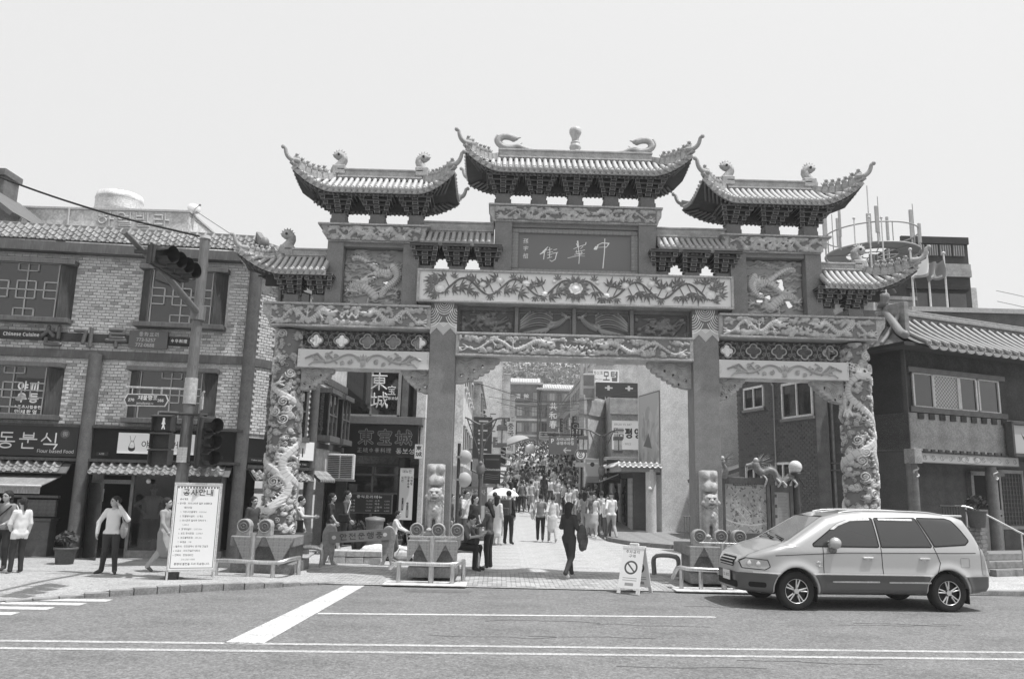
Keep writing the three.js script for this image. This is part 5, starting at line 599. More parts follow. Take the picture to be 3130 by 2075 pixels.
  { const [c,x] = canvas(640,330,24); write(x,'중식요리메뉴',150,24,52,{ col: 190,w: 0.12 }); x.font = '30px sans-serif'; x.fillStyle = g8(190); for (let i = 0; i < 4; i++) { write(x,['탕수육','깐풍기','짜장면','잡채밥'][i],24,100 + i * 54,34,{ col: 165,w: 0.12 }); x.fillText(['16,000','20,000','15,000','8,000'][i],280,130 + i * 54); write(x,['소주','맥주','고량주','콜라'][i],400,100 + i * 54,32,{ col: 165,w: 0.12 }); x.fillText(['4,000','5,000','2,000','4,000'][i],530,130 + i * 54); } x.strokeStyle = g8(120); x.lineWidth = 5; x.strokeRect(8,8,624,314); put('menu_board','black menu board with white price list below the restaurant window',0.4,1.1,1.9,1.72,0.3,c,0.05); }
  { const a = thing('air_conditioner','white louvred air conditioner unit hung on the alley corner wall','air conditioner',[-4.85,2.52,-24.6],0.1),k = mb(); mesh('casing',mb().box(-0.42,-0.38,-0.25,0.42,0.38,0.2,0.02).geo(),grey(0.62,0.5),a); for (let i = 0; i < 12; i++) for (const q of [0,1]) k.bx(-0.19 + q * 0.38,-0.31 + i * 0.056,0.21,0.34,0.034,0.02,0,0,0.4); mesh('louvre',k.geo(),grey(0.1,0.6),a); mesh('bracket',mb().box(-0.45,-0.43,-0.3,0.45,-0.39,0.22).geo(),grey(0.2,0.5),a); }
}
{ // roofs and houses showing behind the brick building
  const v = thing('white_apartment_block','pale apartment block with faded raised Hangul on its roof parapet','building',[-14.2,0,-27]); mesh('parapet',mb().box(-4,7,-6,3.0,11.3,0).geo(),grey(0.62,0.85,'blotch',2.5),v); mesh('coping',mb().box(-4.05,11.3,-6.05,3.05,11.37,0.05).geo(),grey(0.5,0.8),v); letters3D('letter','하얼빌라',v,-0.15,10.72,0.01,0.5,0.04,grey(0.45,0.8),0.3); mesh('drain_pipe',mb().cyl([-1.2,9,0.04],[-1.2,11.3,0.04],0.04).geo(),grey(0.45),v);
  const t = thing('water_tank','large round pale water tank on the roof behind the tiled eave','water tank',[-14.2,11.35,-28]); mesh('tank_body',mb().lathe([[0,0],[0.8,0],[0.82,0.25],[0.8,0.28],[0.8,0.62],[0.82,0.65],[0.8,0.68],[0.78,0.85],[0.4,0.98],[0,1.0]],[0,0,0],28).geo(),grey(0.5,0.6,'blotch',1.2),t); mesh('lid',mb().cyl([0,0.98,0],[0,1.05,0],0.25,0.25,16).geo(),grey(0.45,0.6),t);
  const d = thing('satellite_dish','small satellite dish on the corner of the apartment parapet','satellite dish',[-11.15,11.37,-27.2]); mesh('dish',new THREE.SphereGeometry(0.3,16,8,0,6.3,0,0.9).rotateX(1.2).rotateY(0.6),new THREE.MeshStandardMaterial({ color: 0xc8c8c8,roughness: 0.5,side: THREE.DoubleSide }),d).position.set(-0.1,0.1,-0.2); mesh('mast',mb().cyl([0,-0.2,0],[0,0.2,0],0.025).cyl([0,0.1,0],[0.3,0.22,0.2],0.012).sph([0.3,0.22,0.2],0.04,6).geo(),grey(0.2),d); for (const y of [0.05,-0.3]) mesh('stay',mb().cyl([0.1,y,0],[1.8,y - 1.1,0.5],0.012).geo(),grey(0.15),d);
  const h = thing('gabled_house','dark gabled house with a chimney at the upper left edge','house',[-16.9,0.25,-23]); const S = new THREE.Shape(); S.moveTo(-4,11.3); S.lineTo(0.1,11.0); S.lineTo(2.1,9.55); S.lineTo(2.1,8); S.lineTo(-4,8); S.closePath(); mesh('gable_wall',mb().ext(S,0.3,M4(0.1,-0.1,-0.6)).geo(),grey(0.16,0.8,'blotch',1),h); mesh('roof_verge',mb().bx(1.0,10.25,-1.8,2.75,0.14,3.8,0,-0.62).geo(),grey(0.12,0.8),h); mesh('chimney',mb().box(-0.6,9.5,-3.2,0.12,11.6,-2.4).box(-0.7,11.6,-3.3,0.18,11.85,-2.3,0.03).geo(),grey(0.12,0.8,'blotch',0.6),h); mesh('side_wall',mb().box(-4,7,-5.5,-0.05,11,-4.4).geo(),grey(0.1,0.8),h);
}
// ---------- right: tile-roofed corner house, brick side house, rooftop things ----------
const cornerHouse = thing('tiled_corner_building','dark two storey corner building with a diagonal ribbed tile roof and columned porch','building',[11.12,0,-21.5],rad(22.4));
{
  const B = cornerHouse,dk = grey(0.056,0.85,'blotch',1.4),lt = grey(0.25,0.85,'blotch',1.2),bt = grey(0.11,0.8,'blotch',0.8);
  mesh('wall',mb().box(-0.05,4.28,-4,12,6.1,-0.12).geo(),dk,B); mesh('light_wall',mb().box(-0.05,3.25,-4,12,4.28,0).geo(),lt,B); mesh('side_wall',mb().box(-0.05,0,-5,0.0,6.1,0).geo(),grey(0.08,0.85),B);
  for (let i = 0; i < 9; i++) mesh('dentil',mb().box(0.3 + i * 0.42,4.12,0,0.5 + i * 0.42,4.28,0.04).geo(),dk,B); mesh('window_surround',mb().box(0.05,5.41,-0.12,3.95,5.55,0.03).box(0.05,4.3,-0.12,3.95,4.45,0.03).geo(),bt,B);
  const wn = grp('strip_window',B,[0,0,-0.1]); const [mc,mx] = canvas(128,128,150); for (let j = 0; j < 16; j++) for (let i = 0; i < 16; i++) { mx.fillStyle = g8(((i + j) % 2) * 60 + 120); mx.fillRect(i * 8,j * 8,7,7); } [[0.3,1.03,0],[1.08,2.04,1],[2.12,2.78,0],[2.9,3.72,0]].forEach(([a,b,k],i) => { mesh('pane',mb(true).box(a,4.48,0,b,5.38,0.03).geo(),k ? canvasMat(mc,0.6) : GLASS,wn); for (const [x0,y0,x1,y1] of [[a - 0.04,4.44,b + 0.04,4.49],[a - 0.04,5.37,b + 0.04,5.42],[a - 0.04,4.44,a + 0.02,5.42],[b - 0.02,4.44,b + 0.04,5.42]]) mesh('frame',mb().box(x0,y0,0.01 + i * 0.003,x1,y1,0.06 + i * 0.003).geo(),grey(0.5,0.5),wn); });
  // porch: frieze, columns, lattice windows, door
  { const [c,x] = canvas(1000,72,150); x.strokeStyle = g8(95); x.lineWidth = 4; for (let i = 0; i < 12; i++) { if (i === 5 || i === 6) continue; x.beginPath(); x.arc(45 + i * 83,36,16,0,5); x.arc(55 + i * 83,36,9,5,0,true); x.stroke(); } x.fillStyle = g8(165); x.beginPath(); x.ellipse(500,36,100,28,0,0,7); x.fill(); x.lineWidth = 4; x.stroke(); for (const k of [-1,1]) { x.beginPath(); x.arc(500 + k * 45,36,18,0,5); x.arc(500 + k * 40,34,8,5,0,true); x.stroke(); } x.lineWidth = 5; x.strokeRect(3,3,994,66); board('painted_frieze',B,2.15,3.07,0.05,3.95,0.27,0.1,c,{ edge: grey(0.2) }); }
  mesh('porch_soffit',mb().box(-0.05,3.21,-2,12,3.25,0.12).geo(),dk,B); for (let i = 0; i < 14; i++) mesh('frieze_block',mb().box(0.3 + i * 0.28,3.22,0.1,0.44 + i * 0.28,3.3,0.14).geo(),grey(0.05),B); mesh('corner_post',mb().box(-0.08,2.9,-0.2,0.2,3.3,0.14,0.01).geo(),lt,B);
  for (const x of [0.06,3.18,6.6]) { mesh('porch_column',mb().cyl([x,0.5,-0.1],[x,2.92,-0.1],0.155,0.145,20).box(x - 0.2,0.42,-0.3,x + 0.2,0.52,0.1,0.01).geo(),grey(0.125,0.6,'blotch',0.7),B); mesh('column_ornament',mb().tube(Array.from({ length: 10 },(_,i) => [x + 0.1 * Math.sin(i),2.55 + i * 0.03,0.03 + 0.02 * Math.cos(i)]),0.025,16,5).geo(),grey(0.4,0.7),B); }
  mesh('porch_wall',mb().box(-0.05,0,-1.4,12,3.2,-1.2).geo(),grey(0.09,0.8,'blotch',0.9),B); mesh('porch_floor',mb().box(-0.05,0.05,-1.4,12,0.45,0.1).geo(),grey(0.2,0.8,'blotch',0.5),B);
  for (const [a,b] of [[0.25,1.25],[-0.03,0.0],[5,6]]) if (b - a > 0.5) { const w = grp('lattice_window',B,[0,0,-1.2]); mesh('pane',mb().box(a,1.2,0,b,2.85,0.02).geo(),grey(0.05,0.4),w); const m = mb(); for (let i = 0; i <= 7; i++) m.box(mix(a,b,i / 7) - 0.012,1.25,0.02,mix(a,b,i / 7) + 0.012,2.8,0.045); for (let j = 0; j <= 12; j++) m.box(a,mix(1.25,2.8,j / 12) - 0.01,0.022,b,mix(1.25,2.8,j / 12) + 0.01,0.04); mesh('lattice',m.geo(),grey(0.12,0.7),w); mesh('frame',mb().box(a - 0.06,1.12,0,b + 0.06,1.22,0.07).box(a - 0.06,2.8,0,b + 0.06,2.9,0.07).box(a - 0.06,1.2,0,a + 0.02,2.82,0.07).box(b - 0.02,1.2,0,b + 0.06,2.82,0.07).geo(),grey(0.28,0.6),w); }
  mesh('door_recess',mb().box(3.7,0.45,-1.2,5.0,2.7,-1.15).geo(),grey(0.02),B); mesh('door_frame',mb().box(3.6,0.45,-1.2,3.72,2.8,-1.05).box(3.6,2.7,-1.2,5.1,2.82,-1.05).geo(),grey(0.22,0.6),B); mesh('door_board',mb().box(3.78,0.5,-1.14,4.9,1.5,-1.1).box(3.78,1.55,-1.14,4.9,1.7,-1.08).geo(),grey(0.26,0.6),B);
  { const [c,x] = canvas(400,360,165); x.fillStyle = g8(40); x.beginPath(); x.moveTo(120,90); x.bezierCurveTo(150,200,220,120,250,260); x.bezierCurveTo(260,320,180,300,200,220); x.bezierCurveTo(150,210,130,150,120,90); x.fill(); x.strokeStyle = g8(60); x.lineWidth = 12; x.strokeRect(6,6,388,348); const s = thing('hanging_sign','pale framed sign with a dark dragon shape at the far right edge','sign',V(4.4,3.72,0.1).applyMatrix4(new THREE.Matrix4().makeRotationY(rad(22.4)).setPosition(11.12,0,-21.5)).toArray(),rad(22.4)); board('sign_panel',s,0,0,0.08,1.3,0.86,0.1,c,{ edge: grey(0.06) }); mesh('frame',mb().box(-0.7,0.42,0,0.7,0.5,0.2).box(-0.7,-0.5,0,0.7,-0.42,0.2).box(-0.72,-0.5,0,-0.64,0.5,0.2).geo(),grey(0.08),s); }
  // ribbed tile roof on the front and the left flank
  const r = grp('tiled_roof',B),P = (s,t,up = 0) => V(s,6.08 + 0.95 * (t * 0.7 + t * t * 0.3) + up,0.62 - 1.35 * t); const sheet = (a,b,n,f) => { const Q = [],I = []; for (let i = 0; i <= n; i++) for (let j = 0; j <= 6; j++) { const p = f(mix(a,b,i / n),j / 6); Q.push(p.x,p.y,p.z); } for (let i = 0; i < n; i++) for (let j = 0; j < 6; j++) { const k = i * 7 + j; I.push(k,k + 7,k + 8,k,k + 8,k + 1); } const g = new THREE.BufferGeometry(); g.setAttribute('position',new THREE.BufferAttribute(new Float32Array(Q),3)); g.setAttribute('uv',new THREE.BufferAttribute(new Float32Array(Q.filter((_,i) => i % 3 !== 1)),2)); g.setIndex(I); g.computeVertexNormals(); return g; };
  mesh('pan_tiles',sheet(-0.2,12,20,(s,t) => P(Math.max(s,-0.6 + t * 0.75),t)),ROOFD,r); const roll = mb().tube([0,0.25,0.5,0.75,1].map((t) => P(0,t,0.06).sub(V(0,0,0))),0.075,10,8).geo(),endg = mb().cyl([0,6.13,0.6],[0,6.13,0.66],0.085,0.085,12).geo(),drip = new THREE.CylinderGeometry(0.17,0.17,0.05,14,1,false,Math.PI / 2,Math.PI).rotateX(Math.PI / 2).scale(1,0.6,1).rotateZ(Math.PI);
  const panT = new RoundedBoxGeometry(0.24,0.02,0.34,1,0.008); for (let i = 0; i < 33; i++) { const s = 0.16 + i * 0.355; mesh('tile',roll,grey(0.22,0.5,'blotch',0.5),r).position.x = s; mesh('tile_end',endg,grey(0.3,0.6),r).position.x = s; const d = mesh('drip_tile',drip,grey(0.26,0.6,'blotch',0.3),r); d.position.set(s + 0.177,6.05,0.64); if (i < 13) for (let k = 0; k < 4; k++) { const a = P(s + 0.177,0.03 + k * 0.24,0.03),q = mesh('pan_tile',panT,grey(0.11,0.6,'blotch',0.3),r); q.position.copy(a).add(V(0,0.065,-0.17)); q.rotation.x = 0.5 + k * 0.07; } }
  const PL = (s,t,up = 0) => V(-0.75 + 0.75 * t,6.08 + 0.95 * (t * 0.7 + t * t * 0.3) + up,s); mesh('pan_tiles',sheet(-4.5,0.62,12,(s,t) => PL(Math.min(s,0.62 - t * 1.35),t)),ROOFD,r); const rl = mb().tube([0,0.25,0.5,0.75,1].map((t) => PL(0,t,0.06)),0.062,10,8).geo(); for (let i = 0; i < 11; i++) mesh('tile',rl,ROOFG,r).position.z = 0.2 - i * 0.36 - 0.3;
  mesh('hip_ridge',mb().tube([V(-0.78,6.24,0.7),V(-0.5,6.42,0.3),V(-0.2,6.85,-0.2),V(0.05,7.2,-0.6)],0.11,14,8).geo(),ROOFG,r); mesh('ridge_post',mb().box(-0.05,6.5,-0.6,0.12,7.36,0.1,0.02).geo(),grey(0.2,0.6,'blotch',0.4),r); mesh('ridge',mb().box(0.05,6.98,-0.95,12,7.2,-0.7,0.02).box(0.05,7.18,-1.0,12,7.28,-0.62,0.02).box(0.05,7.28,-0.92,12,7.4,-0.72,0.02).geo(),grey(0.24,0.6,'blotch',0.7),r); mesh('ridge_finial',mb().lathe([[0,0],[0.16,0],[0.12,0.1],[0.2,0.24],[0.2,0.36],[0.1,0.46],[0,0.48]],[0.0,7.34,-0.65],14).box(0.1,7.38,-0.75,0.55,7.46,-0.55,0.03).geo(),ROOFG,r);
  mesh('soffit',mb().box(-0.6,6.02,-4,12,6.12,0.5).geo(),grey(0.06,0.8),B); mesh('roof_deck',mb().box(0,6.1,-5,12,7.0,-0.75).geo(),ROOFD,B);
}
{
  const B = thing('brick_side_building','dark brick flank wall with small white framed windows under the right wing','building',[8.93,0,-22.5],Math.atan2(-0.966,-0.257) * -1);
  // local x runs away along the wall, local -z faces the street
  const s = grey(0.1,0.9,'blotch',0.7,{ bump: 0.006 }); mesh('wall',mb().box(0,0,0.02,4.1,7.0,0.4).geo(),s,B);
  const bg = new THREE.BoxGeometry(0.19,0.055,0.02),bm = [0.085,0.1,0.12].map((a) => grey(a,0.9,'grain',0.5)),R = rng(8),all = []; const holes = [[0.08,4.15,1.55,5.3],[2.5,4.6,3.65,5.4],[1.25,2.1,2.0,2.95],[2.75,2.0,3.65,2.9]]; for (let y = 0.1,r = 0; y < 6.9; y += 0.072,r++) for (let x = 0.12 + (r % 2) * 0.1; x < 4; x += 0.21) if (!holes.some(([a,b,c,d]) => x > a - 0.1 && x < c + 0.1 && y > b - 0.02 && y < d + 0.02)) all.push([x,y]); const fc = grp('brick_facing',B); const step = all.length / 250,pk = new Set(Array.from({ length: 250 },(_,i) => Math.floor(i * step))); const rest = []; all.forEach(([x,y],i) => { if (pk.has(i)) { const q = mesh('brick',bg,bm[Math.floor(R() * 3)],fc); q.position.set(x,y,0.012); } else rest.push([x,y]); }); const im = new THREE.InstancedMesh(bg,bm[1],rest.length); rest.forEach(([x,y],i) => im.setMatrixAt(i,new THREE.Matrix4().setPosition(x,y,0.012 + R() * 0.003))); im.name = 'bricks'; im.userData.kind = 'stuff'; im.castShadow = im.receiveShadow = true; fc.add(im);
  for (const [a,b,c,d] of holes) { const w = grp('window',B); mesh('pane',mb().box(a + 0.06,b + 0.1,0.02,c - 0.06,d - 0.06,0.04).geo(),GLASS,w); mesh('frame',mb().box(a,d - 0.07,-0.03,c,d,0.05).box(a,b + 0.08,-0.03,c,b + 0.14,0.05).box(a,b + 0.08,-0.03,a + 0.05,d,0.05).box(c - 0.05,b + 0.08,-0.03,c,d,0.05).box((a + c) / 2 - 0.025,b + 0.1,-0.025,(a + c) / 2 + 0.025,d - 0.05,0.04).geo(),grey(0.62,0.5),w); mesh('sill',mb().box(a - 0.06,b,-0.06,c + 0.06,b + 0.08,0.03).geo(),grey(0.16,0.8),w); }
  mesh('gutter_pipe',mb().cyl([1.9,0,-0.06],[1.9,5.3,-0.06],0.02,0.02,6).tube([[1.9,5.3,-0.06],[2.0,5.4,-0.06],[1.9,5.5,-0.06],[1.85,6.0,-0.06]],0.03,10,6).geo(),grey(0.3),B);
  const L = thing('pipe_bay','narrow recessed bay with tall drain pipes between the brick flank and the corner house','wall',[8.93,0,-22.5]); mesh('wall',mb().box(0.02,0,-1.2,2.4,6.6,-0.8).geo(),grey(0.09,0.9,'blotch',0.9),L); [[0.06,0.05],[0.3,0.09],[0.52,0.09],[0.72,0.05]].forEach(([x,r]) => mesh('drain_pipe',mb().cyl([x,0.1,-0.6],[x,6.4,-0.6],r,r,12).geo(),grey(0.2,0.5,'streak',0.6),L)); mesh('pipe_strap',mb().box(0.15,2.9,-0.8,0.85,2.94,-0.5).box(0.15,2.7,-0.8,0.85,2.74,-0.5).geo(),grey(0.12),L);
}
{ // rooftop: dark office block, flags, aerial ring
  const T = thing('office_block','dark flat topped office block with ribbed windows behind the flags','building',[16.8,0,-32]); mesh('wall',mb().box(0,0,-5,2.75,12.75,-0.08).geo(),grey(0.06,0.8),T); mesh('parapet',mb().box(-0.1,12.55,-0.1,2.76,12.85,0.03).geo(),grey(0.05,0.7),T); mesh('pale_band',mb().box(-0.02,11.12,-0.08,2.76,11.4,0.05).box(-0.02,11.4,-0.08,2.76,11.68,0.03).geo(),grey(0.3,0.8,'blotch',1.2),T);
  for (let i = 0; i < 4; i++) { const w = grp('window',T,[0.4 + i * 0.56,0,0]); mesh('pane',mb().box(0,12.02,-0.06,0.48,12.52,-0.02).geo(),grey(0.14,0.5),w); for (let k = 0; k < 5; k++) mesh('rib',mb().box(0.02 + k * 0.1,12.04,-0.02,0.06 + k * 0.1,12.5,0.02).geo(),grey(0.28,0.6),w); } for (let i = 0; i < 3; i++) mesh('window',mb().box(0.15 + i * 0.82,9.4,-0.07,0.85 + i * 0.82,10.4,-0.03).geo(),grey(0.11,0.4),T); mesh('ledge',mb().box(-0.02,10.55,-0.1,2.6,10.7,0.1).geo(),grey(0.04),T); mesh('chimney_stack',mb().box(2.75,7.5,-0.6,3.0,10.7,-0.1).geo(),grey(0.5,0.8,'blotch',0.8),T); mesh('link_wall',mb().box(-6,0,-3,-0.02,9.6,-0.5).geo(),grey(0.1,0.8,'blotch',1),T);
  const A = thing('aerial_ring','round steel ring frame carrying tall aerial panels on the roof beyond the right roofs','antenna',[14.95,0.176,-31]); A.scale.setScalar(0.912); const ring = (y,r,t) => new THREE.TorusGeometry(r,t,6,48).rotateX(Math.PI / 2).translate(0,y,0); const st = grey(0.28,0.5),m = mb(); m.add(ring(12.6,1.95,0.045)).add(ring(12.6,1.1,0.03)).add(ring(12.6,0.5,0.03)); for (let i = 0; i < 8; i++) { const a = i * 0.785; m.cyl([Math.cos(a) * 0.4,12.6,Math.sin(a) * 0.4],[Math.cos(a + 0.25) * 1.95,12.6,Math.sin(a + 0.25) * 1.95],0.025,0.025,6); m.cyl([Math.cos(a) * 1.95,12.6,Math.sin(a) * 1.95],[Math.cos(a) * 1.95,13.5,Math.sin(a) * 1.95],0.02,0.02,6); } mesh('ring_frame',m.geo(),st,A); mesh('hand_rail',ring(13.5,1.95,0.03),st,A); mesh('grating',new THREE.RingGeometry(1.1,1.9,40).rotateX(Math.PI / 2).translate(0,12.62,0),new THREE.MeshStandardMaterial({ color: 0x909090,roughness: 0.7,side: THREE.DoubleSide }),A); mesh('mast',mb().cyl([0,9,0],[0,12.6,0],0.14).cyl([-0.3,9,0.2],[-0.15,12.6,0.1],0.05).cyl([0.3,9,0.2],[0.15,12.6,0.1],0.05).cyl([0.8,10.8,0.3],[0,12.4,0],0.04).geo(),grey(0.16,0.6),A);
  for (const [a,y,h,w] of [[3.0,13.4,1.25,0.2],[1.9,13.55,1.4,0.2],[1.15,13.7,1.5,0.22],[0.75,13.6,1.3,0.12],[0.1,13.5,1.35,0.14],[2.5,13.2,1.2,0.13],[4.4,13.0,1.2,0.16],[3.6,13.1,1.5,0.1],[5.6,12.8,0.9,0.12]]) { const x = Math.cos(a) * 1.97,z = -Math.sin(a) * 1.97; mesh('aerial_panel',mb().box(x - w / 2,y,z - 0.05,x + w / 2,y + h,z + 0.05,0.02).cyl([x,12.5,z],[x,y + 0.1,z],0.035,0.035,8).geo(),grey(0.36,0.6),A); } for (const [x,y0,y1] of [[-1.9,12.6,14.3],[-1.6,12.6,14.6],[1.75,12.6,14.9],[0.2,13,15.2]]) mesh('whip_aerial',mb().cyl([x,y0,0.4],[x,y1,0.4],0.022,0.016,6).geo(),grey(0.3),A); mesh('base_house',mb().box(-2.4,7,-1.5,1.2,10.3,1).box(-2.5,10.3,-1.6,1.3,10.45,1.1).geo(),grey(0.3,0.8,'blotch',1),A);
  const fl = [['plain bare flagpole nearest the gate roof with a cord',13.86,8.3,10.3,0],['flagpole flying a white flag with two dark letters',14.43,8.25,10.2,1],['flagpole flying a grey flag with a pale emblem',15.0,8.2,10.2,2]];
  const wave = (w,h,s) => { const g = new THREE.PlaneGeometry(w,h,16,10),p = g.attributes.position; for (let i = 0; i < p.count; i++) { const u = p.getX(i) / w + 0.5,v = p.getY(i) / h; p.setXYZ(i,p.getX(i) * 0.8 - w / 2 * 0.8,p.getY(i) - (1 - u) * (0.35 + 0.1 * v) * h - 0.05 * Math.sin((1 - u) * 7),0.12 * Math.sin((1 - u) * 8 + v * 2 + s)); } g.computeVertexNormals(); return g; };
  for (const [label,x,y0,y1,k] of fl) { const f = thing('flagpole',label,'flagpole',[x,y0,-26],0,'flagpoles on the corner building roof'); mesh('pole',mb().cyl([0,0,0],[0,y1 - y0,0],0.035,0.028,10).geo(),grey(0.6,0.4),f); mesh('ball',mb().sph([0,y1 - y0 + 0.04,0],0.06,10).geo(),grey(0.55,0.3),f); if (!k) mesh('cord',mb().tube([[0.05,1.1,0.03],[0.1,0.5,0.03],[0.12,0,0.03]],0.008,8,4).geo(),grey(0.2),f);
    if (k) { const [c,q] = canvas(256,180,k === 1 ? 226 : 130); if (k === 1) { q.font = 'bold 60px sans-serif'; q.fillStyle = g8(50); q.fillText('IL',70,120); q.fillStyle = g8(150); q.fillRect(0,150,256,30); } else { q.fillStyle = g8(200); q.beginPath(); q.moveTo(120,40); q.lineTo(170,140); q.lineTo(90,130); q.fill(); q.strokeStyle = g8(215); q.lineWidth = 8; q.strokeRect(40,140,170,12); } const o = mesh('flag',wave(0.75,0.62,k),canvasMat(c,0.85,{ side: THREE.DoubleSide }),f); o.position.set(-0.03,1.5,0); } }
  for (const [x,y0,y1] of [[12.5,9.8,12.6],[11.98,9.9,11.4],[12.93,9.8,11.5]]) { const o = thing('roof_pole',['tall thin pole rising past the horn of the right tower roof','short pole at the left of the aerial ring','short pole with a ball in front of the aerial ring'][[12.5,11.98,12.93].indexOf(x)],'pole',[x,0,-26]); mesh('pole',mb().cyl([0,y0 - 3,0],[0,y1,0],0.035,0.022,8).geo(),grey(0.55,0.4),o); mesh('ball',mb().sph([0,Math.min(y1,11.45),0],0.05,8).geo(),grey(0.5,0.4),o); }
  const sp = thing('roof_terrace','pale flat roof edge behind the tiled corner roof carrying flagpoles','roof',[11,0,-26.3]); mesh('deck',mb().box(0.4,5,-4,14,8.1,0.6).geo(),grey(0.09,0.8,'blotch',1),sp); mesh('edge',mb().box(2.6,8.1,0.35,14,8.26,0.65).geo(),grey(0.4,0.8),sp);
  for (const [i,y] of [[0,9.0],[1,8.6]]) { const c = thing('overhead_cable',['upper thin cable in the sky at the right edge','lower thin cable in the sky at the right edge'][i],'cable',[0,0,0]); mesh('wire',mb().tube([[18,y + 0.5,-28],[22,y - 0.2,-28],[30,y,-28]],0.012,20,4).geo(),grey(0.25),c); }
}
// ---------- the street beyond the gate ----------
// a town house: box with built windows on its front (towards the square) and on the side that faces the street
function house(name,label,x0,x1,z0,z1,h,a,{ side = 0,front = true,rows = 3,y0 = yS((z0 + z1) / 2) - 0.4,wh = 0.95,shop = true,band = 0,col = 1.5,glass = GLASS } = {}) {
  const B = thing(name,label,'building',[x0,y0,z0]),W = x1 - x0,D = z0 - z1,m = grey(a,0.85,'blotch',2.2); mesh('wall',mb().box(0,shop ? 2.7 : 0,-D,W,h,0).geo(),m,B); mesh('coping',mb().box(-0.08,h,-D - 0.08,W + 0.08,h + 0.16,0.08,0.02).geo(),grey(a * 0.8,0.8),B);
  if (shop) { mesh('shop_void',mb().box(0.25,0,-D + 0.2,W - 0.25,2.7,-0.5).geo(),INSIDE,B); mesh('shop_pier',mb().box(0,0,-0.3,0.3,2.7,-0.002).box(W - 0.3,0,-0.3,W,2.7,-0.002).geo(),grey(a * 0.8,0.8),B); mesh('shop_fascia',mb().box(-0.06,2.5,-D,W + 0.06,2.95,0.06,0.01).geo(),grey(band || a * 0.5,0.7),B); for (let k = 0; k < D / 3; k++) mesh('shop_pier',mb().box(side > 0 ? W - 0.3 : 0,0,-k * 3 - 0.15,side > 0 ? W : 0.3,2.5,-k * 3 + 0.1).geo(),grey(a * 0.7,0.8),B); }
  const win = (p,w,hh,side2) => { const g = grp('window',B,p,side2 ? side2 * Math.PI / 2 : 0); mesh('pane',mb().box(-w / 2,-hh / 2,0.004,w / 2,hh / 2,0.03).geo(),glass,g); mesh('frame',mb().box(-w / 2 - 0.05,hh / 2,0,w / 2 + 0.05,hh / 2 + 0.06,0.07).box(-w / 2 - 0.07,-hh / 2 - 0.08,0,w / 2 + 0.07,-hh / 2,0.1).box(-0.025,-hh / 2,0.03,0.025,hh / 2,0.05).geo(),grey(Math.min(0.6,a * 1.1),0.6),g); };
  const fl = (h - 2.7) / rows; for (let r = 0; r < rows; r++) { const y = 2.7 + fl * (r + 0.52); if (front) for (let x = 0.9; x < W - 0.5; x += col) win([x,y,0],Math.min(0.95,col * 0.6),Math.min(wh,fl * 0.55)); if (side) for (let z = 1.1; z < D - 0.5; z += col * 1.15) win([side > 0 ? W : 0,y,-z],0.95,Math.min(wh,fl * 0.55),side); }
  return B;
}
const L0 = (z) => xS(z) - 3.35,Rr = (z) => xS(z) + 3.7;
house('shop_house','pale three storey shop house nearest the left gate column',L0(-28) - 5,L0(-28),-28,-37,7.4,0.55,{ side: 1,rows: 2,front: false });
house('shop_house','low grey shop house between two pale houses on the left of the street',L0(-42) - 5,L0(-38),-37.2,-60,6.0,0.35,{ side: 1,rows: 2,front: false });
house('shop_house','tall white block end wall rising over the left street side',L0(-62) - 4.2,L0(-62) + 0.15,-62,-86,11.3,0.66,{ side: 1,rows: 4,front: false,shop: false });
house('shop_house','narrow pale house just beyond the tall white block',L0(-90) - 5,L0(-88) + 0.1,-87,-105,9.5,0.5,{ side: 1,rows: 3,front: false });
house('shop_house','last grey house on the left before the restaurants',L0(-112) - 5,L0(-110) + 0.2,-106,-128,7.6,0.4,{ side: 1,rows: 2,front: false });
house('motel_building','tall pale motel block behind the shops on the right of the street',5.65,14,-50,-57,13.5,0.42,{ side: -1,rows: 4,col: 2.5,wh: 1.4 });
house('shop_house','grey shop house with signs on the right side beyond the motel',Rr(-62),Rr(-62) + 7,-58,-80,9,0.38,{ side: -1,rows: 3,front: false });
house('shop_house','brown toned shop house further up on the right side',Rr(-90),Rr(-90) + 7,-81,-108,8.4,0.26,{ side: -1,rows: 3,front: false });
house('shop_house','last dim shop house on the right below the corner restaurant',Rr(-118),Rr(-118) + 7,-109,-128,7,0.3,{ side: -1,rows: 2,front: false });
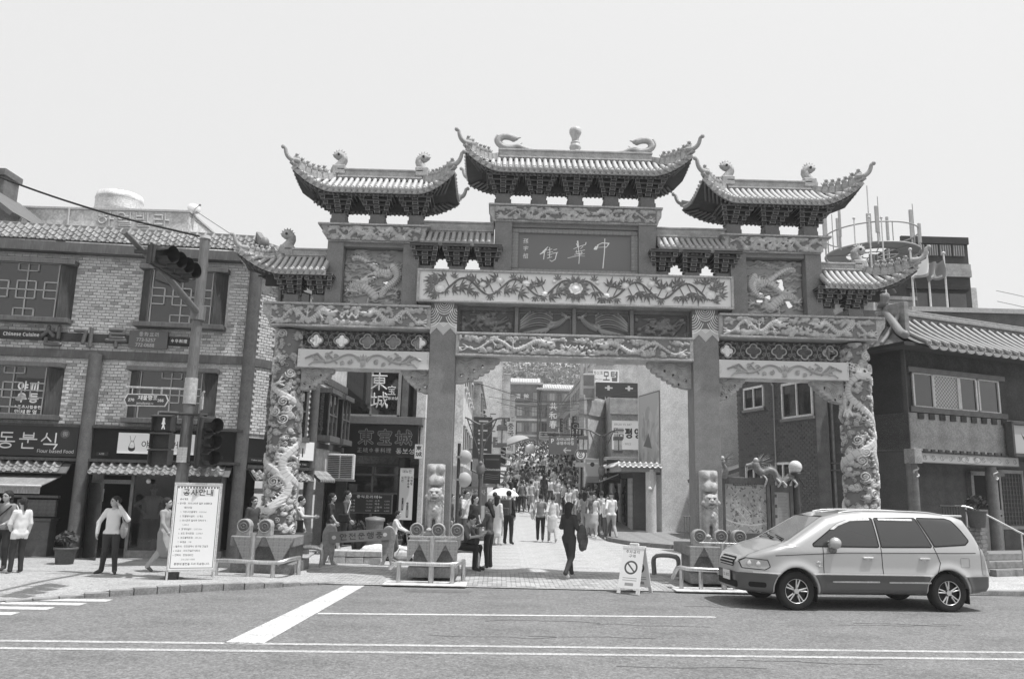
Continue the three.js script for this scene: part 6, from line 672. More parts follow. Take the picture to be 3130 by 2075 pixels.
{ // noodle house with a big sign and splayed end
  const B = thing('noodle_restaurant','grey restaurant with a splayed end wall and wide sign right of the street','building',[4.2,0.6,-42]),m = grey(0.4,0.85,'blotch',1.6); mesh('wall',mb().box(1.6,2.6,-7,8,6.4,0).geo(),m,B);
  mesh('splayed_wall',mb().bx(0.85,3.2,-1.3,3.1,6.3,0.3,1.03).geo(),grey(0.4,0.8,'blotch',1.5),B); mesh('roof_band',mb().box(1.5,5.35,0,8,6.2,0.25,0.02).bx(0.85,5.75,-1.15,3.15,0.85,0.3,1.03).geo(),grey(0.3,0.8,'blotch',1),B); const [c,x] = canvas(256,48,60); for (let i = 0; i < 6; i++) { x.fillStyle = g8(200); x.fillRect(18 + i * 42,16,16,5); x.fillRect(23 + i * 42,10,5,17); } board('crossed_band',B,4.1,6.65,0.05,6.6,0.75,0.2,c,{ edge: grey(0.1) });
  mesh('shop_front',mb().box(1.6,0,-3,8,2.6,-0.3).geo(),grey(0.1,0.8),B); mesh('canopy',mb().box(1.2,2.9,0,8,3.1,0.5,0.02).geo(),grey(0.18,0.7),B); mesh('air_conditioner',mb().box(0.1,6.1,-0.5,0.75,7.5,0,0.03).geo(),grey(0.4,0.6),B); mesh('louvre',mb().box(0.15,6.2,0,0.7,6.7,0.02).box(0.15,6.85,0,0.7,7.4,0.02).geo(),grey(0.15),B);
  const pic = (label,x,y,w,h,s) => { const [c,q] = canvas(300,Math.round(300 * h / w),90); const R = rng(s); for (let i = 0; i < 90; i++) { q.fillStyle = g8(60 + R() * 120); q.beginPath(); q.arc(R() * 300,R() * 300 * h / w,8 + R() * 18,0,7); q.fill(); } q.fillStyle = g8(190); q.beginPath(); q.ellipse(150,150 * h / w,90,80 * h / w,0,0,7); q.fill(); q.fillStyle = g8(80); q.beginPath(); q.ellipse(150,150 * h / w,62,52 * h / w,0,0,7); q.fill(); for (let i = 0; i < 22; i++) { q.fillStyle = g8(100 + R() * 120); q.beginPath(); q.arc(150 + (R() - 0.5) * 90,(150 + (R() - 0.5) * 70) * h / w,9,0,7); q.fill(); } q.strokeStyle = g8(225); q.lineWidth = 14; q.strokeRect(7,7,286,300 * h / w - 14); const t = thing('food_poster',label,'poster',[4.2,0.6,-42]); board('panel',t,x,y,0.06,w,h,0.06,c); }; pic('upper framed picture of a round dish below the noodle house sign',2.1,2.0,1.05,0.9,2); pic('lower framed picture of a dish under another dish picture',2.3,1.0,0.95,0.85,5); pic('dark tall dish picture beside the two framed dish pictures',3.3,1.9,0.7,1.3,9);
  const t = thing('shop_sign','wide white noodle restaurant sign with two big Hangul syllables','sign',[4.2,0.6,-42]); const [c2,q] = canvas(900,420,205); write(q,'평양냉면',176,110,150,{ col: 30,w: 0.14,gap: 0.3,sx: 0.62 }); for (const [x,y,g] of [[24,110,80],[24,195,150],[92,110,150],[92,195,70]]) { q.fillStyle = g8(g); q.fillRect(x,y,62,72); } write(q,'정',34,122,44,{ col: 220,w: 0.14 }); write(q,'통',102,207,44,{ col: 220,w: 0.14 }); q.font = '40px sans-serif'; q.fillStyle = g8(90); q.fillText('T. 772 - 3022',24,350); q.fillText('09:24 15 347',30,70); board('sign_panel',t,3.4,4.25,0.32,3.6,1.5,0.14,c2,{ edge: grey(0.3) });
}
{ // white building with a mural and its tiled porch
  const B = thing('white_mural_building','big blank white wall with a faint picture on its flank, seen through the gate','building',[6.85,0,-34],0.2); mesh('wall',mb().box(0,0,-2.7,7.0,9.5,0).geo(),grey(0.84,0.85,'grain',2),B); mesh('crack',mb().tube([[1.5,3.2,0.005],[1.7,3.15,0.005],[2.4,3.1,0.005]],0.008,8,4).tube([[1.2,3.3,0.005],[1.22,3.1,0.005],[1.2,3.0,0.005]],0.007,8,4).geo(),grey(0.3),B);
  { const [c,x] = canvas(512,512,165); const R = rng(15); for (let i = 0; i < 60; i++) { x.fillStyle = `rgba(${R() < 0.5 ? '110,110,110' : '200,200,200'},.3)`; x.beginPath(); x.ellipse(R() * 512,120 + R() * 380,20 + R() * 60,10 + R() * 30,R() * 3,0,7); x.fill(); } x.fillStyle = g8(100); x.beginPath(); x.moveTo(120,330); x.lineTo(250,250); x.lineTo(330,350); x.fill(); x.strokeStyle = g8(95); x.lineWidth = 8; x.strokeRect(4,4,504,504); board('mural',B,-0.02,4.5,-1.3,2.4,3.6,0.04,c,{ ry: -Math.PI / 2 }); }
  const P = thing('tiled_porch','low porch with white wavy tiles and a white round column before the white wall','porch',[5.3,0.35,-34]); mesh('porch_column',mb().cyl([1.05,-0.2,0.2],[1.05,2.55,0.2],0.22,0.22,20).geo(),grey(0.62,0.6),P); mesh('lintel',mb().box(-0.2,2.45,-9,1.4,2.7,0.4,0.02).geo(),grey(0.3,0.7),P); mesh('fascia',mb().bx(-0.25,2.6,-4.4,0.14,0.3,9.2).geo(),grey(0.5,0.7),P); giwaLite(P);
  function giwaLite(p) { const w = grey(0.75,0.5,'blotch',0.5); for (let i = 0; i < 8; i++) for (let k = 0; k < 2; k++) { const t = mesh('tile',GIWA,w,p); t.position.set(-0.25 + i * 0.23,2.82 - k * 0.1,0.2 + k * 0.17); t.rotation.x = 0.45; } for (let i = 0; i < 40; i++) for (let k = 0; k < 2; k++) { const t = mesh('tile',GIWA,w,p); t.position.set(-0.2 - k * 0.16,2.82 - k * 0.1,0.1 - i * 0.23); t.rotation.set(0.45,-Math.PI / 2,0,'YXZ'); } mesh('tile_bed',mb().box(-0.3,2.7,-9,1.5,2.8,0.45).geo(),w,p); }
  mesh('shop_wall',mb().box(0.5,-0.3,-9,1.2,2.45,-0.9).geo(),grey(0.12,0.7),P); for (const [z,a] of [[-1.6,0.5],[-3.2,0.05],[-4.6,0.4],[-6.4,0.1],[-7.8,0.45]]) mesh('shop_door',mb().box(0.44,0,z - 0.5,0.5,2.2,z + 0.5,0.01).geo(),a < 0.2 ? GLASS : grey(a,0.6,'blotch',0.5),P); mesh('lantern',mb().sph([0.95,1.75,0.5],0.09,10).cyl([0.95,1.84,0.5],[0.95,2.45,0.5],0.015).geo(),grey(0.7,0.4),P); mesh('awning',mb().bx(-0.35,2.2,-3.4,0.9,0.04,2.4,0,0.4).geo(),grey(0.4,0.8),P);
  const G = thing('lean_to','small shed with a sloping dark roof beside the right gate column','shed',[8.1,0,-31]); mesh('wall',mb().box(0,0,-2,3,2.6,0).geo(),grey(0.3,0.8,'blotch',1),G); mesh('roof',mb().bx(0.9,2.85,-0.9,2.6,0.14,2.6,0,0.32).geo(),grey(0.1,0.7),G); mesh('pipe',mb().cyl([0.5,0,0.1],[0.5,2.5,0.1],0.06).geo(),grey(0.4),G); const rl = mb(); for (let i = 0; i < 8; i++) rl.cyl([-1.1 + i * 0.1,0.3,0.4],[-1.1 + i * 0.1,1.1,0.4],0.014,0.014,6); rl.cyl([-1.15,1.1,0.4],[-0.35,1.1,0.4],0.018); mesh('railing',rl.geo(),grey(0.15),G);
}
{ // restaurants across the head of the street
  const z = -136,y = yS(z) - 0.5; for (const [nm,label,x,W,h,a,txt,rot] of [['far_restaurant','hazy four storey restaurant with a hipped roof at the top left of the street',1.0,5.4,11.5,0.2,'清館',0],['far_restaurant','hazy large restaurant with an upright name board at the top right of the street',6.6,12,10.6,0.22,'共和春',0.12]]) {
    const B = thing(nm,label,'building',[x,y,z],rot); mesh('wall',mb().box(0,0,-8,W,h,0).geo(),grey(a,0.85,'blotch',3),B); mesh('roof',mb().box(-0.7,h,-9,W + 0.7,h + 0.35,0.9).bx(W / 2,h + 0.6,-0.2,W + 0.4,0.2,2.4,0,0,0.5).geo(),grey(0.4,0.6,'blotch',1),B); for (let i = 0; i < W / 0.4; i++) mesh('roof_tile',mb().cyl([-0.4 + i * 0.43,h + 0.15,1.0],[-0.4 + i * 0.43,h + 1.1,-0.9],0.09,0.09,6).geo(),grey(0.45,0.6),B);
    for (let r = 0; r < 3; r++) { mesh('floor_band',mb().box(-0.1,2.6 + r * 2.7,0,W + 0.1,2.95 + r * 2.7,0.35).geo(),grey(r === 1 ? 0.45 : 0.3,0.8),B); for (let i = 0; i < Math.floor(W / 1.3); i++) { const g = grp('window',B,[0.8 + i * 1.3,4.2 + r * 2.7 - (r === 2 ? 0.2 : 0),0]); mesh('pane',mb().box(-0.42,-0.75,0,0.42,0.75,0.04).geo(),i % 2 ? grey(0.4,0.5) : GLASS,g); mesh('frame',mb().box(-0.5,0.75,0,0.5,0.85,0.1).box(-0.5,-0.85,0,0.5,-0.75,0.1).box(-0.03,-0.75,0.04,0.03,0.75,0.07).geo(),grey(0.15),g); } mesh('post',mb().cyl([0.1,0,0.3],[0.1,h,0.3],0.16).cyl([W - 0.1,0,0.3],[W - 0.1,h,0.3],0.16).geo(),grey(0.12),B); }
    const [c,q] = canvas(txt.length > 2 ? 160 : 420,txt.length > 2 ? 420 : 180,78); write(q,txt,txt.length > 2 ? 24 : 60,txt.length > 2 ? 24 : 34,110,{ col: 205,w: 0.1,vert: txt.length > 2,gap: txt.length > 2 ? 0.12 : 0.5 }); const s = thing('name_board',txt.length > 2 ? 'tall upright dark name board with three pale characters on the far right restaurant' : 'dark name board with two pale characters high on the far left restaurant','sign',[x,y,z],rot); txt.length > 2 ? board('sign_panel',s,2.2,6.2,0.75,2.1,5.2,0.2,c) : board('sign_panel',s,2.6,9.4,0.65,3.6,1.5,0.2,c);
  }
}
{ // wooded hill
  const g = new THREE.PlaneGeometry(420,130,60,30),p = g.attributes.position,R = rng(6); g.rotateX(-Math.PI / 2); for (let i = 0; i < p.count; i++) { const x = p.getX(i),zz = p.getZ(i),d = clamp((65 - zz) / 110); p.setY(i,3 + 25 * Math.sin(d * 1.57) * Math.exp(-(((x - 2) / 65) ** 2)) + n1(x * 0.1 + 40,zz * 0.1 + 40,99) * 2); } g.computeVertexNormals(); const h = mesh('hill',g,grey(0.16,0.95,'blotch',6)); h.position.set(5,0,-212); struct(h);
  const leafG = (() => { const m = [],I = []; for (let k = 0; k < 3; k++) { const a = k * 1.05,c = Math.cos(a) * 0.5,s = Math.sin(a) * 0.5,b = m.length / 3; m.push(-c,-0.28,-s,c,-0.2,s,0,0.4,0.12 * k); I.push(b,b + 1,b + 2); } const q = new THREE.BufferGeometry(); q.setAttribute('position',new THREE.BufferAttribute(new Float32Array(m),3)); q.setAttribute('uv',new THREE.BufferAttribute(new Float32Array(m.length / 3 * 2),2)); q.setIndex(I); q.computeVertexNormals(); return q; })(),leafM = new THREE.MeshStandardMaterial({ color: new THREE.Color().setRGB(0.3,0.3,0.3),roughness: 0.9,side: THREE.DoubleSide });
  const N = 60000,im = new THREE.InstancedMesh(leafG,leafM,N),m = new THREE.Matrix4(),k = new THREE.Color(),tr = []; for (let i = 0; i < 210; i++) tr.push([-24 + R() * 64,-156 - R() * 70,3.4 + R() * 3.2,R()]);
  const hy = (x,z) => { const d = clamp((65 - (z + 212)) / 110); return 3 + 25 * Math.sin(d * 1.57) * Math.exp(-(((x - 7) / 65) ** 2)); }; const tk = mb(); for (const [x,z,r] of tr) tk.cyl([x,hy(x,z) - 0.5,z],[x + 0.3,hy(x,z) + r * 1.3,z],0.3,0.12,6);
  for (let i = 0; i < N; i++) { const [x,z,r,t] = tr[i % tr.length],a = R() * 6.28,c = R() * 2 - 1,q = Math.cbrt(0.25 + R() * 0.75) * r * (0.75 + 0.45 * n1(a * 1.5 + x,c * 3 + z,97)),s = Math.sqrt(1 - c * c); m.compose(V(x + Math.cos(a) * s * q,hy(x,z) + r * 1.4 + c * q * 0.85,z + Math.sin(a) * s * q),new THREE.Quaternion().setFromEuler(new THREE.Euler(R() * 6,R() * 6,R() * 6)),V(1,1,1).multiplyScalar(0.7 + R() * 0.6)); im.setMatrixAt(i,m); const b = 0.55 + t * 0.5 + R() * 0.35; im.setColorAt(i,k.setRGB(b,b,b)); } im.castShadow = im.receiveShadow = true;
  const W = thing('hillside_wood','hazy mass of trees covering the hill at the end of the street','wood',[0,0,0],0,null,'stuff'); im.name = 'crowns'; W.add(im); mesh('trunks',tk.geo(),grey(0.06,0.9),W);
}
// signs, lamps and banners along the street
function upright(name,label,x,y,z,w,h,c,{ ry = 0,d = 0.16,pole = 0 } = {}) { const t = thing(name,label,'sign',[x,y,z],ry); board('sign_panel',t,0,0,0,w,h,d,c,{ both: true,edge: grey(0.35) }); mesh('bracket',mb().box(-w / 2 - 0.3,h * 0.3,-0.03,-w / 2,h * 0.3 + 0.05,0.03).box(-w / 2 - 0.3,-h * 0.3,-0.03,-w / 2,-h * 0.3 + 0.05,0.03).geo(),grey(0.2),t); return t; }
{
  { const [c,x] = canvas(150,420,220); x.save(); x.translate(108,395); x.rotate(-Math.PI / 2); x.font = 'bold 74px sans-serif'; x.fillStyle = g8(50); x.fillText('ROWING',0,0); x.restore(); x.fillStyle = g8(60); x.beginPath(); x.arc(80,50,26,0,7); x.fill(); upright('upright_sign','white upright sign with sideways dark lettering on the left of the street',-0.95,5.35,-42,0.62,1.42,c); }
  { const [c,x] = canvas(150,260,170); x.font = 'bold 110px sans-serif'; x.fillStyle = g8(60); x.fillText('P',35,115); x.fillText('C',35,235); upright('upright_sign','pale upright sign reading PC on the left of the street',-0.15,5.35,-55,0.75,1.3,c); }
  { const [c,x] = canvas(120,420,200); write(x,'중국요리',14,20,84,{ col: 70,vert: true }); upright('upright_sign','narrow white upright sign with four syllables beyond the PC sign',0.85,6.1,-66,0.75,2.6,c); }
  { const [c,x] = canvas(170,560,190); write(x,'한일수퍼',22,20,122,{ col: 110,w: 0.15,vert: true }); upright('upright_sign','tall pale upright sign with four syllables at the motel corner',5.2,6.4,-47.5,0.56,1.95,c); }
  { const [c,x] = canvas(130,400,38); x.strokeStyle = g8(170); x.lineWidth = 8; x.beginPath(); x.arc(66,62,36,0,7); x.stroke(); for (let i = 0; i < 6; i++) { x.font = 'bold 46px sans-serif'; x.fillStyle = g8(215); x.fillText('COFFEE'[i],12,160 + i * 44); x.fillText('BENYA '[i],72,160 + i * 44); } upright('upright_sign','dark upright coffee sign left of the tall pale upright sign',4.3,5.2,-46,0.5,1.15,c); }
  { const [c,x] = canvas(620,210,225); write(x,'화이트',20,24,66,{ col: 90,w: 0.1 }); x.strokeStyle = g8(60); x.lineWidth = 8; x.beginPath(); x.moveTo(110,150); x.lineTo(30,150); x.lineTo(55,130); x.moveTo(30,150); x.lineTo(55,172); x.stroke(); x.font = '46px sans-serif'; x.fillStyle = g8(130); x.fillText('50m',125,168); write(x,'모텔',235,22,165,{ col: 90,w: 0.13 }); const t = upright('roof_sign','white motel sign with a left arrow under the gate beam',6.45,8.95,-49,1.62,0.82,c,{ d: 0.2 }); mesh('leg',mb().box(-0.4,-1,-0.04,-0.36,-0.4,0.04).box(0.36,-1,-0.04,0.4,-0.4,0.04).geo(),grey(0.2),t); }
  { const [c,x] = canvas(420,200,205); for (let i = 0; i < 3; i++) { x.fillStyle = g8(90); x.fillRect(20,30 + i * 58,380,22); } write(x,'공화춘',30,20,100,{ col: 60 }); upright('wide_sign','small white two line sign above the parking sign',3.55,5.8,-58,1.5,0.55,c); }
  { const t = thing('parking_sign','grey road sign board with white P, arrow and Hangul over the crowd','sign',[3.55,0,-41]),[c,x] = canvas(620,380,100); x.font = 'bold 130px sans-serif'; x.fillStyle = g8(225); x.fillText('P',40,140); write(x,'차이나타운',170,20,72,{ col: 220,w: 0.12,gap: 0.08 }); write(x,'공영주차장',170,104,72,{ col: 220,w: 0.12,gap: 0.08 }); x.strokeStyle = g8(200); x.lineWidth = 22; x.beginPath(); x.moveTo(480,290); x.lineTo(330,290); x.lineTo(380,240); x.moveTo(330,290); x.lineTo(380,340); x.stroke(); board('sign_panel',t,-0.35,4.2,0,1.45,0.9,0.05,c); mesh('post',mb().cyl([0.62,yS(-41),0],[0.62,5.1,0],0.06,0.05,12).cyl([-1.1,4.75,-0.06],[0.75,4.78,-0.06],0.035).geo(),grey(0.04),t); }
  { const t = thing('speed_sign','round white speed limit sign on the dark signpost','sign',[4.1,3.75,-40.9]),[c,x] = canvas(200,200,225); x.strokeStyle = g8(90); x.lineWidth = 26; x.beginPath(); x.arc(100,100,84,0,7); x.stroke(); x.font = 'bold 96px sans-serif'; x.fillStyle = g8(30); x.fillText('30',44,135); const g = new THREE.CylinderGeometry(0.3,0.3,0.03,28).rotateX(Math.PI / 2); const o = mesh('disc',g,[grey(0.3),canvasMat(c),grey(0.3)],t); o.rotation.z = 0; mesh('plate',mb().box(-0.28,-0.62,-0.02,0.28,-0.38,0.02).geo(),grey(0.35),t); }
}
function lantern(label,x,z,bx,txt,tone) {
  const t = thing('street_lamp',label,'street lamp',[x,yS(z),z],0,null),dk = grey(0.1,0.5),H = 4.2; mesh('post',mb().cyl([0,0,0],[0,H,0],0.075,0.06,14).lathe([[0,0],[0.2,0],[0.2,0.12],[0.12,0.25],[0.1,0.5],[0.075,0.55]],[0,0,0],14).geo(),dk,t);
  mesh('arm',mb().tube([[-1.1,H + 0.25,0],[-0.6,H + 0.2,0],[0,H - 0.05,0],[0.6,H + 0.2,0],[1.0,H + 0.22,0]],0.035,30,8).tube([[-0.55,H + 0.18,0],[-0.3,H - 0.5,0],[-0.1,H - 1.1,0],[-0.06,H - 2,0]],0.025,20,6).tube([[0.55,H + 0.18,0],[0.3,H - 0.4,0],[0.1,H - 0.8,0],[0.06,H - 1.5,0]],0.025,20,6).geo(),dk,t); const fg = mb(); for (const s of [-1,1]) for (let i = 0; i < 14; i++) fg.bx(s * (0.12 + (i % 4) * 0.09),H - 0.05 - Math.floor(i / 4) * 0.16 - (i % 4) * -0.03,0,0.07,0.015,0.02,0,i % 2 ? 0.8 : -0.8); mesh('fretwork',fg.geo(),dk,t);
  for (const s of [-0.85,0.75]) { mesh('lantern',mb().box(s - 0.16,H - 0.72,-0.16,s + 0.16,H - 0.2,0.16,0.01).geo(),grey(0.55,0.6),t); mesh('lantern_frame',mb().box(s - 0.2,H - 0.24,-0.2,s + 0.2,H - 0.08,0.2,0.01).box(s - 0.19,H - 0.82,-0.19,s + 0.19,H - 0.7,0.19,0.01).box(s - 0.02,H - 0.72,0.15,s + 0.02,H - 0.2,0.175).cyl([s,H - 0.1,0],[s,H + 0.22,0],0.015).geo(),grey(0.12),t); }
  mesh('lion_cap',mb().lathe([[0,0],[0.12,0],[0.16,0.1],[0.17,0.25],[0.12,0.4],[0,0.48]],[0,2.35,0],14).sph([0,2.75,0.1],0.08,8).geo(),grey(0.16,0.5),t);
  bx.forEach(([dx,tn,word,lab]) => { const b = thing('street_banner',lab,'banner',[x + dx,yS(z) + 2.55,z]),[c,q] = canvas(220,360,tn); q.fillStyle = g8(tn + 40); q.fillRect(20,50,180,20); if (word) { q.font = 'bold 38px sans-serif'; q.fillStyle = g8(220); q.fillText('Chinatown',12,200); q.strokeStyle = g8(tn + 70); q.lineWidth = 5; for (let i = 0; i < 3; i++) { q.beginPath(); q.moveTo(20,250 + i * 26); q.bezierCurveTo(80,230 + i * 26,140,280 + i * 20,200,246 + i * 26); q.stroke(); } } else { q.fillStyle = g8(60); q.beginPath(); q.arc(110,80,34,0,7); q.fill(); q.fillStyle = g8(tn - 40); q.fillRect(0,260,220,100); } const g = new THREE.PlaneGeometry(0.62,1.05,8,10),p = g.attributes.position; for (let i = 0; i < p.count; i++) p.setZ(i,0.04 * Math.sin(p.getX(i) * 7 + p.getY(i) * 3)); g.computeVertexNormals(); mesh('cloth',g,canvasMat(c,0.85,{ side: THREE.DoubleSide }),b); mesh('rod',mb().cyl([-0.5,0.54,0],[0.45,0.54,0],0.016).geo(),grey(0.5),b); });
}
lantern('lantern lamp post with two box lanterns just right of the left gate column',-0.7,-29.5,[[0.42,62,1,'dark banner reading Chinatown on the left lantern post']]);
lantern('lantern lamp post with two box lanterns before the noodle restaurant',4.62,-36.5,[[-0.42,165,0,'pale banner with a dark round head on the right lantern post'],[0.55,58,1,'dark banner on the right lantern post beside the dish pictures']]);
{ const t = thing('convex_mirror_post','dark post carrying two round grey discs behind the left gate column','traffic mirror',[-1.15,0,-22.5]); mesh('post',mb().cyl([0,0,0],[0,3.2,0],0.05,0.045,12).geo(),grey(0.06),t); for (const [y,r] of [[2.82,0.2],[2.2,0.21]]) { const g = new THREE.SphereGeometry(r * 1.6,24,8,0,6.3,0,0.68).rotateX(Math.PI / 2).translate(0.16,y,-r * 1.25); mesh('mirror_disc',g,new THREE.MeshStandardMaterial({ color: 0xb4b4b4,roughness: 0.5,side: THREE.DoubleSide }),t); mesh('clamp',mb().box(-0.07,y - 0.03,-0.06,0.2,y + 0.03,0.06).geo(),grey(0.3),t); } }
for (const [x,y,r,z,a,label,b,h] of [[0.15,1.55,0.72,-32,0.75,'big white parasol low beside the Chinatown banner',0.3,0],[2.3,3.4,1.3,-62,0.32,'tilted striped market parasol far up among the crowd',0.35,0.35]]) { const t = thing('parasol',label,'parasol',[x,yS(z),z]); t.rotation.z = h; const S = new THREE.SphereGeometry(r,8,6,0,6.3,0,1.1).scale(1,0.75,1).translate(0,y - r * 0.35,0); mesh('canopy',S,new THREE.MeshStandardMaterial({ color: new THREE.Color(a,a,a),roughness: 0.8,side: THREE.DoubleSide }),t); mesh('pole',mb().cyl([0,0,0],[0,y + r * 0.4,0],0.025).geo(),grey(0.4),t); const m = mb(); for (let i = 0; i < 8; i++) m.cyl([0,y + r * 0.35,0],[Math.cos(i * 0.785) * r * 0.85,y,Math.sin(i * 0.785) * r * 0.85],0.01,0.01,4); mesh('ribs',m.geo(),grey(0.4),t); }
{ const t = thing('balloon','white ball balloon floating above the far crowd','balloon',[1.95,yS(-52) + 3.1,-52]); mesh('envelope',mb().sph([0,0,0],0.32,14).geo(),grey(0.75,0.3),t); mesh('string',mb().tube([[0,-0.3,0],[0.1,-0.9,0],[0.05,-1.6,0]],0.008,8,4).geo(),grey(0.5),t); }
for (const [x,z,label] of [[5.25,-37.5,'white globe lamp on a slim post before the shop porch'],[7.49,-20.3,'white globe lamp on a dark post right of the map boards']]) { const t = thing('globe_lamp',label,'street lamp',[x,z > -30 ? 0.1 : yS(z) + 0.13,z]),H = z > -30 ? 2.42 : 2.2; mesh('post',mb().lathe([[0,0],[0.16,0],[0.14,0.3],[0.1,0.36],[0.09,1.6],[0.12,1.65],[0.09,1.7],[0.08,H - 0.05],[0.14,H - 0.02],[0.14,H + 0.02],[0,H + 0.03]],[0,0,0],18).geo(),z > -30 ? grey(0.07,0.5) : grey(0.6,0.5),t); mesh('globe',mb().sph([0,H + 0.17,0],0.165,18).geo(),grey(0.62,0.35),t); if (z > -30) mesh('scroll',mb().tube([[-0.2,H - 0.3,0],[-0.12,H - 0.15,0],[0,H - 0.1,0],[0.12,H - 0.15,0],[0.2,H - 0.3,0]],0.02,16,6).geo(),grey(0.06),t); }

{ // small boards and awnings crowding the fronts further up
  const R = rng(88),ord = ['nearest','second','third','fourth','fifth','sixth','seventh','eighth','ninth'];
  const tones = [0.2,0.6,0.35,0.7],cs = tones.map((a) => { const [c,x] = canvas(96,220,a * 300); for (let k = 0; k < 4; k++) { x.fillStyle = g8(a > 0.4 ? 80 : 190); x.fillRect(22 + R() * 6,18 + k * 50,48,8); x.fillRect(26,34 + k * 50,8 + R() * 34,10); } return c; });
  for (const side of [-1,1]) for (let i = 0; i < 9; i++) { const z = (side < 0 ? -33 : -60) - i * (side < 0 ? 8.4 : 7),j = (i * 3 + side + 5) % 4,a = tones[j],c = cs[j],w = 0.5 + R() * 0.3,xx = side < 0 ? L0(z) + 0.42 : Rr(z) - 0.45,t = upright('upright_sign',`${ord[i]} of the small ${side < 0 ? 'left' : 'right'} side boards up the street, ${a > 0.4 ? 'pale' : 'dark'}`,xx,yS(z) + 3.2 + R() * 1.6,z,w,w * 2.2,c);
    const q = thing('shop_awning',`${ord[i]} awning along the ${side < 0 ? 'left' : 'right'} shop fronts up the street`,'awning',[side < 0 ? L0(z) : Rr(z),yS(z) + 2.3,z - 2]); mesh('cloth',mb().bx(-side * 0.55,0,0,1.2,0.04,2.6,0,side * 0.4).box(-side * 1.1 - 0.02,-0.42,-1.3,-side * 1.1 + 0.02,-0.2,1.3).geo(),grey([0.5,0.2,0.35,0.65][i % 4],0.8,'streak',0.6),q); mesh('rod',mb().cyl([0,0.2,1.2],[-side * 1.1,-0.2,1.2],0.02).cyl([0,0.2,-1.2],[-side * 1.1,-0.2,-1.2],0.02).geo(),DARKSTEEL,q); }
  for (let i = 0; i < 7; i++) { const z = -34 - i * 11,t = thing('overhead_cable',`${ord[i]} overhead wire strung across the street beyond the gate`,'cable',[0,0,0]); mesh('wire',mb().tube([[L0(z),yS(z) + 6.2,z],[xS(z),yS(z) + 5.5 + R(),z - 2],[Rr(z) + 1,yS(z) + 6.6,z - 4]],0.014,16,4).geo(),grey(0.06),t); }
}
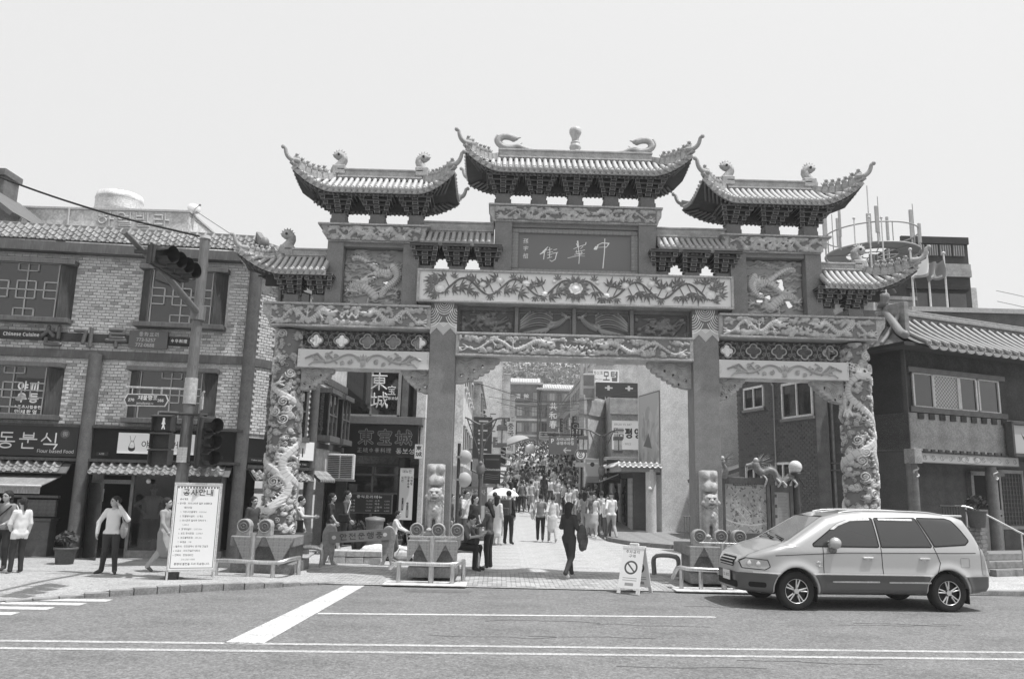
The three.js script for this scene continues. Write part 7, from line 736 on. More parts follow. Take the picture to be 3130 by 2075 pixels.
// ---------- street furniture round the gate ----------
{ // signal pole
  const z = -16.2,x = -6.33,PM = grey(0.16,0.5,'streak',0.7,{ metalness: 0.2 }),t = thing('signal_pole','tall tapered grey traffic signal pole with a long arm over the road','traffic pole',[x,0.1,z]);
  mesh('pole',mb().cyl([0,0,0],[0,6.9,0],0.125,0.098,20).geo(),PM,t); mesh('cap',mb().cyl([0,6.9,0],[0,6.96,0],0.115,0.115,20).geo(),grey(0.5,0.4),t); mesh('arm',mb().cyl([0,5.3,0],[-0.04,5.66,1.5],0.075,0.06,14).cyl([-0.04,5.66,1.5],[-0.08,5.98,3.3],0.055,0.045,14).geo(),PM,t); mesh('arm_collar',mb().cyl([0,5.15,0],[0,5.45,0],0.15,0.15,18).geo(),PM,t); mesh('base_flange',mb().cyl([0,0,0],[0,0.03,0],0.22,0.22,20).geo(),PM,t);
  mesh('notice_wrap',mb().cyl([0,3.42,0],[0,3.95,0],0.128,0.126,20,true).geo(),grey(0.4,0.8,'streak',0.2),t); mesh('taped_notice',mb().box(-0.1,2.25,0.118,0.1,2.55,0.123).geo(),grey(0.66,0.8,'blotch',0.1),t); mesh('bracket_bar',mb().cyl([-0.5,3.22,0.1],[0.42,3.2,0.1],0.03,0.03,8).cyl([-0.45,2.25,0.05],[0.4,2.25,0.05],0.02,0.02,8).geo(),DARKSTEEL,t); mesh('cable_box',mb().box(-0.05,0,0.11,0.16,0.17,0.25,0.01).geo(),grey(0.08),t);
  const lamp = (g,p,ry,on) => { const o = grp('lamp',g,p,ry); mesh('housing',mb().box(-0.17,-0.17,-0.16,0.17,0.17,0,0.02).geo(),DARKSTEEL,o); mesh('lens',mb().cyl([0,0,0],[0,0,0.015],0.12,0.12,18).geo(),grey(0.05,0.25),o); const v = new THREE.CylinderGeometry(0.148,0.14,0.27,22,1,true,Math.PI * 0.62,Math.PI * 1.76).rotateX(Math.PI / 2).rotateZ(Math.PI).translate(0,0,0.135); mesh('visor',v,new THREE.MeshStandardMaterial({ color: 0x232323,roughness: 0.55,side: THREE.DoubleSide }),o); return o; };
  const a = thing('traffic_signal','row of four hooded signal lamps hung beside the overhead arm','traffic light',[-6.0,5.8,-13.75]); for (let i = 0; i < 4; i++) lamp(a,[0.06,0.0,0.42 - i * 0.34],Math.PI / 2 - 0.35); mesh('back_plate',mb().bx(-0.06,0,-0.09,0.04,0.38,1.34,0,0,0,0.01).geo(),DARKSTEEL,a); mesh('hanger',mb().box(-0.44,0.06,0.3,-0.04,0.12,0.36).box(-0.42,-0.02,-0.5,-0.04,0.04,-0.44).geo(),DARKSTEEL,a);
  const b = thing('traffic_signal','upright three lamp vehicle signal on the right of the signal pole','traffic light',[-5.95,2.78,-16.1]); for (let i = 0; i < 3; i++) lamp(b,[0.1,0.31 - i * 0.32,0],0.95); mesh('back_plate',mb().bx(0.02,0,-0.06,0.4,1.02,0.04,0.95,0,0,0.01).geo(),DARKSTEEL,b);
  const p = thing('pedestrian_signal','black walking man crossing signal on the left of the signal pole','crossing light',[-6.71,2.78,-16.02]); for (const [i,y] of [[0,0.32],[1,-0.02],[2,-0.34]]) { mesh('housing',mb().box(-0.19,y - 0.155,-0.14,0.19,y + 0.155,0.04,0.02).geo(),DARKSTEEL,p); mesh('visor',mb().bx(0,y + 0.15,0.12,0.4,0.02,0.2,0,0,0.2).bx(-0.19,y,0.1,0.015,0.3,0.14).bx(0.19,y,0.1,0.015,0.3,0.14).geo(),DARKSTEEL,p); } const w = mb(); w.sph([0,0.415,0.05],0.024,8).cyl([0,0.39,0.05],[0,0.3,0.05],0.026,0.02,8).cyl([0,0.3,0.05],[-0.025,0.21,0.05],0.014,0.01,6).cyl([0,0.3,0.05],[0.03,0.21,0.05],0.014,0.01,6).cyl([0,0.38,0.05],[-0.035,0.31,0.05],0.01,0.008,6).cyl([0,0.38,0.05],[0.035,0.31,0.05],0.01,0.008,6); mesh('walking_man',w.geo(),new THREE.MeshStandardMaterial({ color: 0xdddddd,emissive: 0xffffff,emissiveIntensity: 0.3 }),p);
  { const s = thing('street_name_sign','six sided dark street name plate with 270 and 266 left of the signal pole','street sign',[-7.2,3.58,-16.2]),[c,x] = canvas(720,200,62); x.font = 'bold 62px sans-serif'; x.fillStyle = g8(215); x.fillText('270',66,122); x.fillText('266',540,122); write(x,'제물량로',222,22,76,{ col: 225,w: 0.12,gap: 0.06 }); x.font = '44px sans-serif'; x.fillText('Jemullyang-ro',208,166); const q = (o) => { const S = new THREE.Shape(); [[-0.45 + o,0],[-0.39 + o * 0.7,0.125 - o],[0.39 - o * 0.7,0.125 - o],[0.45 - o,0],[0.39 - o * 0.7,-0.125 + o],[-0.39 + o * 0.7,-0.125 + o]].forEach((v,i) => i ? S.lineTo(...v) : S.moveTo(...v)); return S; }; mesh('border_plate',mb().ext(q(0),0.02,M4(0,0,-0.012)).geo(),grey(0.66,0.5),s); const g = new THREE.ShapeGeometry(q(0.02)),u = g.attributes.uv,pp = g.attributes.position; for (let i = 0; i < u.count; i++) u.setXY(i,pp.getX(i) / 0.9 + 0.5,pp.getY(i) / 0.25 + 0.5); mesh('plate',g,canvasMat(c,0.5),s).position.z = 0.011; mesh('hanger_rod',mb().cyl([-0.44,0.26,0],[0.78,0.24,0],0.022,0.022,8).cyl([-0.3,0.12,0],[-0.3,0.26,0],0.012).cyl([0.3,0.12,0],[0.3,0.26,0],0.012).geo(),STEEL,s); }
  { const s = thing('street_name_sign','street name plate seen edge on, right behind the signal pole','street sign',[-6.25,3.5,-16.55],-1.15); mesh('plate',mb().box(0.1,-0.12,-0.012,0.95,0.12,0.012).geo(),grey(0.4,0.5),s); mesh('hanger_rod',mb().cyl([0,0.22,0],[1.0,0.22,0],0.022).cyl([0.3,0.1,0],[0.3,0.22,0],0.012).cyl([0.8,0.1,0],[0.8,0.22,0],0.012).geo(),STEEL,s); }
  const k = thing('overhead_cable','thick cable sloping from the upper left corner down to the signal pole top','cable',[0,0,0]); mesh('wire',mb().tube([[-6.4,7.05,-16.2],[-8.41,7.5,-16.2],[-10.8,8.25,-16.2],[-14,9.6,-16.2]],0.022,24,6).geo(),grey(0.03),k); mesh('marker',mb().box(-7.0,7.12,-16.23,-6.83,7.24,-16.2).geo(),grey(0.6),k);
}
{ // works notice on its stand
  const t = thing('notice_board','white roadworks notice board full of Hangul leaning on a stand by the pole','notice board',[-5.9,0.1,-15.98],rad(20)); const [c,x] = canvas(660,1300,232); x.strokeStyle = g8(60); x.lineWidth = 9; x.strokeRect(22,22,616,1256); x.fillStyle = g8(70); for (let i = 0; i < 14; i++) x.fillRect(30 + i * 44,30,24,26); x.fillStyle = g8(215); x.fillRect(80,60,500,120); write(x,'공사안내',110,66,104,{ col: 60,w: 0.13,gap: 0.1 });
  const L = ['공사개요','공사명 : 차이나타운 일원 보행환경','      개선산업','  1. 기존구조물깨기 : 639.0㎡','  2. 빗물받이설치 : 62개소','  3. 아스콘트 절삭후 덧씌우기 :','      1,689.0','  4. 경계석설치 : 2,023.0m','  5. 보도 판석포장 : 2,648.0','  6. 보도블럭포장 : 285.0m','  7. 부대공 : 1식','발주처 : 인천광역시 중구청 건설과','시공사 : 이지건설주식회사','연락처 : 현장대리인','         010-2001-0989','통행에 불편을 드려 죄송합니다.']; L.forEach((s,i) => { const y = 205 + i * 66,big = i === 15; let cx = 74; if ([0,1,11,12,13].includes(i)) { x.fillStyle = g8(70); x.fillText('*',44,y + 40); } x.font = '34px sans-serif'; for (const w of s.replace('㎡','m²').split(/( )/)) { if (w === ' ') cx += 11; else cx += write(x,w,cx,y + 2,big ? 38 : 33,{ col: 80,w: 0.11,gap: 0.02,latin: 'normal',sx: big ? 0.95 : 0.9 }); } });
  const bd = board('notice_panel',t,0,1.02,0,0.82,1.6,0.03,c,{ edge: grey(0.6),rough: 0.6 }); const f = mb(); for (const s of [-1,1]) f.box(s * 0.42 - 0.018,0,-0.03,s * 0.42 + 0.018,1.84,0.02,0.006).cyl([s * 0.4,1.2,-0.03],[s * 0.4,0,-0.5],0.015); f.box(-0.44,1.82,-0.03,0.44,1.86,0.02).box(-0.44,0.18,-0.03,0.44,0.215,0.02); mesh('frame',f.geo(),grey(0.5,0.5),t);
}
// bent steel rails and T-shaped steel stands before the plinths
const RAILS = 'bent steel pipe rails before the gate plinths';
function rail(label,pts,legs) { const t = thing('steel_rail',label,'railing',[0,0.03,0]),v = pts.map((p) => V(...p)); mesh('pipe',mb().tube(v,0.045,60,10).geo(),STEEL,t); for (const [x,z,y] of legs) { mesh('leg',mb().cyl([x,0,z],[x,y ?? 0.36,z],0.045,0.045,12).cyl([x,0,z],[x,0.012,z],0.09,0.09,12).geo(),STEEL,t); } mesh('footing',mb().box(Math.min(...pts.map((p) => p[0])) - 0.1,0,-16.6,Math.max(...pts.map((p) => p[0])) + 0.1,0.02,-17.3,0.005).geo(),grey(0.5,0.9,'blotch',0.4),t); }
rail('steel pipe rail at the left dragon pillar plinth',[[-5.95,0.3,-16.75],[-5.8,0.37,-16.8],[-4.7,0.37,-16.8],[-4.42,0.38,-16.8],[-4.28,0.42,-16.95],[-4.2,0.42,-17.5]],[[-5.7,-16.8],[-5.05,-16.8],[-4.55,-16.8],[-4.2,-17.5,0.4]]);
rail('steel pipe rail at the plinth of the left main column',[[-2.2,0.3,-17.0],[-2.08,0.4,-16.95],[-1.9,0.4,-16.95],[-0.95,0.4,-16.95],[-0.8,0.42,-17.05],[-0.72,0.42,-17.6]],[[-2.02,-16.95,0.38],[-0.92,-16.95,0.38],[-0.72,-17.6,0.4]]);
rail('steel pipe rail at the right column partly behind the car',[[3.72,0.2,-17.4],[3.78,0.42,-17.1],[3.95,0.42,-16.95],[5.0,0.4,-16.95],[5.15,0.4,-17.1]],[[3.82,-17.05,0.4],[4.2,-16.95,0.38],[4.9,-16.95,0.38]]);
for (const [x,w,label] of [[-5.06,0,'steel T stand before the left dragon pillar plinth'],[-1.36,0.5,'steel T stand before the plinth of the left main column'],[4.7,0.5,'steel T stand behind the bonnet of the silver car']]) { const t = thing('steel_stand',label,'post',[x,0.03,-17.02]); mesh('post',mb().cyl([0,0,0],[0,0.92,0],0.058,0.058,14).cyl([0,0,0],[0,0.012,0],0.13,0.13,14).geo(),STEEL,t); if (w) mesh('cross_bar',mb().box(-w,0.92,-0.025,w,0.955,0.025,0.006).geo(),STEEL,t); mesh('top',mb().cyl([0,0.9,0],[0,0.935,0],0.065,0.065,14).geo(),STEEL,t); }
for (const [x,z,ry,label] of [[-4.5,-19.7,0.2,'bent steel bench end beside the left plinth'],[-0.75,-19.85,0,'low steel pipe bench under the seated man'],[4.05,-19.7,-0.3,'low steel pipe bench beside the right column plinth']]) { const t = thing('pipe_bench',label,'bench',[x,0.03,z],ry); mesh('frame',mb().tube([[-0.28,0,0.16],[-0.28,0.4,0.16],[-0.2,0.45,0.16],[0.2,0.45,0.16],[0.28,0.4,0.16],[0.28,0,0.16]],0.04,40,10).tube([[-0.28,0,-0.16],[-0.28,0.4,-0.16],[-0.2,0.45,-0.16],[0.2,0.45,-0.16],[0.28,0.4,-0.16],[0.28,0,-0.16]],0.04,40,10).geo(),x > 2 ? grey(0.14,0.5) : STEEL,t); for (const q of [-0.1,0,0.1]) mesh('seat_slat',mb().box(-0.25,0.455,q - 0.035,0.25,0.485,q + 0.035,0.006).geo(),grey(0.14),t); }
{ // folding no-parking board
  const t = thing('folding_board','white folding floor board with a no entry ring standing on the road edge','A-board',[2.75,0.01,-16.45],-0.62),[c,x] = canvas(300,560,226); write(x,'주차금지',50,30,46,{ col: 110,w: 0.13 }); write(x,'구역',100,90,46,{ col: 110,w: 0.13 }); x.strokeStyle = g8(70); x.lineWidth = 24; x.beginPath(); x.arc(150,270,82,0,7); x.stroke(); x.lineWidth = 20; x.beginPath(); x.moveTo(95,210); x.lineTo(205,330); x.stroke(); x.fillStyle = g8(150); for (let i = 0; i < 2; i++) x.fillRect(50,410 + i * 30,200,10); x.fillRect(90,480,120,40);
  for (const s of [1,-1]) { const l = grp(s > 0 ? 'front_leaf' : 'rear_leaf',t,[0,0.92,s * 0.02]); l.rotation.x = -s * 0.3; board('panel',l,0,-0.46,0,0.46,0.8,0.025,c,{ both: false,edge: grey(0.66) }); mesh('foot',mb().box(-0.24,-0.96,-0.015,-0.17,-0.84,0.015).box(0.17,-0.96,-0.015,0.24,-0.84,0.015).box(-0.24,-0.07,-0.02,0.24,-0.02,0.02).geo(),grey(0.64,0.5),l); } mesh('handle',mb().box(-0.1,0.9,-0.03,0.1,0.96,0.03,0.015).geo(),grey(0.64),t);
}
{ // barrier across the works, planks, sacks, bin
  const t = thing('works_barrier','plastic barrier with a lettered plank between two shaped stands','barrier',[-3.45,0.03,-20.4],0.14),[c,x] = canvas(760,150,122); write(x,'안전운행중',130,30,92,{ col: 60,w: 0.14,gap: 0.2 }); x.fillStyle = g8(205); for (const k of [60,690]) { x.beginPath(); x.arc(k,75,26,0,7); x.fill(); } board('plank',t,0.02,0.72,0.08,1.5,0.27,0.05,c,{ edge: grey(0.2) }).rotation.z = 0.07;
  for (const s of [-1,1]) { const S = new THREE.Shape(); S.moveTo(-0.24,0); S.lineTo(-0.1,0.1); S.lineTo(-0.13,0.5); S.quadraticCurveTo(-0.2,0.75,-0.1,0.9); S.quadraticCurveTo(0,1.0,0.1,0.9); S.quadraticCurveTo(0.2,0.75,0.13,0.5); S.lineTo(0.1,0.1); S.lineTo(0.24,0); S.lineTo(0.1,0); S.lineTo(0,0.3); S.lineTo(-0.1,0); S.closePath(); mesh('stand',mb().ext(S,0.1,M4(s * 0.72,0,-0.08),0.02).geo(),grey(0.24,0.5,'blotch',0.3),t); }
  const w = thing('paving_slab_stack','low pale stack of stone slabs behind the barrier','slabs',[-3.6,0.03,-21]); for (let k = 0; k < 2; k++) for (let i = 0; i < 3; i++) mesh('slab',mb().bx(-0.45 + i * 0.46,0.09 + k * 0.16,0,0.44,0.14,0.5,0.05 * (k - i),0,0,0.01).geo(),grey(0.42,0.85,'blotch',0.4),w);
  const R = rng(19); [['slumped white sack left of the boy with the scooter',-3.3,-22.2,0.32],['white sack nearest the left main column plinth',-2.5,-21.8,0.26],['flat pale sack right beside the slab stack',-2.85,-22.4,0.3]].forEach(([label,x,z,r]) => { const o = thing('sack',label,'sack',[x,0.03,z]),g = new THREE.SphereGeometry(r,20,14),p = g.attributes.position; for (let i = 0; i < p.count; i++) { const k = 1 + 0.22 * (n1(p.getX(i) * 9 + 20,p.getY(i) * 9 + p.getZ(i) * 7 + 20,97) - 0.5); p.setXYZ(i,p.getX(i) * 1.5 * k,Math.max(-0.02,p.getY(i) * 0.75 * k + 0.16),p.getZ(i) * k); } g.computeVertexNormals(); mesh('sack_body',g,grey(0.62,0.9,'blotch',0.3),o); });
  const b = thing('litter_bin','round dark litter bin before the restaurant','bin',[-3.5,0.03,-23.2]); mesh('bin_body',mb().lathe([[0,0],[0.2,0],[0.25,0.95],[0.28,0.96],[0.28,1.05],[0,1.1]],[0,0,0],20).geo(),grey(0.15,0.5),b);
  for (const [x,z,s,label] of [[-4.0,-23.6,0.34,'leafy round plant left of the litter bin'],[-3.0,-23.7,0.3,'leafy round plant right of the litter bin'],[-9.6,-18.4,0.19,'small leafy plant in a dark tub before the dark shop counter'],[12.0,-20.25,0.2,'flowering plant on the brick pier behind the car tail']]) { const o = thing('potted_plant',label,'plant',[x,x > 10 ? 1.3 : 0.05,z]),q = mb(); for (let i = 0; i < 170; i++) { const a = R() * 6.28,e = R() * 1.4,d = s * (0.5 + R() * 0.6),y = 0.55 + Math.sin(e) * d,g = new THREE.CircleGeometry(0.035 + R() * 0.02,5); q.add(g,new THREE.Matrix4().compose(V(Math.cos(a) * Math.cos(e) * d * 1.2,y,Math.sin(a) * Math.cos(e) * d * 1.2),new THREE.Quaternion().setFromEuler(new THREE.Euler(R() * 3,R() * 6,R() * 3)),V(1,1.5,1))); } tag(mesh('foliage',q.geo(),grey(0.07,0.8),o),null,null,null,'stuff'); const st = mb(); for (let i = 0; i < 7; i++) st.cyl([0,0.35,0],[Math.cos(i) * s * 0.8,0.6 + s * 0.5,Math.sin(i) * s * 0.8],0.012,0.006,5); mesh('stem',st.geo(),grey(0.1),o); mesh('tub',mb().lathe([[0,0],[0.17,0],[0.22,0.38],[0.25,0.38],[0.25,0.43],[0.2,0.43],[0.19,0.38],[0,0.38]],[0,0,0],18).geo(),grey(0.08,0.6),o); }
}
{ // map boards with their dragons
  for (const [x0,x1,y0,y1,label,k] of [[5.58,6.8,0.6,2.3,'large framed tourist map board between right column and globe lamp',0],[6.82,7.38,0.6,2.12,'narrow framed guide board right of the large map board',1]]) { const t = thing('map_board',label,'map board',[0,0.1,-20.3]); const dk = grey(0.09,0.5,'streak',0.5),wd = x1 - x0 - 0.14,R = rng(3 + k); const [c,x] = canvas(k ? 220 : 520,520,165);
    if (!k) { for (let i = 0; i < 260; i++) { x.fillStyle = g8(R() < 0.4 ? 105 : 185); x.save(); x.translate(R() * 520,60 + R() * 460); x.rotate(R() * 3); x.fillRect(-12,-6,10 + R() * 26,6 + R() * 14); x.restore(); } x.strokeStyle = g8(205); for (let i = 0; i < 16; i++) { x.lineWidth = 3 + R() * 4; const a = R() * 520,b = 80 + R() * 440,t = (R() < 0.5 ? 0.5 : 2.2) + R() * 0.3,l = 80 + R() * 160; x.beginPath(); x.moveTo(a,b); x.lineTo(a + Math.cos(t) * l,b + Math.sin(t) * l); x.stroke(); } x.lineWidth = 12; x.beginPath(); x.moveTo(0,390); x.quadraticCurveTo(260,480,520,420); x.stroke(); x.fillStyle = g8(90); x.fillRect(110,14,290,44); write(x,'차이나타운안내도',130,20,30,{ col: 190,w: 0.13 }); } else { x.fillStyle = g8(60); x.fillRect(0,0,220,40); for (let i = 0; i < 26; i++) { x.fillStyle = g8(120 + R() * 20); x.fillRect(60,66 + i * 17,130 * (0.6 + R() * 0.4),6); } for (let i = 0; i < 4; i++) { x.fillStyle = g8(80); x.fillRect(16,70 + i * 120,30,36); } }
    board('map_panel',t,(x0 + x1) / 2,(y0 + y1) / 2 + 0.14,0.02,wd,y1 - y0 - 0.42,0.03,c,{ edge: dk }); mesh('frame',mb().box(x0,y1 - 0.16,-0.06,x1,y1,0.08,0.01).box(x0,y0,-0.06,x1,y0 + 0.34,0.08,0.01).geo(),dk,t); for (const px of [x0,x1 - 0.09]) mesh('post',mb().box(px,0,-0.06,px + 0.09,y1,0.083,0.01).geo(),dk,t); }
  const dr = (label,x,y,s,head) => { const t = thing('dragon_statue',label,'statue',[x,y,-20.25]),g = grey(0.2,0.5,'blotch',0.2),l = grey(0.5,0.5),P = head ? [[0.05,0,0],[0.1,0.16,0],[0.06,0.3,0],[-0.02,0.42,0]] : [[-0.05,0.44,0],[0.02,0.32,0],[0.12,0.26,0],[0.3,0.32,0],[0.42,0.26,0],[0.48,0.1,0],[0.6,0.02,0],[0.75,0.14,0],[0.9,0.1,0]]; mesh('body',mb().tube(P.map((p) => p.map((v) => v * s)),(q) => s * (0.1 - 0.06 * q),50,10).geo(),g,t); const h = P[head ? 3 : 0].map((v) => v * s),m = mb(); m.sph(h,0.09 * s,10,1.3,1,0.9).cyl([h[0] - 0.05 * s,h[1],0],[h[0] - 0.22 * s,h[1] - 0.03 * s,0],0.06 * s,0.04 * s,8).cyl([h[0] - 0.05 * s,h[1] - 0.07 * s,0],[h[0] - 0.19 * s,h[1] - 0.12 * s,0],0.035 * s,0.02 * s,8); for (let i = 0; i < 9; i++) m.cyl([h[0] + 0.05 * s,h[1] + 0.03 * s,0],[h[0] + (0.12 + 0.28 * Math.cos(i * 0.3 - 0.7)) * s,h[1] + 0.28 * s * Math.sin(i * 0.3 - 0.2),(i % 3 - 1) * 0.08 * s],0.022 * s,0.004,5); mesh('head',m.geo(),g,t); mesh('horn',mb().sph([h[0] + 0.02 * s,h[1] + 0.11 * s,0.03 * s],0.06 * s,8).cyl([h[0] - 0.18 * s,h[1] - 0.02 * s,0.02],[h[0] - 0.2 * s,h[1] - 0.2 * s,0.02],0.012 * s,0.006 * s,5).geo(),l,t); if (!head) for (const [a,b] of [[0.12,0.2],[0.45,0.12],[0.6,0.05],[0.85,0.1]]) mesh('leg',mb().tube([[a * s,b * s,0.05],[(a + 0.07) * s,(b - 0.1) * s,0.08],[(a + 0.03) * s,-0.06 * s,0.05]],0.025 * s,8,6).geo(),l,t); const sp = mb(); for (let i = 1; i < P.length - 1; i++) for (let q = 0; q < 4; q++) { const c = P[i],d = P[i + 1]; sp.cyl([mix(c[0],d[0],q / 4) * s,mix(c[1],d[1],q / 4) * s + 0.04 * s,0],[mix(c[0],d[0],q / 4) * s + 0.03 * s,mix(c[1],d[1],q / 4) * s + 0.15 * s,0],0.03 * s,0.003,5); } mesh('spines',sp.geo(),g,t); };
  dr('twisting dragon sculpture perched on the narrow guide board',6.5,2.26,1.05,0); dr('dragon head sculpture peering past the right gate column',5.62,2.42,0.85,1);
}
{ // steps, pier and handrail behind the car's tail
  const t = thing('porch_steps','brick pier and steps with a handrail behind the tail of the car','steps',[11.6,0.1,-20.4],rad(22.4)),bm = grey(0.12,0.85,'blotch',0.4); for (let k = 0; k < 12; k++) for (let i = 0; i < 5; i++) mesh('brick',mb().bx(-0.3 + i * 0.21 + (k % 2) * 0.05,0.05 + k * 0.1,0,0.2,0.09,0.5,0,0,0,0.008).geo(),[bm,grey(0.15,0.85,'blotch',0.4),grey(0.1,0.85,'blotch',0.4)][(i * 7 + k * 3) % 3],t); for (let k = 0; k < 3; k++) mesh('step',mb().box(0.85,k * 0.17,-1.2,4.5,k * 0.17 + 0.165,0.3 - k * 0.3,0.01).geo(),grey(0.2,0.85,'blotch',0.5),t); mesh('handrail',mb().tube([[0.7,1.7,-0.6],[0.95,1.68,-0.4],[1.75,1.05,0.45]],0.025,20,8).cyl([1.72,0,0.42],[1.72,1.08,0.42],0.025).cyl([0.9,0.5,-0.45],[0.9,1.7,-0.45],0.025).geo(),STEEL,t); const rl = mb(); for (let i = 0; i < 7; i++) rl.cyl([0.1 + i * 0.1,1.2,-0.5],[0.1 + i * 0.1,1.7,-0.5],0.012,0.012,6); rl.cyl([0,1.7,-0.5],[0.8,1.7,-0.5],0.02); mesh('balustrade',rl.geo(),DARKSTEEL,t);
  const s = thing('stool','small white slatted stool before the shop porch','stool',[6.2,yS(-36) + 0.13,-36]),m = mb(); for (const a of [-1,1]) for (const b of [-1,1]) m.cyl([a * 0.2,0,b * 0.18],[a * 0.15,0.45,b * 0.13],0.02); mesh('legs',m.geo(),grey(0.6),s); mesh('seat',mb().box(-0.2,0.45,-0.18,0.2,0.5,0.18,0.01).geo(),grey(0.65),s); mesh('back_panel',mb().box(-0.3,0.5,-0.2,0.3,1.1,-0.17,0.01).geo(),grey(0.6,0.7,'streak',0.3),s);
  for (const [x,z,w,h,label] of [[-0.35,-33,0.7,1.2,'white menu panel low behind the white parasol'],[3.75,-51,0.95,0.95,'large white panel standing in the middle of the crowd'],[0.2,-38.5,0.55,1.3,'narrow white poster stand left of the walking crowd']]) { const o = thing('poster_stand',label,'poster stand',[x,yS(z),z]),[c,q] = canvas(160,200,215); q.fillStyle = g8(110); q.beginPath(); q.arc(80,60,26,0,7); q.fill(); for (let i = 0; i < 6; i++) q.fillRect(30,110 + i * 13,100,5); board('panel',o,0,0.4 + h / 2,0,w,h,0.05,c,{ edge: grey(0.5) }); mesh('legs',mb().box(-w / 2,0,-0.03,-w / 2 + 0.05,0.5,0.03).box(w / 2 - 0.05,0,-0.03,w / 2,0.5,0.03).geo(),grey(0.2),o); }
  const sb = thing('stall_board','grey stall board with pale Hangul behind the crowd at the left lantern','sign',[-0.95,yS(-30.5),-30.5]),[c,q] = canvas(300,200,120); write(q,'옛날과자',20,30,60,{ col: 190,w: 0.13 }); write(q,'판매',60,110,60,{ col: 180,w: 0.13 }); board('sign_panel',sb,0,1.55,0,1.0,0.7,0.05,c); mesh('legs',mb().box(-0.48,0,-0.03,-0.42,1.3,0.03).box(0.42,0,-0.03,0.48,1.3,0.03).geo(),grey(0.2),sb);
}
{ // guardian lions on slabs against the main columns
  const e = (x,y,z,cx,cy,cz,rx,ry,rz) => { const a = (Math.abs(x) - cx) / rx,b = (y - cy) / ry,c = (z - cz) / rz,k = Math.hypot(a,b,c); return (k - 1) * Math.min(rx,ry,rz); };
  const f = (x,y,z) => { let d = smax(sdBox(x,y,0,0.74,0.2,0.74,0.03),Math.abs(z) - 0.05,0.02); const s = (v,k = 0.05) => { d = smin(d,v,k); }; s(e(x,y,z,0.1,1.38,0.09,0.085,0.1,0.1)); s(e(x,y,z,0.0,1.3,0.07,0.07,0.16,0.08)); s(e(x,y,z,0,1.13,0.1,0.18,0.13,0.12)); s(e(x,y,z,0.08,1.1,0.17,0.06,0.06,0.06)); s(e(x,y,z,0,0.83,0.17,0.17,0.15,0.14),0.03); s(e(x,y,z,0,0.78,0.28,0.09,0.055,0.08),0.02); s(e(x,y,z,0,0.83,0.33,0.035,0.025,0.04),0.02); s(e(x,y,z,0.055,0.9,0.27,0.045,0.022,0.05),0.015); s(e(x,y,z,0.13,0.93,0.15,0.035,0.05,0.05),0.02); for (const q of [0.05,0.1]) s(e(x,y,z,q + 0.06,0.72 + q * 0.6,0.2,0.05,0.05,0.06),0.02); d = smax(d,-e(x,y,z,0,0.735,0.34,0.085,0.03,0.1),0.01); s(e(x,y,z,0,0.705,0.27,0.07,0.02,0.06),0.015); s(e(x,y,z,0,0.5,0.14,0.15,0.19,0.14)); s(e(x,y,z,0,0.5,0.28,0.035,0.04,0.035),0.015); s(e(x,y,z,0.09,0.25,0.15,0.06,0.2,0.08)); s(e(x,y,z,0.09,0.07,0.22,0.07,0.05,0.09),0.03); d = smin(d,smax(Math.abs(x) - 0.22,smax(Math.abs(y) - 0.04,Math.abs(z - 0.08) - 0.2,0.02),0.02),0.02); d = smax(d,-e(x,y,z,0.055,0.865,0.315,0.022,0.016,0.03),0.006); return d + 0.004 * Math.sin(x * 90) * Math.sin(y * 70) * (y > 0.55 && y < 0.7 ? 1 : 0.25); };
  const g = surfNet(f,[-0.26,-0.06,-0.1],[0.26,1.58,0.44],0.012),m = grey(0.34,0.8,'blotch',0.3,{ bump: 0.004 }); for (const [x,label] of [[-1.4,'pale stone guardian lion on a slab against the left gate column'],[4.62,'pale stone guardian lion on a slab against the right gate column']]) { const t = thing('guardian_lion',label,'statue',[x,1.0,-17.82]); mesh('lion_body',g,m,t); mesh('eye',mb().sph([-0.055,0.865,0.295],0.014,6).sph([0.055,0.865,0.295],0.014,6).geo(),grey(0.04,0.4),t); mesh('pedestal',mb().box(-0.26,-0.12,-0.12,0.26,-0.05,0.3,0.01).geo(),m,t); }
}
// ---------- people ----------
const headGeo = (() => { // faces +z, chin to crown about 0.23 m, centred on the skull
  const el = (x,y,z,a,b,c,r,s,q) => { const k = Math.hypot((x - a) / r,(y - b) / s,(z - c) / q); return (k - 1) * Math.min(r,s,q); };
  const f = (x,y,z) => { const X = Math.abs(x); let d = el(x,y,z,0,0.02,-0.01,0.077,0.098,0.096); d = smin(d,el(x,y,z,0,-0.05,0.028,0.055,0.066,0.062),0.04); d = smin(d,el(x,y,z,0,-0.018,0.094,0.013,0.028,0.018),0.016); d = smin(d,el(x,y,z,0,0.022,0.075,0.06,0.012,0.02),0.02); d = smax(d,-el(X,y,z,0.03,0.004,0.095,0.017,0.011,0.02),0.012); d = smin(d,el(X,y,z,0.03,0.003,0.077,0.013,0.009,0.01),0.004); d = smin(d,el(x,y,z,0,-0.058,0.083,0.022,0.009,0.012),0.008); d = smin(d,el(X,y,z,0.08,-0.006,-0.008,0.01,0.03,0.02),0.01); return d; };
  return surfNet(f,[-0.11,-0.14,-0.13],[0.11,0.14,0.13],0.0105,(x,y,z) => Math.hypot((Math.abs(x) - 0.03) / 1.2,y - 0.003) < 0.011 && z > 0.06 ? 5 : Math.hypot(x / 2.2,y + 0.058) < 0.01 && z > 0.07 ? 6 : Math.abs(y - 0.027) < 0.006 && Math.abs(Math.abs(x) - 0.03) < 0.02 && z > 0.06 ? 4 : 0);
})();
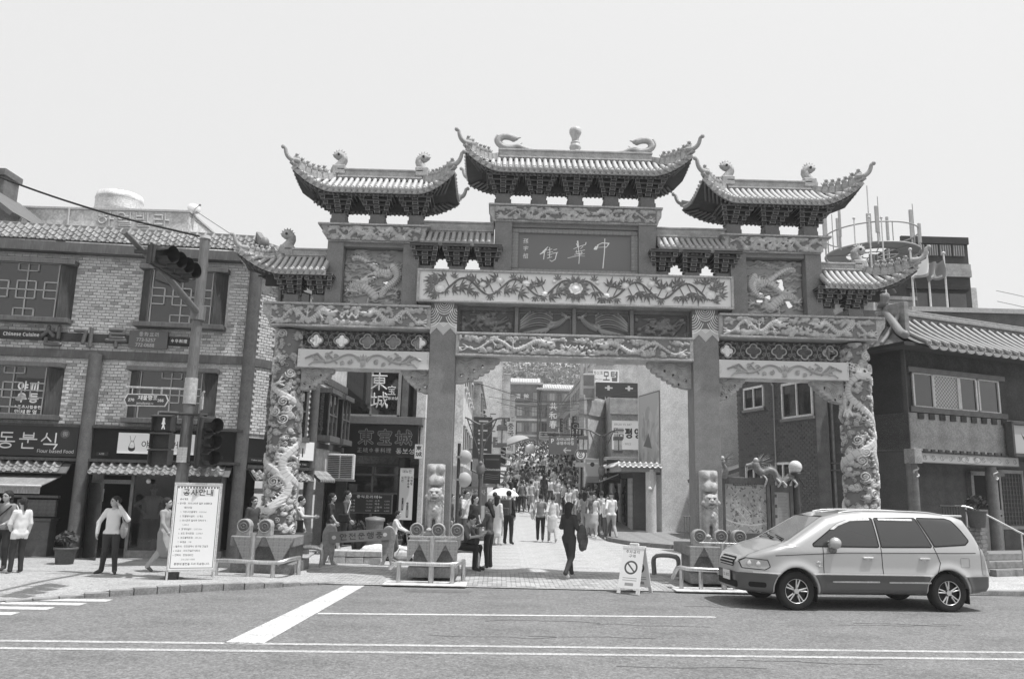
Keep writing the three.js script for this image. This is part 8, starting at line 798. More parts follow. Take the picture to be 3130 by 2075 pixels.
const handGeo = (() => { // wrist at the origin, fingers towards -y, palm facing +x
  const B = [[0,0.01,0,0,-0.03,0,0.02,0.03],[0,-0.03,0.014,0,-0.075,0.024,0.022,0.017],[0,-0.03,-0.012,0,-0.072,-0.022,0.022,0.016]]; for (const [z,l] of [[0.028,0.07],[0.01,0.078],[-0.009,0.073],[-0.027,0.058]]) { B.push([0,-0.075,z,0.008,-0.075 - l * 0.5,z * 1.1,0.0095,0.0085],[0.008,-0.075 - l * 0.5,z * 1.1,0.028,-0.075 - l * 0.93,z * 1.1,0.0085,0.0075]); } B.push([0.004,-0.03,0.022,0.018,-0.06,0.05,0.013,0.011],[0.018,-0.06,0.05,0.028,-0.09,0.055,0.01,0.008]);
  return surfNet((x,y,z) => { let d = 1; B.forEach(([a,b,c,e,g,h,r,s],i) => { const ex = e - a,ey = g - b,ez = h - c,k = clamp(((x - a) * ex + (y - b) * ey + (z - c) * ez) / (ex * ex + ey * ey + ez * ez)); const q = Math.hypot(x - a - ex * k,y - b - ey * k,z - c - ez * k) - mix(r,s,k); d = i < 3 ? smin(d,q,0.02) : smin(d,q,0.004); }); return d; },[-0.04,-0.175,-0.065],[0.06,0.04,0.075],0.006,() => 0);
})();
const PSTAND = { hip: [0,0.93,0],chest: [0,1.27,0.0],neck: [0,1.46,-0.01],head: [0,1.6,0.02],yaw: 0,sl: [0.15,1.385,-0.01],el: [0.205,1.13,-0.03],wl: [0.2,0.9,0.06],sr: [-0.15,1.385,-0.01],er: [-0.205,1.13,-0.03],wr: [-0.2,0.9,0.06],hl: [0.09,0.9,0],kl: [0.1,0.5,0.03],al: [0.11,0.08,-0.01],fl: [0.13,0.035,0.14],hr: [-0.09,0.9,0],kr: [-0.1,0.5,0.03],ar: [-0.11,0.08,-0.01],fr: [-0.13,0.035,0.14],skirt: 0,loose: 1,hem: 0.89,short: 0 };
// one continuous body for a pose; regions 0 skin, 1 top, 2 legs, 3 shoes, 4 hair, 5 eyes, 6 lips
function bodyGeo(pose,cell = 0.021,hands = true) {
  const p = { ...PSTAND,...pose },B = [],b = (a,c,ra,rb,reg,k = 0.04,zs = 1) => B.push([...a,...c,ra,rb,reg,k,zs]),up = (a,t,c) => a.map((v,i) => mix(v,c[i],t)),L = p.loose;
  b(p.hip,up(p.hip,0.5,p.chest),0.128 * L,0.118 * L,1,0.05,1.35); b(up(p.hip,0.5,p.chest),p.chest,0.118 * L,0.15,1,0.05,1.45); b(p.sl,p.sr,0.058,0.058,1,0.08); b(up(p.sl,0.5,p.sr),p.neck,0.062,0.052,0,0.03); b(p.neck,p.head,0.05,0.05,0,0.02);
  for (const s of ['l','r']) { b(p['s' + s],p['e' + s],0.056 * L,0.046 * L,1,0.03); b(p['e' + s],p['w' + s],p.short ? 0.04 : 0.047 * L,p.short ? 0.027 : 0.034 * L,p.short ? 0 : 1,0.015); b(p['h' + s],p['k' + s],0.098,0.068,2,0.025); b(p['k' + s],p['a' + s],0.068,0.052,p.skirt ? 0 : 2,0.02); b(p['a' + s],p['f' + s],0.043,0.034,3,0.02); }
  if (p.skirt) { const m = up(p.kl,0.5,p.kr); b(p.hip,up(p.hip,p.skirt,m),0.14,0.2,2,0.03,1.2); } if (p.coat) b(p.hip,[p.hip[0],p.coat + 0.12,p.hip[2]],0.14,0.155,1,0.03,1.3);
  const ev = (x,y,z,reg) => { let d = 9,best = 9,id = 0,at = 0; for (const q of B) { const zs = q[10],ex = q[3] - q[0],ey = q[4] - q[1],ez = q[5] - q[2],k = clamp(((x - q[0]) * ex + (y - q[1]) * ey + (z - q[2]) * ez) / (ex * ex + ey * ey + ez * ez)),v = (Math.hypot(x - q[0] - ex * k,y - q[1] - ey * k,(z - q[2] - ez * k) * zs) - mix(q[6],q[7],k)) / (zs > 1 ? 1.15 : 1); if (reg && v < best) { best = v; id = q[8]; at = q; } d = smin(d,v,q[9]); } if (reg) { if (p.seat) return id; const hm = p.coat ? Math.min(p.hem,p.coat + 0.01) : p.hem; if (id === 2) return y > hm ? 1 : 2; return id === 1 && y < hm && (at === B[0] || at === B[B.length - 1]) ? 2 : id; } if (d < 0.06 && y < 1.4) d += 0.012 * (n1(x * 17 + z * 11 + 40,y * 12 + 40,97) - 0.5); return d; };
  const lo = [9,9,9],hi = [-9,-9,-9]; for (const q of B) for (const o of [0,3]) for (let i = 0; i < 3; i++) { const r = Math.max(q[6],q[7]) + 0.03; lo[i] = Math.min(lo[i],q[o + i] - r); hi[i] = Math.max(hi[i],q[o + i] + r); }
  const g = surfNet((x,y,z) => Math.max(ev(x,y,z),0.004 - y),lo,hi,cell,(x,y,z) => ev(x,y,z,1)),parts = [g],add = (src,m) => { const c = src.clone(); c.userData = src.userData; c.applyMatrix4(m); parts.push(c); };
  add(headGeo,M4(p.head[0],p.head[1],p.head[2],p.yaw,1,p.nod || 0)); if (hands) for (const s of ['l','r']) { const e = V(...p['e' + s]),w = V(...p['w' + s]),d = e.sub(w).normalize(); add(handGeo,new THREE.Matrix4().compose(w,new THREE.Quaternion().setFromUnitVectors(V(0,1,0),d),V(s === 'l' ? 1 : 1,1,1)).multiply(new THREE.Matrix4().makeRotationY(s === 'l' ? Math.PI : 0))); }
  const M = mb(); M.g = parts; M.keep = true; const o = M.geo(),R = new Uint8Array(o.attributes.position.count); let k = 0; for (const q of parts) { R.set(q.userData.region,k); k += q.userData.region.length; } o.userData.region = R; o.userData.pose = p; return o;
}
function hairGeo(kind) { // around the head centre: short, long, tail, cap, bun
  const el = (x,y,z,a,b,c,r,s,q) => (Math.hypot((x - a) / r,(y - b) / s,(z - c) / q) - 1) * Math.min(r,s,q),f = (x,y,z) => { let d = el(x,y,z,0,0.035,-0.018,0.091,0.1,0.105); if (kind !== 'cap') d = smax(d,z * 0.9 - (y - 0.045) * 0.55 - 0.052,0.02); if (kind === 'short') d = smax(d,-0.055 - y,0.02); if (kind === 'long') { d = smin(d,el(x,y,z,0,-0.13,-0.075,0.095,0.2,0.05),0.06); } if (kind === 'tail') d = smin(d,el(x,y,z,0,-0.06,-0.135,0.035,0.13,0.035),0.04); if (kind === 'bun') d = smin(d,el(x,y,z,0,0.02,-0.12,0.045,0.045,0.045),0.03); if (kind === 'cap') { d = smax(el(x,y,z,0,0.05,-0.012,0.092,0.085,0.108),0.03 - y,0.01); d = smin(d,smax(Math.hypot(x / 1.1,z - 0.1) - 0.07,Math.abs(y - 0.04) - 0.008,0.01),0.01); } return d + 0.003 * Math.sin(x * 130 + y * 40) * Math.sin(y * 25 + z * 60); };
  return surfNet(f,[-0.13,-0.36,-0.2],[0.13,0.16,0.2],0.014);
}
const HAIR = Object.fromEntries(['short','long','tail','cap','bun'].map((k) => [k,hairGeo(k)])),BODYM = new THREE.MeshStandardMaterial({ vertexColors: true,roughness: 0.82,bumpMap: rep(TX.bump,3),bumpScale: 0.002 });
const STEP = { kl: [0.1,0.52,0.16],al: [0.1,0.1,0.26],fl: [0.11,0.05,0.4],kr: [-0.1,0.5,-0.02],ar: [-0.1,0.14,-0.28],fr: [-0.1,0.05,-0.17],el: [0.24,1.13,-0.12],wl: [0.24,0.92,-0.05],er: [-0.23,1.13,0.06],wr: [-0.22,0.94,0.2] };
const BODY = {}; const body = (k,pose,cell,h) => BODY[k] ||= bodyGeo(pose,cell,h);
const SKIN = 0.4; let shade = new Map();
function coloured(k,cols) { // cols: top, legs, shoes
  const key = k + cols.join(); if (shade.has(key)) return shade.get(key); const s = BODY[k],g = new THREE.BufferGeometry(); for (const a of ['position','normal','uv']) g.setAttribute(a,s.attributes[a]); g.setIndex(s.index); const R = s.userData.region,C = new Float32Array(R.length * 3),T = [SKIN,cols[0],cols[1],cols[2],0.03,0.03,0.2]; for (let i = 0; i < R.length; i++) C[i * 3] = C[i * 3 + 1] = C[i * 3 + 2] = T[R[i]]; g.setAttribute('color',new THREE.BufferAttribute(C,3)); g.userData.pose = s.userData.pose; shade.set(key,g); return g;
}
function person(k,label,pos,turn,cols,hair,{ h = 1.66,hairCol = 0.025,group } = {}) { const t = thing('person',label,'person',pos,turn,group),g = coloured(k,cols),p = g.userData.pose,s = h / 1.7; t.scale.setScalar(s); mesh('body',g,BODYM,t); if (hair) { const q = mesh('hair',HAIR[hair],grey(hairCol,0.6,'streak',0.1),t); q.position.set(...p.head); q.rotation.set(p.nod || 0,p.yaw,0,'YXZ'); } return t; }
// a bag or garment that a person carries: placed in the carrier's frame
function carried(who,name,label,cat,build,m) { const t = thing(name,label,cat,who.position.toArray(),who.rotation.y); t.scale.copy(who.scale); const k = mb(); build(k); mesh(name === 'shoulder_bag' ? 'pouch' : 'shape',k.geo(),m,t); return t; }
const strap = (t,pts,m,r = 0.014) => mesh('strap',mb().tube(pts,r,20,6).geo(),m,t);
body('stand',{}); body('walk',STEP); body('away',{ ...STEP,short: 1 }); body('stood_short',{ short: 1 }); body('eat',{ er: [-0.3,1.18,0.1],wr: [-0.12,1.45,0.2],el: [0.25,1.14,0.02],wl: [0.12,1.02,0.2],loose: 1.12,yaw: -0.3 }); body('cardigan',{ coat: 0.78,loose: 1.15,el: [0.23,1.12,0.03],wl: [0.12,0.98,0.18] }); body('phone',{ el: [0.33,1.2,0.05],wl: [0.13,1.5,0.08],er: [-0.3,1.14,0.0],wr: [-0.3,0.9,0.05],loose: 1.14,yaw: -0.7,kl: [0.12,0.5,0.05],al: [0.15,0.08,0.03],fl: [0.2,0.035,0.16],ar: [-0.16,0.08,-0.05],fr: [-0.24,0.035,0.08] }); body('akimbo',{ el: [0.4,1.2,-0.06],wl: [0.17,1.0,0.02],er: [-0.4,1.2,-0.06],wr: [-0.17,1.0,0.02],short: 1 });
body('seated',{ seat: 1,hip: [0,0.56,0],chest: [0,0.88,0.12],neck: [0,1.05,0.2],head: [0,1.17,0.27],nod: 0.35,sl: [0.17,0.99,0.14],sr: [-0.17,0.99,0.14],el: [0.24,0.76,0.28],wl: [0.1,0.78,0.48],er: [-0.24,0.76,0.28],wr: [-0.08,0.8,0.5],hl: [0.1,0.54,0.02],hr: [-0.1,0.54,0.02],kl: [0.13,0.52,0.44],kr: [-0.13,0.52,0.44],al: [0.13,0.08,0.38],ar: [-0.13,0.08,0.4],fl: [0.15,0.035,0.54],fr: [-0.15,0.035,0.56],short: 1,hem: 0.4 }); body('tray',{ el: [0.22,1.14,0.08],wl: [0.12,1.08,0.3],er: [-0.22,1.14,0.08],wr: [-0.12,1.08,0.3],nod: 0.35,head: [0,1.59,0.05] });
body('dress',{ ...STEP,skirt: 0.9,coat: 0.75,loose: 1.05 }); body('longcoat',{ coat: 0.3,loose: 1.1,el: [0.23,1.15,0.05],wl: [0.12,1.1,0.24] }); body('child',{ hip: [0,0.9,0],chest: [0,1.2,0.05],neck: [0,1.38,0.08],head: [0,1.53,0.12],sl: [0.15,1.32,0.06],sr: [-0.15,1.32,0.06],el: [0.2,1.1,0.2],wl: [0.14,1.0,0.42],er: [-0.2,1.1,0.2],wr: [-0.14,1.0,0.42],kl: [0.1,0.48,0.1] }); body('jacketwalk',{ ...STEP,loose: 1.12,er: [-0.23,1.14,0.0],wr: [-0.16,1.04,0.2],el: [0.23,1.14,0.0],wl: [0.1,1.14,0.2] }); body('reach',{ er: [-0.24,1.2,0.16],wr: [-0.2,1.2,0.42] });
const ON = (x,z,y = 0.035) => [x,z > -24 ? y : yS(z) + 0.004,z];
{
  const dk = grey(0.025,0.7),wt = grey(0.62,0.8,'blotch',0.3);
  const a = person('eat','person in a grey striped jacket eating from a paper bag at the left edge',ON(-10.2,-17.0,0.1),0.1,[0.22,0.02,0.03],'long',{ h: 1.58 }); { const b = carried(a,'paper_bag','pale paper bag held up by the person in the striped jacket','bag',(k) => k.bx(-0.14,1.24,0.3,0.2,0.26,0.1,0.1,0.1,0,0.01),wt); const s = carried(a,'shoulder_bag','small dark bag across the striped jacket at the left edge','bag',(k) => k.box(-0.3,0.85,0.08,-0.1,1.05,0.19,0.02),dk); strap(s,[[-0.2,1.05,0.15],[0,1.22,0.165],[0.13,1.4,0.06]],dk); const st = mesh('sleeve_stripe',mb().tube([[0.235,1.4,0.02],[0.295,1.27,0.02],[0.31,1.15,0.04]],0.014,12,6).geo(),wt,a); }
  person('cardigan','person with a dark ponytail in a white cardigan beside the striped jacket',ON(-9.62,-16.6,0.1),-2.2,[0.62,0.02,0.5],'tail',{ h: 1.46 });
  const c = person('phone','person in a white jumper and dark jeans holding a phone to one ear',ON(-7.85,-16.75,0.11),0.15,[0.66,0.03,0.05],'bun',{ h: 1.52 }); { const b = carried(c,'shoulder_bag','soft grey bag hanging from the shoulder of the person on the phone','bag',(k) => k.sph([0.25,0.98,0],0.13,10,0.6,1.5,0.9),grey(0.3,0.8)); strap(b,[[0.25,1.1,0.06],[0.2,1.3,0.06],[0.17,1.46,0.02],[0.22,1.3,-0.06],[0.25,1.1,-0.06]],grey(0.3,0.8)); carried(c,'mobile_phone','mobile phone at the ear of the person in the white jumper','phone',(k) => k.bx(0.1,1.6,0.05,0.014,0.13,0.06,0,0.1,0.2,0.004),dk); }
  person('akimbo','person in a pale T-shirt and dark cap standing in the dark shop doorway',[-8.72,0.14,-20.6],0.2,[0.4,0.05,0.05],'cap',{ h: 1.72 });
  person('dress','person in a pale coat stepping out behind the white notice board',ON(-7.0,-17.25,0.11),1.5,[0.3,0.28,0.1],'long',{ h: 1.5 });
  const f = person('reach','person in a pale top with a black shoulder bag right of the left dragon pillar',ON(-5.0,-20.6),1.5,[0.5,0.04,0.04],'short',{ h: 1.62 }); { const b = carried(f,'shoulder_bag','black bag under the arm of the person behind the left dragon pillar','bag',(k) => k.bx(-0.24,0.95,0,0.1,0.34,0.34,0,0,0,0.02),dk); strap(b,[[-0.24,1.1,0.12],[-0.2,1.4,0.02],[-0.24,1.1,-0.12]],dk); }
  person('cardigan','person in dark clothes half hidden left of the left dragon pillar',ON(-6.15,-20.5),0.9,[0.06,0.03,0.04],'long',{ h: 1.58 });
  person('away','long haired person in a black top and pale trousers before the menu board',ON(-4.72,-23.05),1.5,[0.02,0.5,0.3],'long',{ h: 1.68 }); const g = person('walk','person in a dark patterned shirt with a bag strap before the menu board',ON(-4.35,-23.3),1.45,[0.06,0.02,0.05],'short',{ h: 1.76 }); { const b = carried(g,'shoulder_bag','dark square bag of the person in the patterned shirt','bag',(k) => k.bx(-0.26,0.98,0.02,0.08,0.22,0.28,0,0,0,0.02),dk); strap(b,[[-0.25,1.08,0.1],[-0.1,1.4,0.13],[0.14,1.47,0.02]],grey(0.5)); }
  const ch = person('child','child in a white shirt riding a scooter behind the works barrier',ON(-2.75,-21.6),1.5,[0.62,0.12,0.2],'short',{ h: 1.34 }); { const s = thing('kick_scooter','small kick scooter under the child in the white shirt','scooter',ON(-2.5,-21.6),0); mesh('deck',mb().box(-0.4,0.06,-0.06,0.2,0.09,0.06,0.01).geo(),grey(0.2),s); mesh('stem',mb().cyl([0.2,0.08,0],[0.08,0.78,0],0.018).cyl([0.08,0.78,-0.18],[0.08,0.78,0.18],0.016).geo(),STEEL,s); for (const x of [-0.38,0.22]) mesh('wheel',mb().cyl([x,0.06,-0.02],[x,0.06,0.02],0.06,0.06,14).geo(),dk,s); }
  const se = person('seated','person in a grey shirt seated on the low pipe bench eating',ON(-0.9,-19.85),1.25,[0.13,0.02,0.03],'short',{ h: 1.74 }); carried(se,'food_tray','pale paper tray held by the seated person in grey','tray',(k) => k.cyl([0,0.86,0.56],[0,0.92,0.56],0.07,0.1,14),wt); carried(se,'lap_bag','dark bag on the lap of the seated person','bag',(k) => k.bx(0,0.68,0.32,0.3,0.14,0.22,0,0,0.2,0.03),grey(0.04,0.8));
  person('tray','long haired person in a dark jacket and black leggings facing the seated person',ON(-0.22,-20.25),-2.0,[0.08,0.018,0.42],'long',{ h: 1.6 }); person('stood_short','person with long dark hair in a black top behind the seated person',ON(-0.72,-24.6),0.9,[0.02,0.03,0.05],'long',{ h: 1.66 }); person('eat','person in a white shirt behind the long haired person in black',ON(-1.05,-26.1),1.0,[0.5,0.08,0.05],'short',{ h: 1.78 });
  const wc = person('longcoat','person in a long white coat with a dark bag strap near the left lantern',ON(-0.05,-27.5),2.6,[0.64,0.5,0.4],'long',{ h: 1.62 }); { const b = carried(wc,'shoulder_bag','dark bag hanging at the back of the long white coat','bag',(k) => k.bx(0.2,0.98,-0.14,0.1,0.3,0.2,0,0,0,0.02),dk); strap(b,[[0.2,1.1,-0.18],[0.12,1.4,-0.12],[0.1,1.45,0.04]],dk); }
  const bp = person('stand','person in black with a large dark backpack standing left of the open street',ON(0.34,-27.95),2.75,[0.02,0.015,0.02],'short',{ h: 1.78 }); { const b = carried(bp,'backpack','large dark grey backpack on the person in black','backpack',(k) => k.bx(0,1.2,-0.23,0.36,0.5,0.2,0,0,0,0.05).bx(0,1.06,-0.34,0.28,0.24,0.08,0,0,0,0.03),grey(0.075,0.8,'blotch',0.2)); for (const s of [-1,1]) strap(b,[[s * 0.13,1.42,-0.16],[s * 0.14,1.48,0],[s * 0.14,1.3,0.13]],dk,0.02); }
  const c1 = person('walk','person in a grey hooded top and black trousers walking away mid street',ON(1.52,-29.5),3.05,[0.22,0.016,0.5],'short',{ h: 1.66 }); carried(c1,'shoulder_bag','white cloth bag hanging left of the grey hooded top','bag',(k) => k.sph([0.3,0.98,0],0.12,10,0.6,1.6,1),wt); person('dress','person in a white dress and pale top walking away beside the grey hooded top',ON(1.95,-29.3),3.2,[0.6,0.62,0.45],'bun',{ h: 1.62 });
  const w = person('jacketwalk','long haired person all in dark clothes walking away with a jacket over one arm',ON(1.61,-18.5,0.05),2.45,[0.03,0.035,0.55],'long',{ h: 1.64 }); carried(w,'carried_jacket','dark jacket draped over the arm of the person walking into the gate','jacket',(k) => { k.sph([-0.26,0.98,0.14],0.13,12,0.75,1.9,1.15).sph([-0.3,0.76,0.1],0.1,10,0.8,1.5,1).tube([[-0.2,1.1,0.2],[-0.34,0.9,0.2],[-0.36,0.68,0.12]],0.06,12,8,0.04); },grey(0.07,0.85,'blotch',0.15));
  // people a little further up the street
  [['away','person in dark top walking away, left of the pair in grey and pale',0.86,-43.4,3.1,[0.03,0.03,0.1],'long'],['walk','person in a grey jacket and black trousers between two walkers mid street',1.2,-43.2,3.2,[0.16,0.025,0.4],'short'],['away','person in pale shirt and pale trousers right of the grey jacket walker',1.7,-43.5,3.1,[0.45,0.4,0.2],'short'],['stand','person in black alone further up mid street',2.65,-48,3.1,[0.025,0.03,0.03],'long'],['stand','person in pale clothes facing us left of the person with a sling bag',3.2,-44.8,0.2,[0.5,0.4,0.4],'bun'],['reach','person in a white top facing us just beside the pale dressed person',3.7,-44.6,-0.2,[0.66,0.3,0.3],'short'],['walk','person in a white shirt with a dark sling strap walking away on the right',3.75,-40.6,2.9,[0.62,0.14,0.1],'short'],['dress','person in a pale dress near the right kerb',4.3,-43,2.9,[0.5,0.42,0.3],'long'],['stood_short','person in white tee further along the right kerb',4.7,-46.5,0.3,[0.62,0.05,0.1],'short'],['phone','dark dressed person taking a picture beside the right lantern post',4.95,-41.2,-0.6,[0.04,0.02,0.04],'short'],['stand','dark figure waiting in the doorway of the tiled porch',5.5,-38.2,-1.2,[0.03,0.02,0.03],'long'],['stand','second dark figure inside the tiled porch door',5.7,-39.4,-1.5,[0.02,0.02,0.03],'short'],['eat','dark haired person among the stall left of the lantern',-1.3,-27,1.2,[0.04,0.03,0.04],'long'],['stand','dark dressed person hard against the left gate column',-1.5,-25.4,1.4,[0.03,0.03,0.03],'long']].forEach(([k,label,x,z,r,col,hr]) => { const p = ON(x,z); if (x > 4.9) p[1] += 0.13; person(k,label,p,r,col,hr,{ h: 1.6 + ((x * 37) % 10 + 10) % 10 * 0.015 }); });
}
{ // the crowd: walkers up to the far parking sign one by one, beyond that one mass
  for (const [k,q] of [['c_walk',STEP],['c_stand',{}],['c_dress',{ ...STEP,skirt: 0.9 }],['c_short',{ ...STEP,short: 1 }]]) body(k,q,0.034,false);
  const R = rng(2024),tops = [[0.03,'black'],[0.13,'dark grey'],[0.3,'mid grey'],[0.52,'pale'],[0.74,'white']],legs = [[0.02,'black'],[0.1,'grey'],[0.35,'pale']],hs = ['short','long','tail','bun','cap'],hn = { short: 'short haired',long: 'long haired',tail: 'pony tailed',bun: 'bun haired',cap: 'capped' },seen = new Set();
  const zone = (z) => z > -43 ? 'before the parking sign' : z > -54 ? 'near the balloon' : z > -62 ? 'by the white panel' : z > -70 ? 'by the parasol' : 'past the parasol'; let n = 0,tries = 0;
  while (n < 205 && tries++ < 6000) { const near = R() < 0.2,z = near ? -31 - R() * 13 : -43.5 - Math.pow(R(),1.15) * 36,o = near ? (R() < 0.5 ? -2.7 + R() * 0.9 : 0.9 + R() * 1.3) : -2.5 + R() * 5.4,x = xS(z) + o; if (z > -48 && Math.abs(o) < 0.5) continue; const ti = Math.floor(Math.pow(R(),0.7) * 5),li = Math.floor(R() * 3),h = hs[Math.floor(R() * 5)],toward = R() < 0.35,where = o < -0.9 ? 'left' : o > 1.1 ? 'right' : 'midway',dress = R() < 0.18,key = `${hn[h]} person, ${tops[ti][1]} top, ${legs[li][1]} ${dress ? 'skirt' : 'trousers'}, ${toward ? 'coming down' : 'going up'} ${where} ${zone(z)}`; if (seen.has(key)) continue; seen.add(key); person(dress ? 'c_dress' : ['c_walk','c_stand','c_short'][Math.floor(R() * 3)],key,ON(x,z),(toward ? 0 : Math.PI) + (R() - 0.5) * 0.9,[tops[ti][0],legs[li][0],[0.04,0.3,0.55][Math.floor(R() * 3)]],h,{ h: 1.5 + R() * 0.28,hairCol: 0.02 + R() * 0.03,group: 'walkers in the crowded street' }); n++; }
  const t = thing('crowd','far off dense crowd filling the top of the rising street','crowd',[0,0,0],0,null,'stuff'),N = 640,mx = new THREE.Matrix4(),C = new THREE.Color(); body('far',{},0.06,false); const mk = (name,geo,m,f) => { const im = new THREE.InstancedMesh(geo,m,N),r = rng(55); for (let i = 0; i < N; i++) { const z = -74 - Math.pow(r(),0.85) * 58,x = xS(z) - 3 + r() * 6.2,s = 0.88 + r() * 0.16,ry = (r() < 0.5 ? 0 : Math.PI) + r() - 0.5,c = r(); mx.compose(V(x,yS(z),z),new THREE.Quaternion().setFromEuler(new THREE.Euler(0,ry,0)),V(s,s,s)); im.setMatrixAt(i,mx); const v = f(c); im.setColorAt(i,C.setRGB(v,v,v)); } im.name = name; im.castShadow = im.receiveShadow = true; t.add(im); };
  mk('bodies',coloured('far',[1,0.28,0.2]),BODYM,(c) => c < 0.2 ? 0.1 : c < 0.4 ? 0.4 : 0.95); const hg = HAIR.short.clone(); hg.translate(0,1.6,0.02); mk('hair',hg,grey(0.03,0.7),() => 1);
}
// ---------- silver people carrier: local x runs from nose (0) to tail (4.75), +z is the side we see ----------
{
  const t = thing('parked_car','silver two tone people carrier on the road before the right gate column','car',[4.16,0,-15.36],rad(4));
  const prof = [[0.02,0.3],[0.0,0.55],[0.03,0.78],[0.14,0.9],[0.45,1.0],[0.8,1.1],[1.02,1.17],[1.4,1.42],[1.75,1.63],[2.05,1.71],[2.5,1.755],[3.1,1.76],[3.8,1.745],[4.25,1.7],[4.42,1.64],[4.56,1.35],[4.66,1.06],[4.72,0.86],[4.76,0.66],[4.75,0.42],[4.66,0.33],[4.2,0.29],[0.5,0.27],[0.1,0.29]].map(([x,y]) => [x < 1.08 ? 1.08 - (1.08 - x) * 0.88 : x > 3.91 ? 3.91 + (x - 3.91) * 1.09 : x,y > 1.3 ? y - 0.025 : y]),sp = sdPoly(prof,0.0),A = [1.08,0.33],C = [3.91,0.33];
  const W = (x,y) => { let w = 0.9 - 0.025 * Math.max(0,(0.6 - y) / 0.4) ** 2 + 0.012 * Math.exp(-(((y - 0.62) / 0.08) ** 2)); if (y > 1.0) w -= 0.26 * Math.pow((y - 1.0) / 0.76,1.35); w -= 0.42 * Math.pow(clamp((0.84 - x) / 0.72),2.2) + 0.16 * Math.pow(clamp((x - 4.06) / 0.76),2); for (const [cx,cy] of [A,C]) { const d = Math.hypot(x - cx,y - cy); w += 0.028 * Math.exp(-(((d - 0.43) / 0.07) ** 2)); } return w; };
  const fb = (x,y,z) => smax(sp(x,y) - 0.0,(Math.abs(z) - W(x,y)) * 0.9,y > 1.1 ? 0.16 : 0.1),f = (x,y,z) => { let d = fb(x,y,z); if (Math.abs(z) > 0.5) for (const [cx,cy] of [A,C]) d = smax(d,0.395 - Math.hypot(x - cx,y - cy),0.012); return d; };
  const paint = new THREE.MeshPhysicalMaterial({ color: new THREE.Color().setRGB(0.44,0.44,0.44),metalness: 0.35,roughness: 0.36,clearcoat: 0.9,clearcoatRoughness: 0.06 }),dark = new THREE.MeshPhysicalMaterial({ color: new THREE.Color().setRGB(0.085,0.085,0.085),metalness: 0.4,roughness: 0.4,clearcoat: 0.6,clearcoatRoughness: 0.1 }),blk = grey(0.015,0.7,'grain',0.5),tint = new THREE.MeshPhysicalMaterial({ color: new THREE.Color().setRGB(0.03,0.03,0.03),roughness: 0.05,clearcoat: 1,clearcoatRoughness: 0.02 }),chrome = new THREE.MeshStandardMaterial({ color: 0xdddddd,metalness: 0.95,roughness: 0.18 });
  mesh('body_shell',surfNet(f,[-0.1,0.14,-1.02],[4.95,1.86,1.02],0.026),paint,t);
  const side = (off,s = 1) => (x,y) => { let lo = 0,hi = 1.05; for (let i = 0; i < 16; i++) { const m = (lo + hi) / 2; fb(x,y,m) < 0 ? lo = m : hi = m; } return [x,y,s * (lo + off)]; },skin = (name,sd,m,b,off = 0.004,both = true,c = 0.03) => { for (const s of both ? [1,-1] : [1]) mesh(name,patch(sd,side(off,s),...b,c),m,t); },arch = (x,y) => Math.max(0.4 - Math.hypot(x - A[0],y - A[1]),0.4 - Math.hypot(x - C[0],y - C[1]));
  skin('lower_cladding',(x,y) => Math.max(Math.abs(y - 0.445) - 0.17,arch(x,y) + 0.03,x - 4.76,0.15 - x),dark,[0,4.75,0.2,0.65],0.006); skin('cladding_trim',(x,y) => Math.max(Math.abs(y - 0.632) - 0.013,arch(x,y) + 0.02,x - 4.3,0.35 - x),chrome,[0.3,4.4,0.6,0.66],0.012,true,0.012);
  const PW = [['front_door_window',[[1.62,1.13],[2.62,1.135],[2.6,1.58],[2.2,1.56],[1.95,1.47],[1.7,1.3],[1.45,1.13]]],['rear_door_window',[[2.72,1.135],[3.62,1.15],[3.44,1.6],[2.7,1.585]]],['quarter_window',[[3.72,1.16],[4.3,1.2],[4.37,1.25],[4.26,1.42],[4.14,1.57],[4.05,1.6],[3.53,1.605]]]]; for (const [n,P] of PW) { const d = sdPoly(P,0.015); skin(n,d,tint,[1.3,4.5,1.08,1.68],0.005,true,0.025); skin('window_trim',(x,y) => Math.abs(d(x,y) - 0.012) - 0.011,blk,[1.3,4.5,1.05,1.7],0.004,false,0.012); }
  skin('weather_shield',(x,y) => Math.max(Math.abs(sdPoly(PW[0][1],0.015)(x,y)) - 0.02,1.4 - y,x - 2.58),grey(0.6,0.3),[1.5,2.7,1.3,1.7],0.016,false,0.015); skin('weather_shield',(x,y) => Math.max(Math.abs(y - 1.595) - 0.018,2.74 - x,x - 3.4),grey(0.6,0.3),[2.6,3.5,1.5,1.7],0.016,false,0.015);
  const ln = (ax,ay,bx,by,w) => (x,y) => { const ex = bx - ax,ey = by - ay,k = clamp(((x - ax) * ex + (y - ay) * ey) / (ex * ex + ey * ey)); return Math.hypot(x - ax - ex * k,y - ay - ey * k) - w; }; for (const [a,b,c,d] of [[1.6,1.12,1.58,0.3],[2.68,1.12,2.7,0.3],[3.68,1.13,3.78,0.85],[3.78,0.85,3.6,0.45],[0.72,0.93,2.0,1.0],[2.0,1.0,4.5,1.03]]) skin('panel_gap',ln(a,b,c,d,0.006),blk,[0.5,4.6,0.25,1.2],0.003,false,0.006);
  for (const [x0,x1] of [[1.75,2.6],[2.8,3.55]]) skin('rub_strip',ln(x0,0.5,x1,0.505,0.014),grey(0.4,0.4),[1.5,3.8,0.4,0.6],0.02,true,0.012);
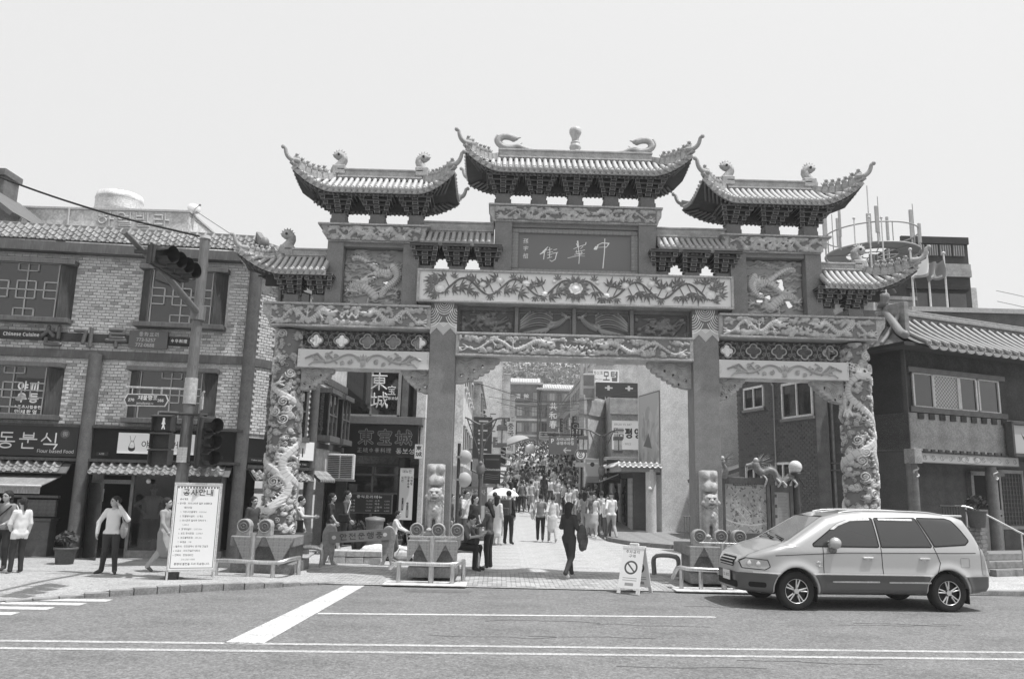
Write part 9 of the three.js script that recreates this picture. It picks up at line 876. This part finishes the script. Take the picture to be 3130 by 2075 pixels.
  for (const x of [2.42,3.48]) { const [,,z] = side(0)(x,0.92); mesh('door_handle',mb().box(x - 0.1,0.9,z,x + 0.1,0.935,z + 0.04,0.012).sph([x,0.905,z - 0.01],0.055,8,1.1,0.6,0.3).geo(),chrome,t); } for (const [x,y] of [[1.5,0.83],[1.53,0.76]]) { const [,,z] = side(0)(x,y); mesh('side_badge',mb().box(x - 0.035,y - 0.012,z,x + 0.035,y + 0.012,z + 0.012,0.004).geo(),chrome,t); }
  const hl = sdPoly([[0.22,0.71],[0.53,0.7],[0.6,0.74],[0.57,0.83],[0.27,0.85],[0.2,0.8]],0.015); skin('headlight',hl,new THREE.MeshPhysicalMaterial({ color: 0xb0b0b0,metalness: 0.5,roughness: 0.15,clearcoat: 1 }),[0,0.75,0.64,0.92],0.006,true,0.02); skin('headlight_rim',(x,y) => Math.abs(hl(x,y) - 0.004) - 0.007,blk,[0,0.75,0.62,0.94],0.008,true,0.01); for (const [x,y] of [[0.33,0.775],[0.46,0.77]]) { const [,,z] = side(0)(x,y); mesh('lamp_bowl',mb().sph([x,y,z - 0.02],0.062,12,1,1,0.55).geo(),chrome,t); }
  skin('fog_lamp',(x,y) => sdBox(x,y,0.42,0.42,0.13,0.045,0.03),blk,[0.2,0.6,0.3,0.5],0.012,true,0.02); skin('tail_light',(x,y) => sdBox(x,y,4.67,0.9,0.05,0.26,0.03),new THREE.MeshPhysicalMaterial({ color: 0x8a8a8a,roughness: 0.15,clearcoat: 1 }),[4.55,4.85,0.6,1.2],0.006,true,0.02); skin('fuel_flap',(x,y) => Math.abs(sdBox(x,y,4.26,0.86,0.09,0.08,0.02)) - 0.005,grey(0.25),[4.1,4.4,0.7,1.0],0.003,false,0.01);
  // nose and windscreen, laid along x
  const nose = (off) => (z,y) => { let lo = 1.2,hi = -0.2; for (let i = 0; i < 16; i++) { const m = (lo + hi) / 2; fb(m,y,z) < 0 ? lo = m : hi = m; } return [lo - off,y,z]; }; mesh('grille',patch((z,y) => sdBox(z,y,0,0.78,0.36,0.085,0.05),nose(0.006),-0.5,0.5,0.65,0.9,0.025),blk,t); for (let k = 0; k < 3; k++) mesh('grille_bar',patch((z,y) => sdBox(z,y,0,0.725 + k * 0.05,0.34,0.009,0.004),nose(0.02),-0.5,0.5,0.68,0.9,0.008),grey(0.45,0.4),t); mesh('bumper_intake',patch((z,y) => sdBox(z,y,0,0.4,0.5,0.06,0.03),nose(0.01),-0.7,0.7,0.3,0.5,0.025),blk,t); mesh('bumper',patch((z,y) => sdBox(z,y,0,0.44,0.75,0.17,0.06),nose(0.004),-0.85,0.85,0.24,0.65,0.03),dark,t); { const [c,x] = canvas(200,100,215); x.font = 'bold 44px sans-serif'; x.fillStyle = g8(90); x.fillText('72  4013',14,66); board('number_plate',t,0.1,0.53,0.1,0.36,0.17,0.015,c,{ ry: -Math.PI / 2 }); }
  const top = (off) => (x,z) => { let lo = 0.9,hi = 1.9; for (let i = 0; i < 16; i++) { const m = (lo + hi) / 2; fb(x,m,z) < 0 ? lo = m : hi = m; } return [x,lo + off,z]; }; mesh('windscreen',patch((x,z) => sdBox(x,z,1.42,0,0.4,0.66 + 0.0 - 0.16 * clamp((x - 1.0) / 0.8),0.06),(x,z) => top(0.006)(x,-z).map((v,i) => v),0.9,1.9,-0.8,0.8,0.03),tint,t); mesh('bonnet_gap',patch((x,z) => Math.abs(sdBox(x,z,0.55,0,0.44,0.62,0.1)) - 0.006,(x,z) => top(0.003)(x,-z),0,1.1,-0.75,0.75,0.012),blk,t); const wp = mb(); for (const z of [0.1,0.55]) wp.cyl([1.02,1.2,z],[1.1,1.25,z - 0.55],0.012,0.008,6); mesh('wiper',wp.geo(),blk,t);
  for (const z of [0.52,-0.52]) mesh('roof_rail',mb().tube([[2.1,1.69,z],[2.3,1.725,z],[3.8,1.73,z],[4.1,1.69,z]],0.012,20,6).geo(),paint,t); mesh('rear_spoiler',mb().box(4.1,1.655,-0.55,4.5,1.695,0.55,0.02).geo(),paint,t);
  for (const s of [1,-1]) { const z = s * 1.0; mesh('wing_mirror',mb().sph([1.78,1.17,z],0.12,12,0.9,0.85,0.75).box(1.7,1.08,s * 0.86,1.8,1.16,s * 0.96,0.02).geo(),paint,t); mesh('mirror_foot',mb().box(1.7,1.0,s * 0.86,1.82,1.1,s * 0.99,0.03).geo(),grey(0.14,0.5),t); }
  mesh('underbody',mb().box(0.5,0.26,-0.7,4.3,0.36,0.7).box(0.68,0.28,-0.6,1.48,0.75,0.6).box(3.5,0.28,-0.6,4.32,0.75,0.6).geo(),blk,t); for (const [cx] of [A,C]) mesh('mud_flap',mb().box(cx + 0.37,0.14,0.66,cx + 0.39,0.4,0.88).geo(),blk,t);
  const tyreG = new THREE.LatheGeometry([[0.2,-0.1],[0.3,-0.105],[0.325,-0.085],[0.333,-0.05],[0.333,0.05],[0.325,0.085],[0.3,0.105],[0.21,0.1],[0.205,0.07]].map((p) => new THREE.Vector2(...p)),40).rotateX(Math.PI / 2),rim = mb(); rim.add(new THREE.TorusGeometry(0.212,0.014,8,40).translate(0,0,0.085)); for (let i = 0; i < 5; i++) for (const o of [-0.16,0.16]) { const a = i * 1.2566 + o + 0.3; rim.cyl([Math.cos(a - o * 0.1) * 0.05,Math.sin(a - o * 0.1) * 0.05,0.075],[Math.cos(a) * 0.2,Math.sin(a) * 0.2,0.085],0.016,0.013,8); } rim.cyl([0,0,0.05],[0,0,0.095],0.055,0.045,16); const rg = rim.geo(),bolts = mb(); for (let i = 0; i < 5; i++) bolts.cyl([Math.cos(i * 1.2566) * 0.062,Math.sin(i * 1.2566) * 0.062,0.08],[Math.cos(i * 1.2566) * 0.062,Math.sin(i * 1.2566) * 0.062,0.1],0.013,0.013,6); const bg = bolts.geo();
  for (const [cx,cy] of [A,C]) for (const s of [1,-1]) { const w = grp('wheel',t,[cx,cy,s * 0.8],s > 0 ? 0 : Math.PI); w.rotation.z = cx; mesh('tyre',tyreG,grey(0.022,0.85,'grain',0.2),w); mesh('rim',rg,new THREE.MeshStandardMaterial({ color: 0xd0d0d0,metalness: 0.75,roughness: 0.3 }),w); mesh('wheel_bolts',bg,grey(0.05),w); mesh('brake_disc',mb().cyl([0,0,-0.02],[0,0,0.02],0.2,0.2,24).geo(),grey(0.04),w); }
}
const renderer = new THREE.WebGLRenderer({ antialias: true });
renderer.setSize(1024,678); renderer.toneMapping = THREE.LinearToneMapping; renderer.toneMappingExposure = EXPOSURE;
renderer.shadowMap.enabled = true; renderer.shadowMap.type = THREE.PCFSoftShadowMap;
renderer.render(scene,camera);
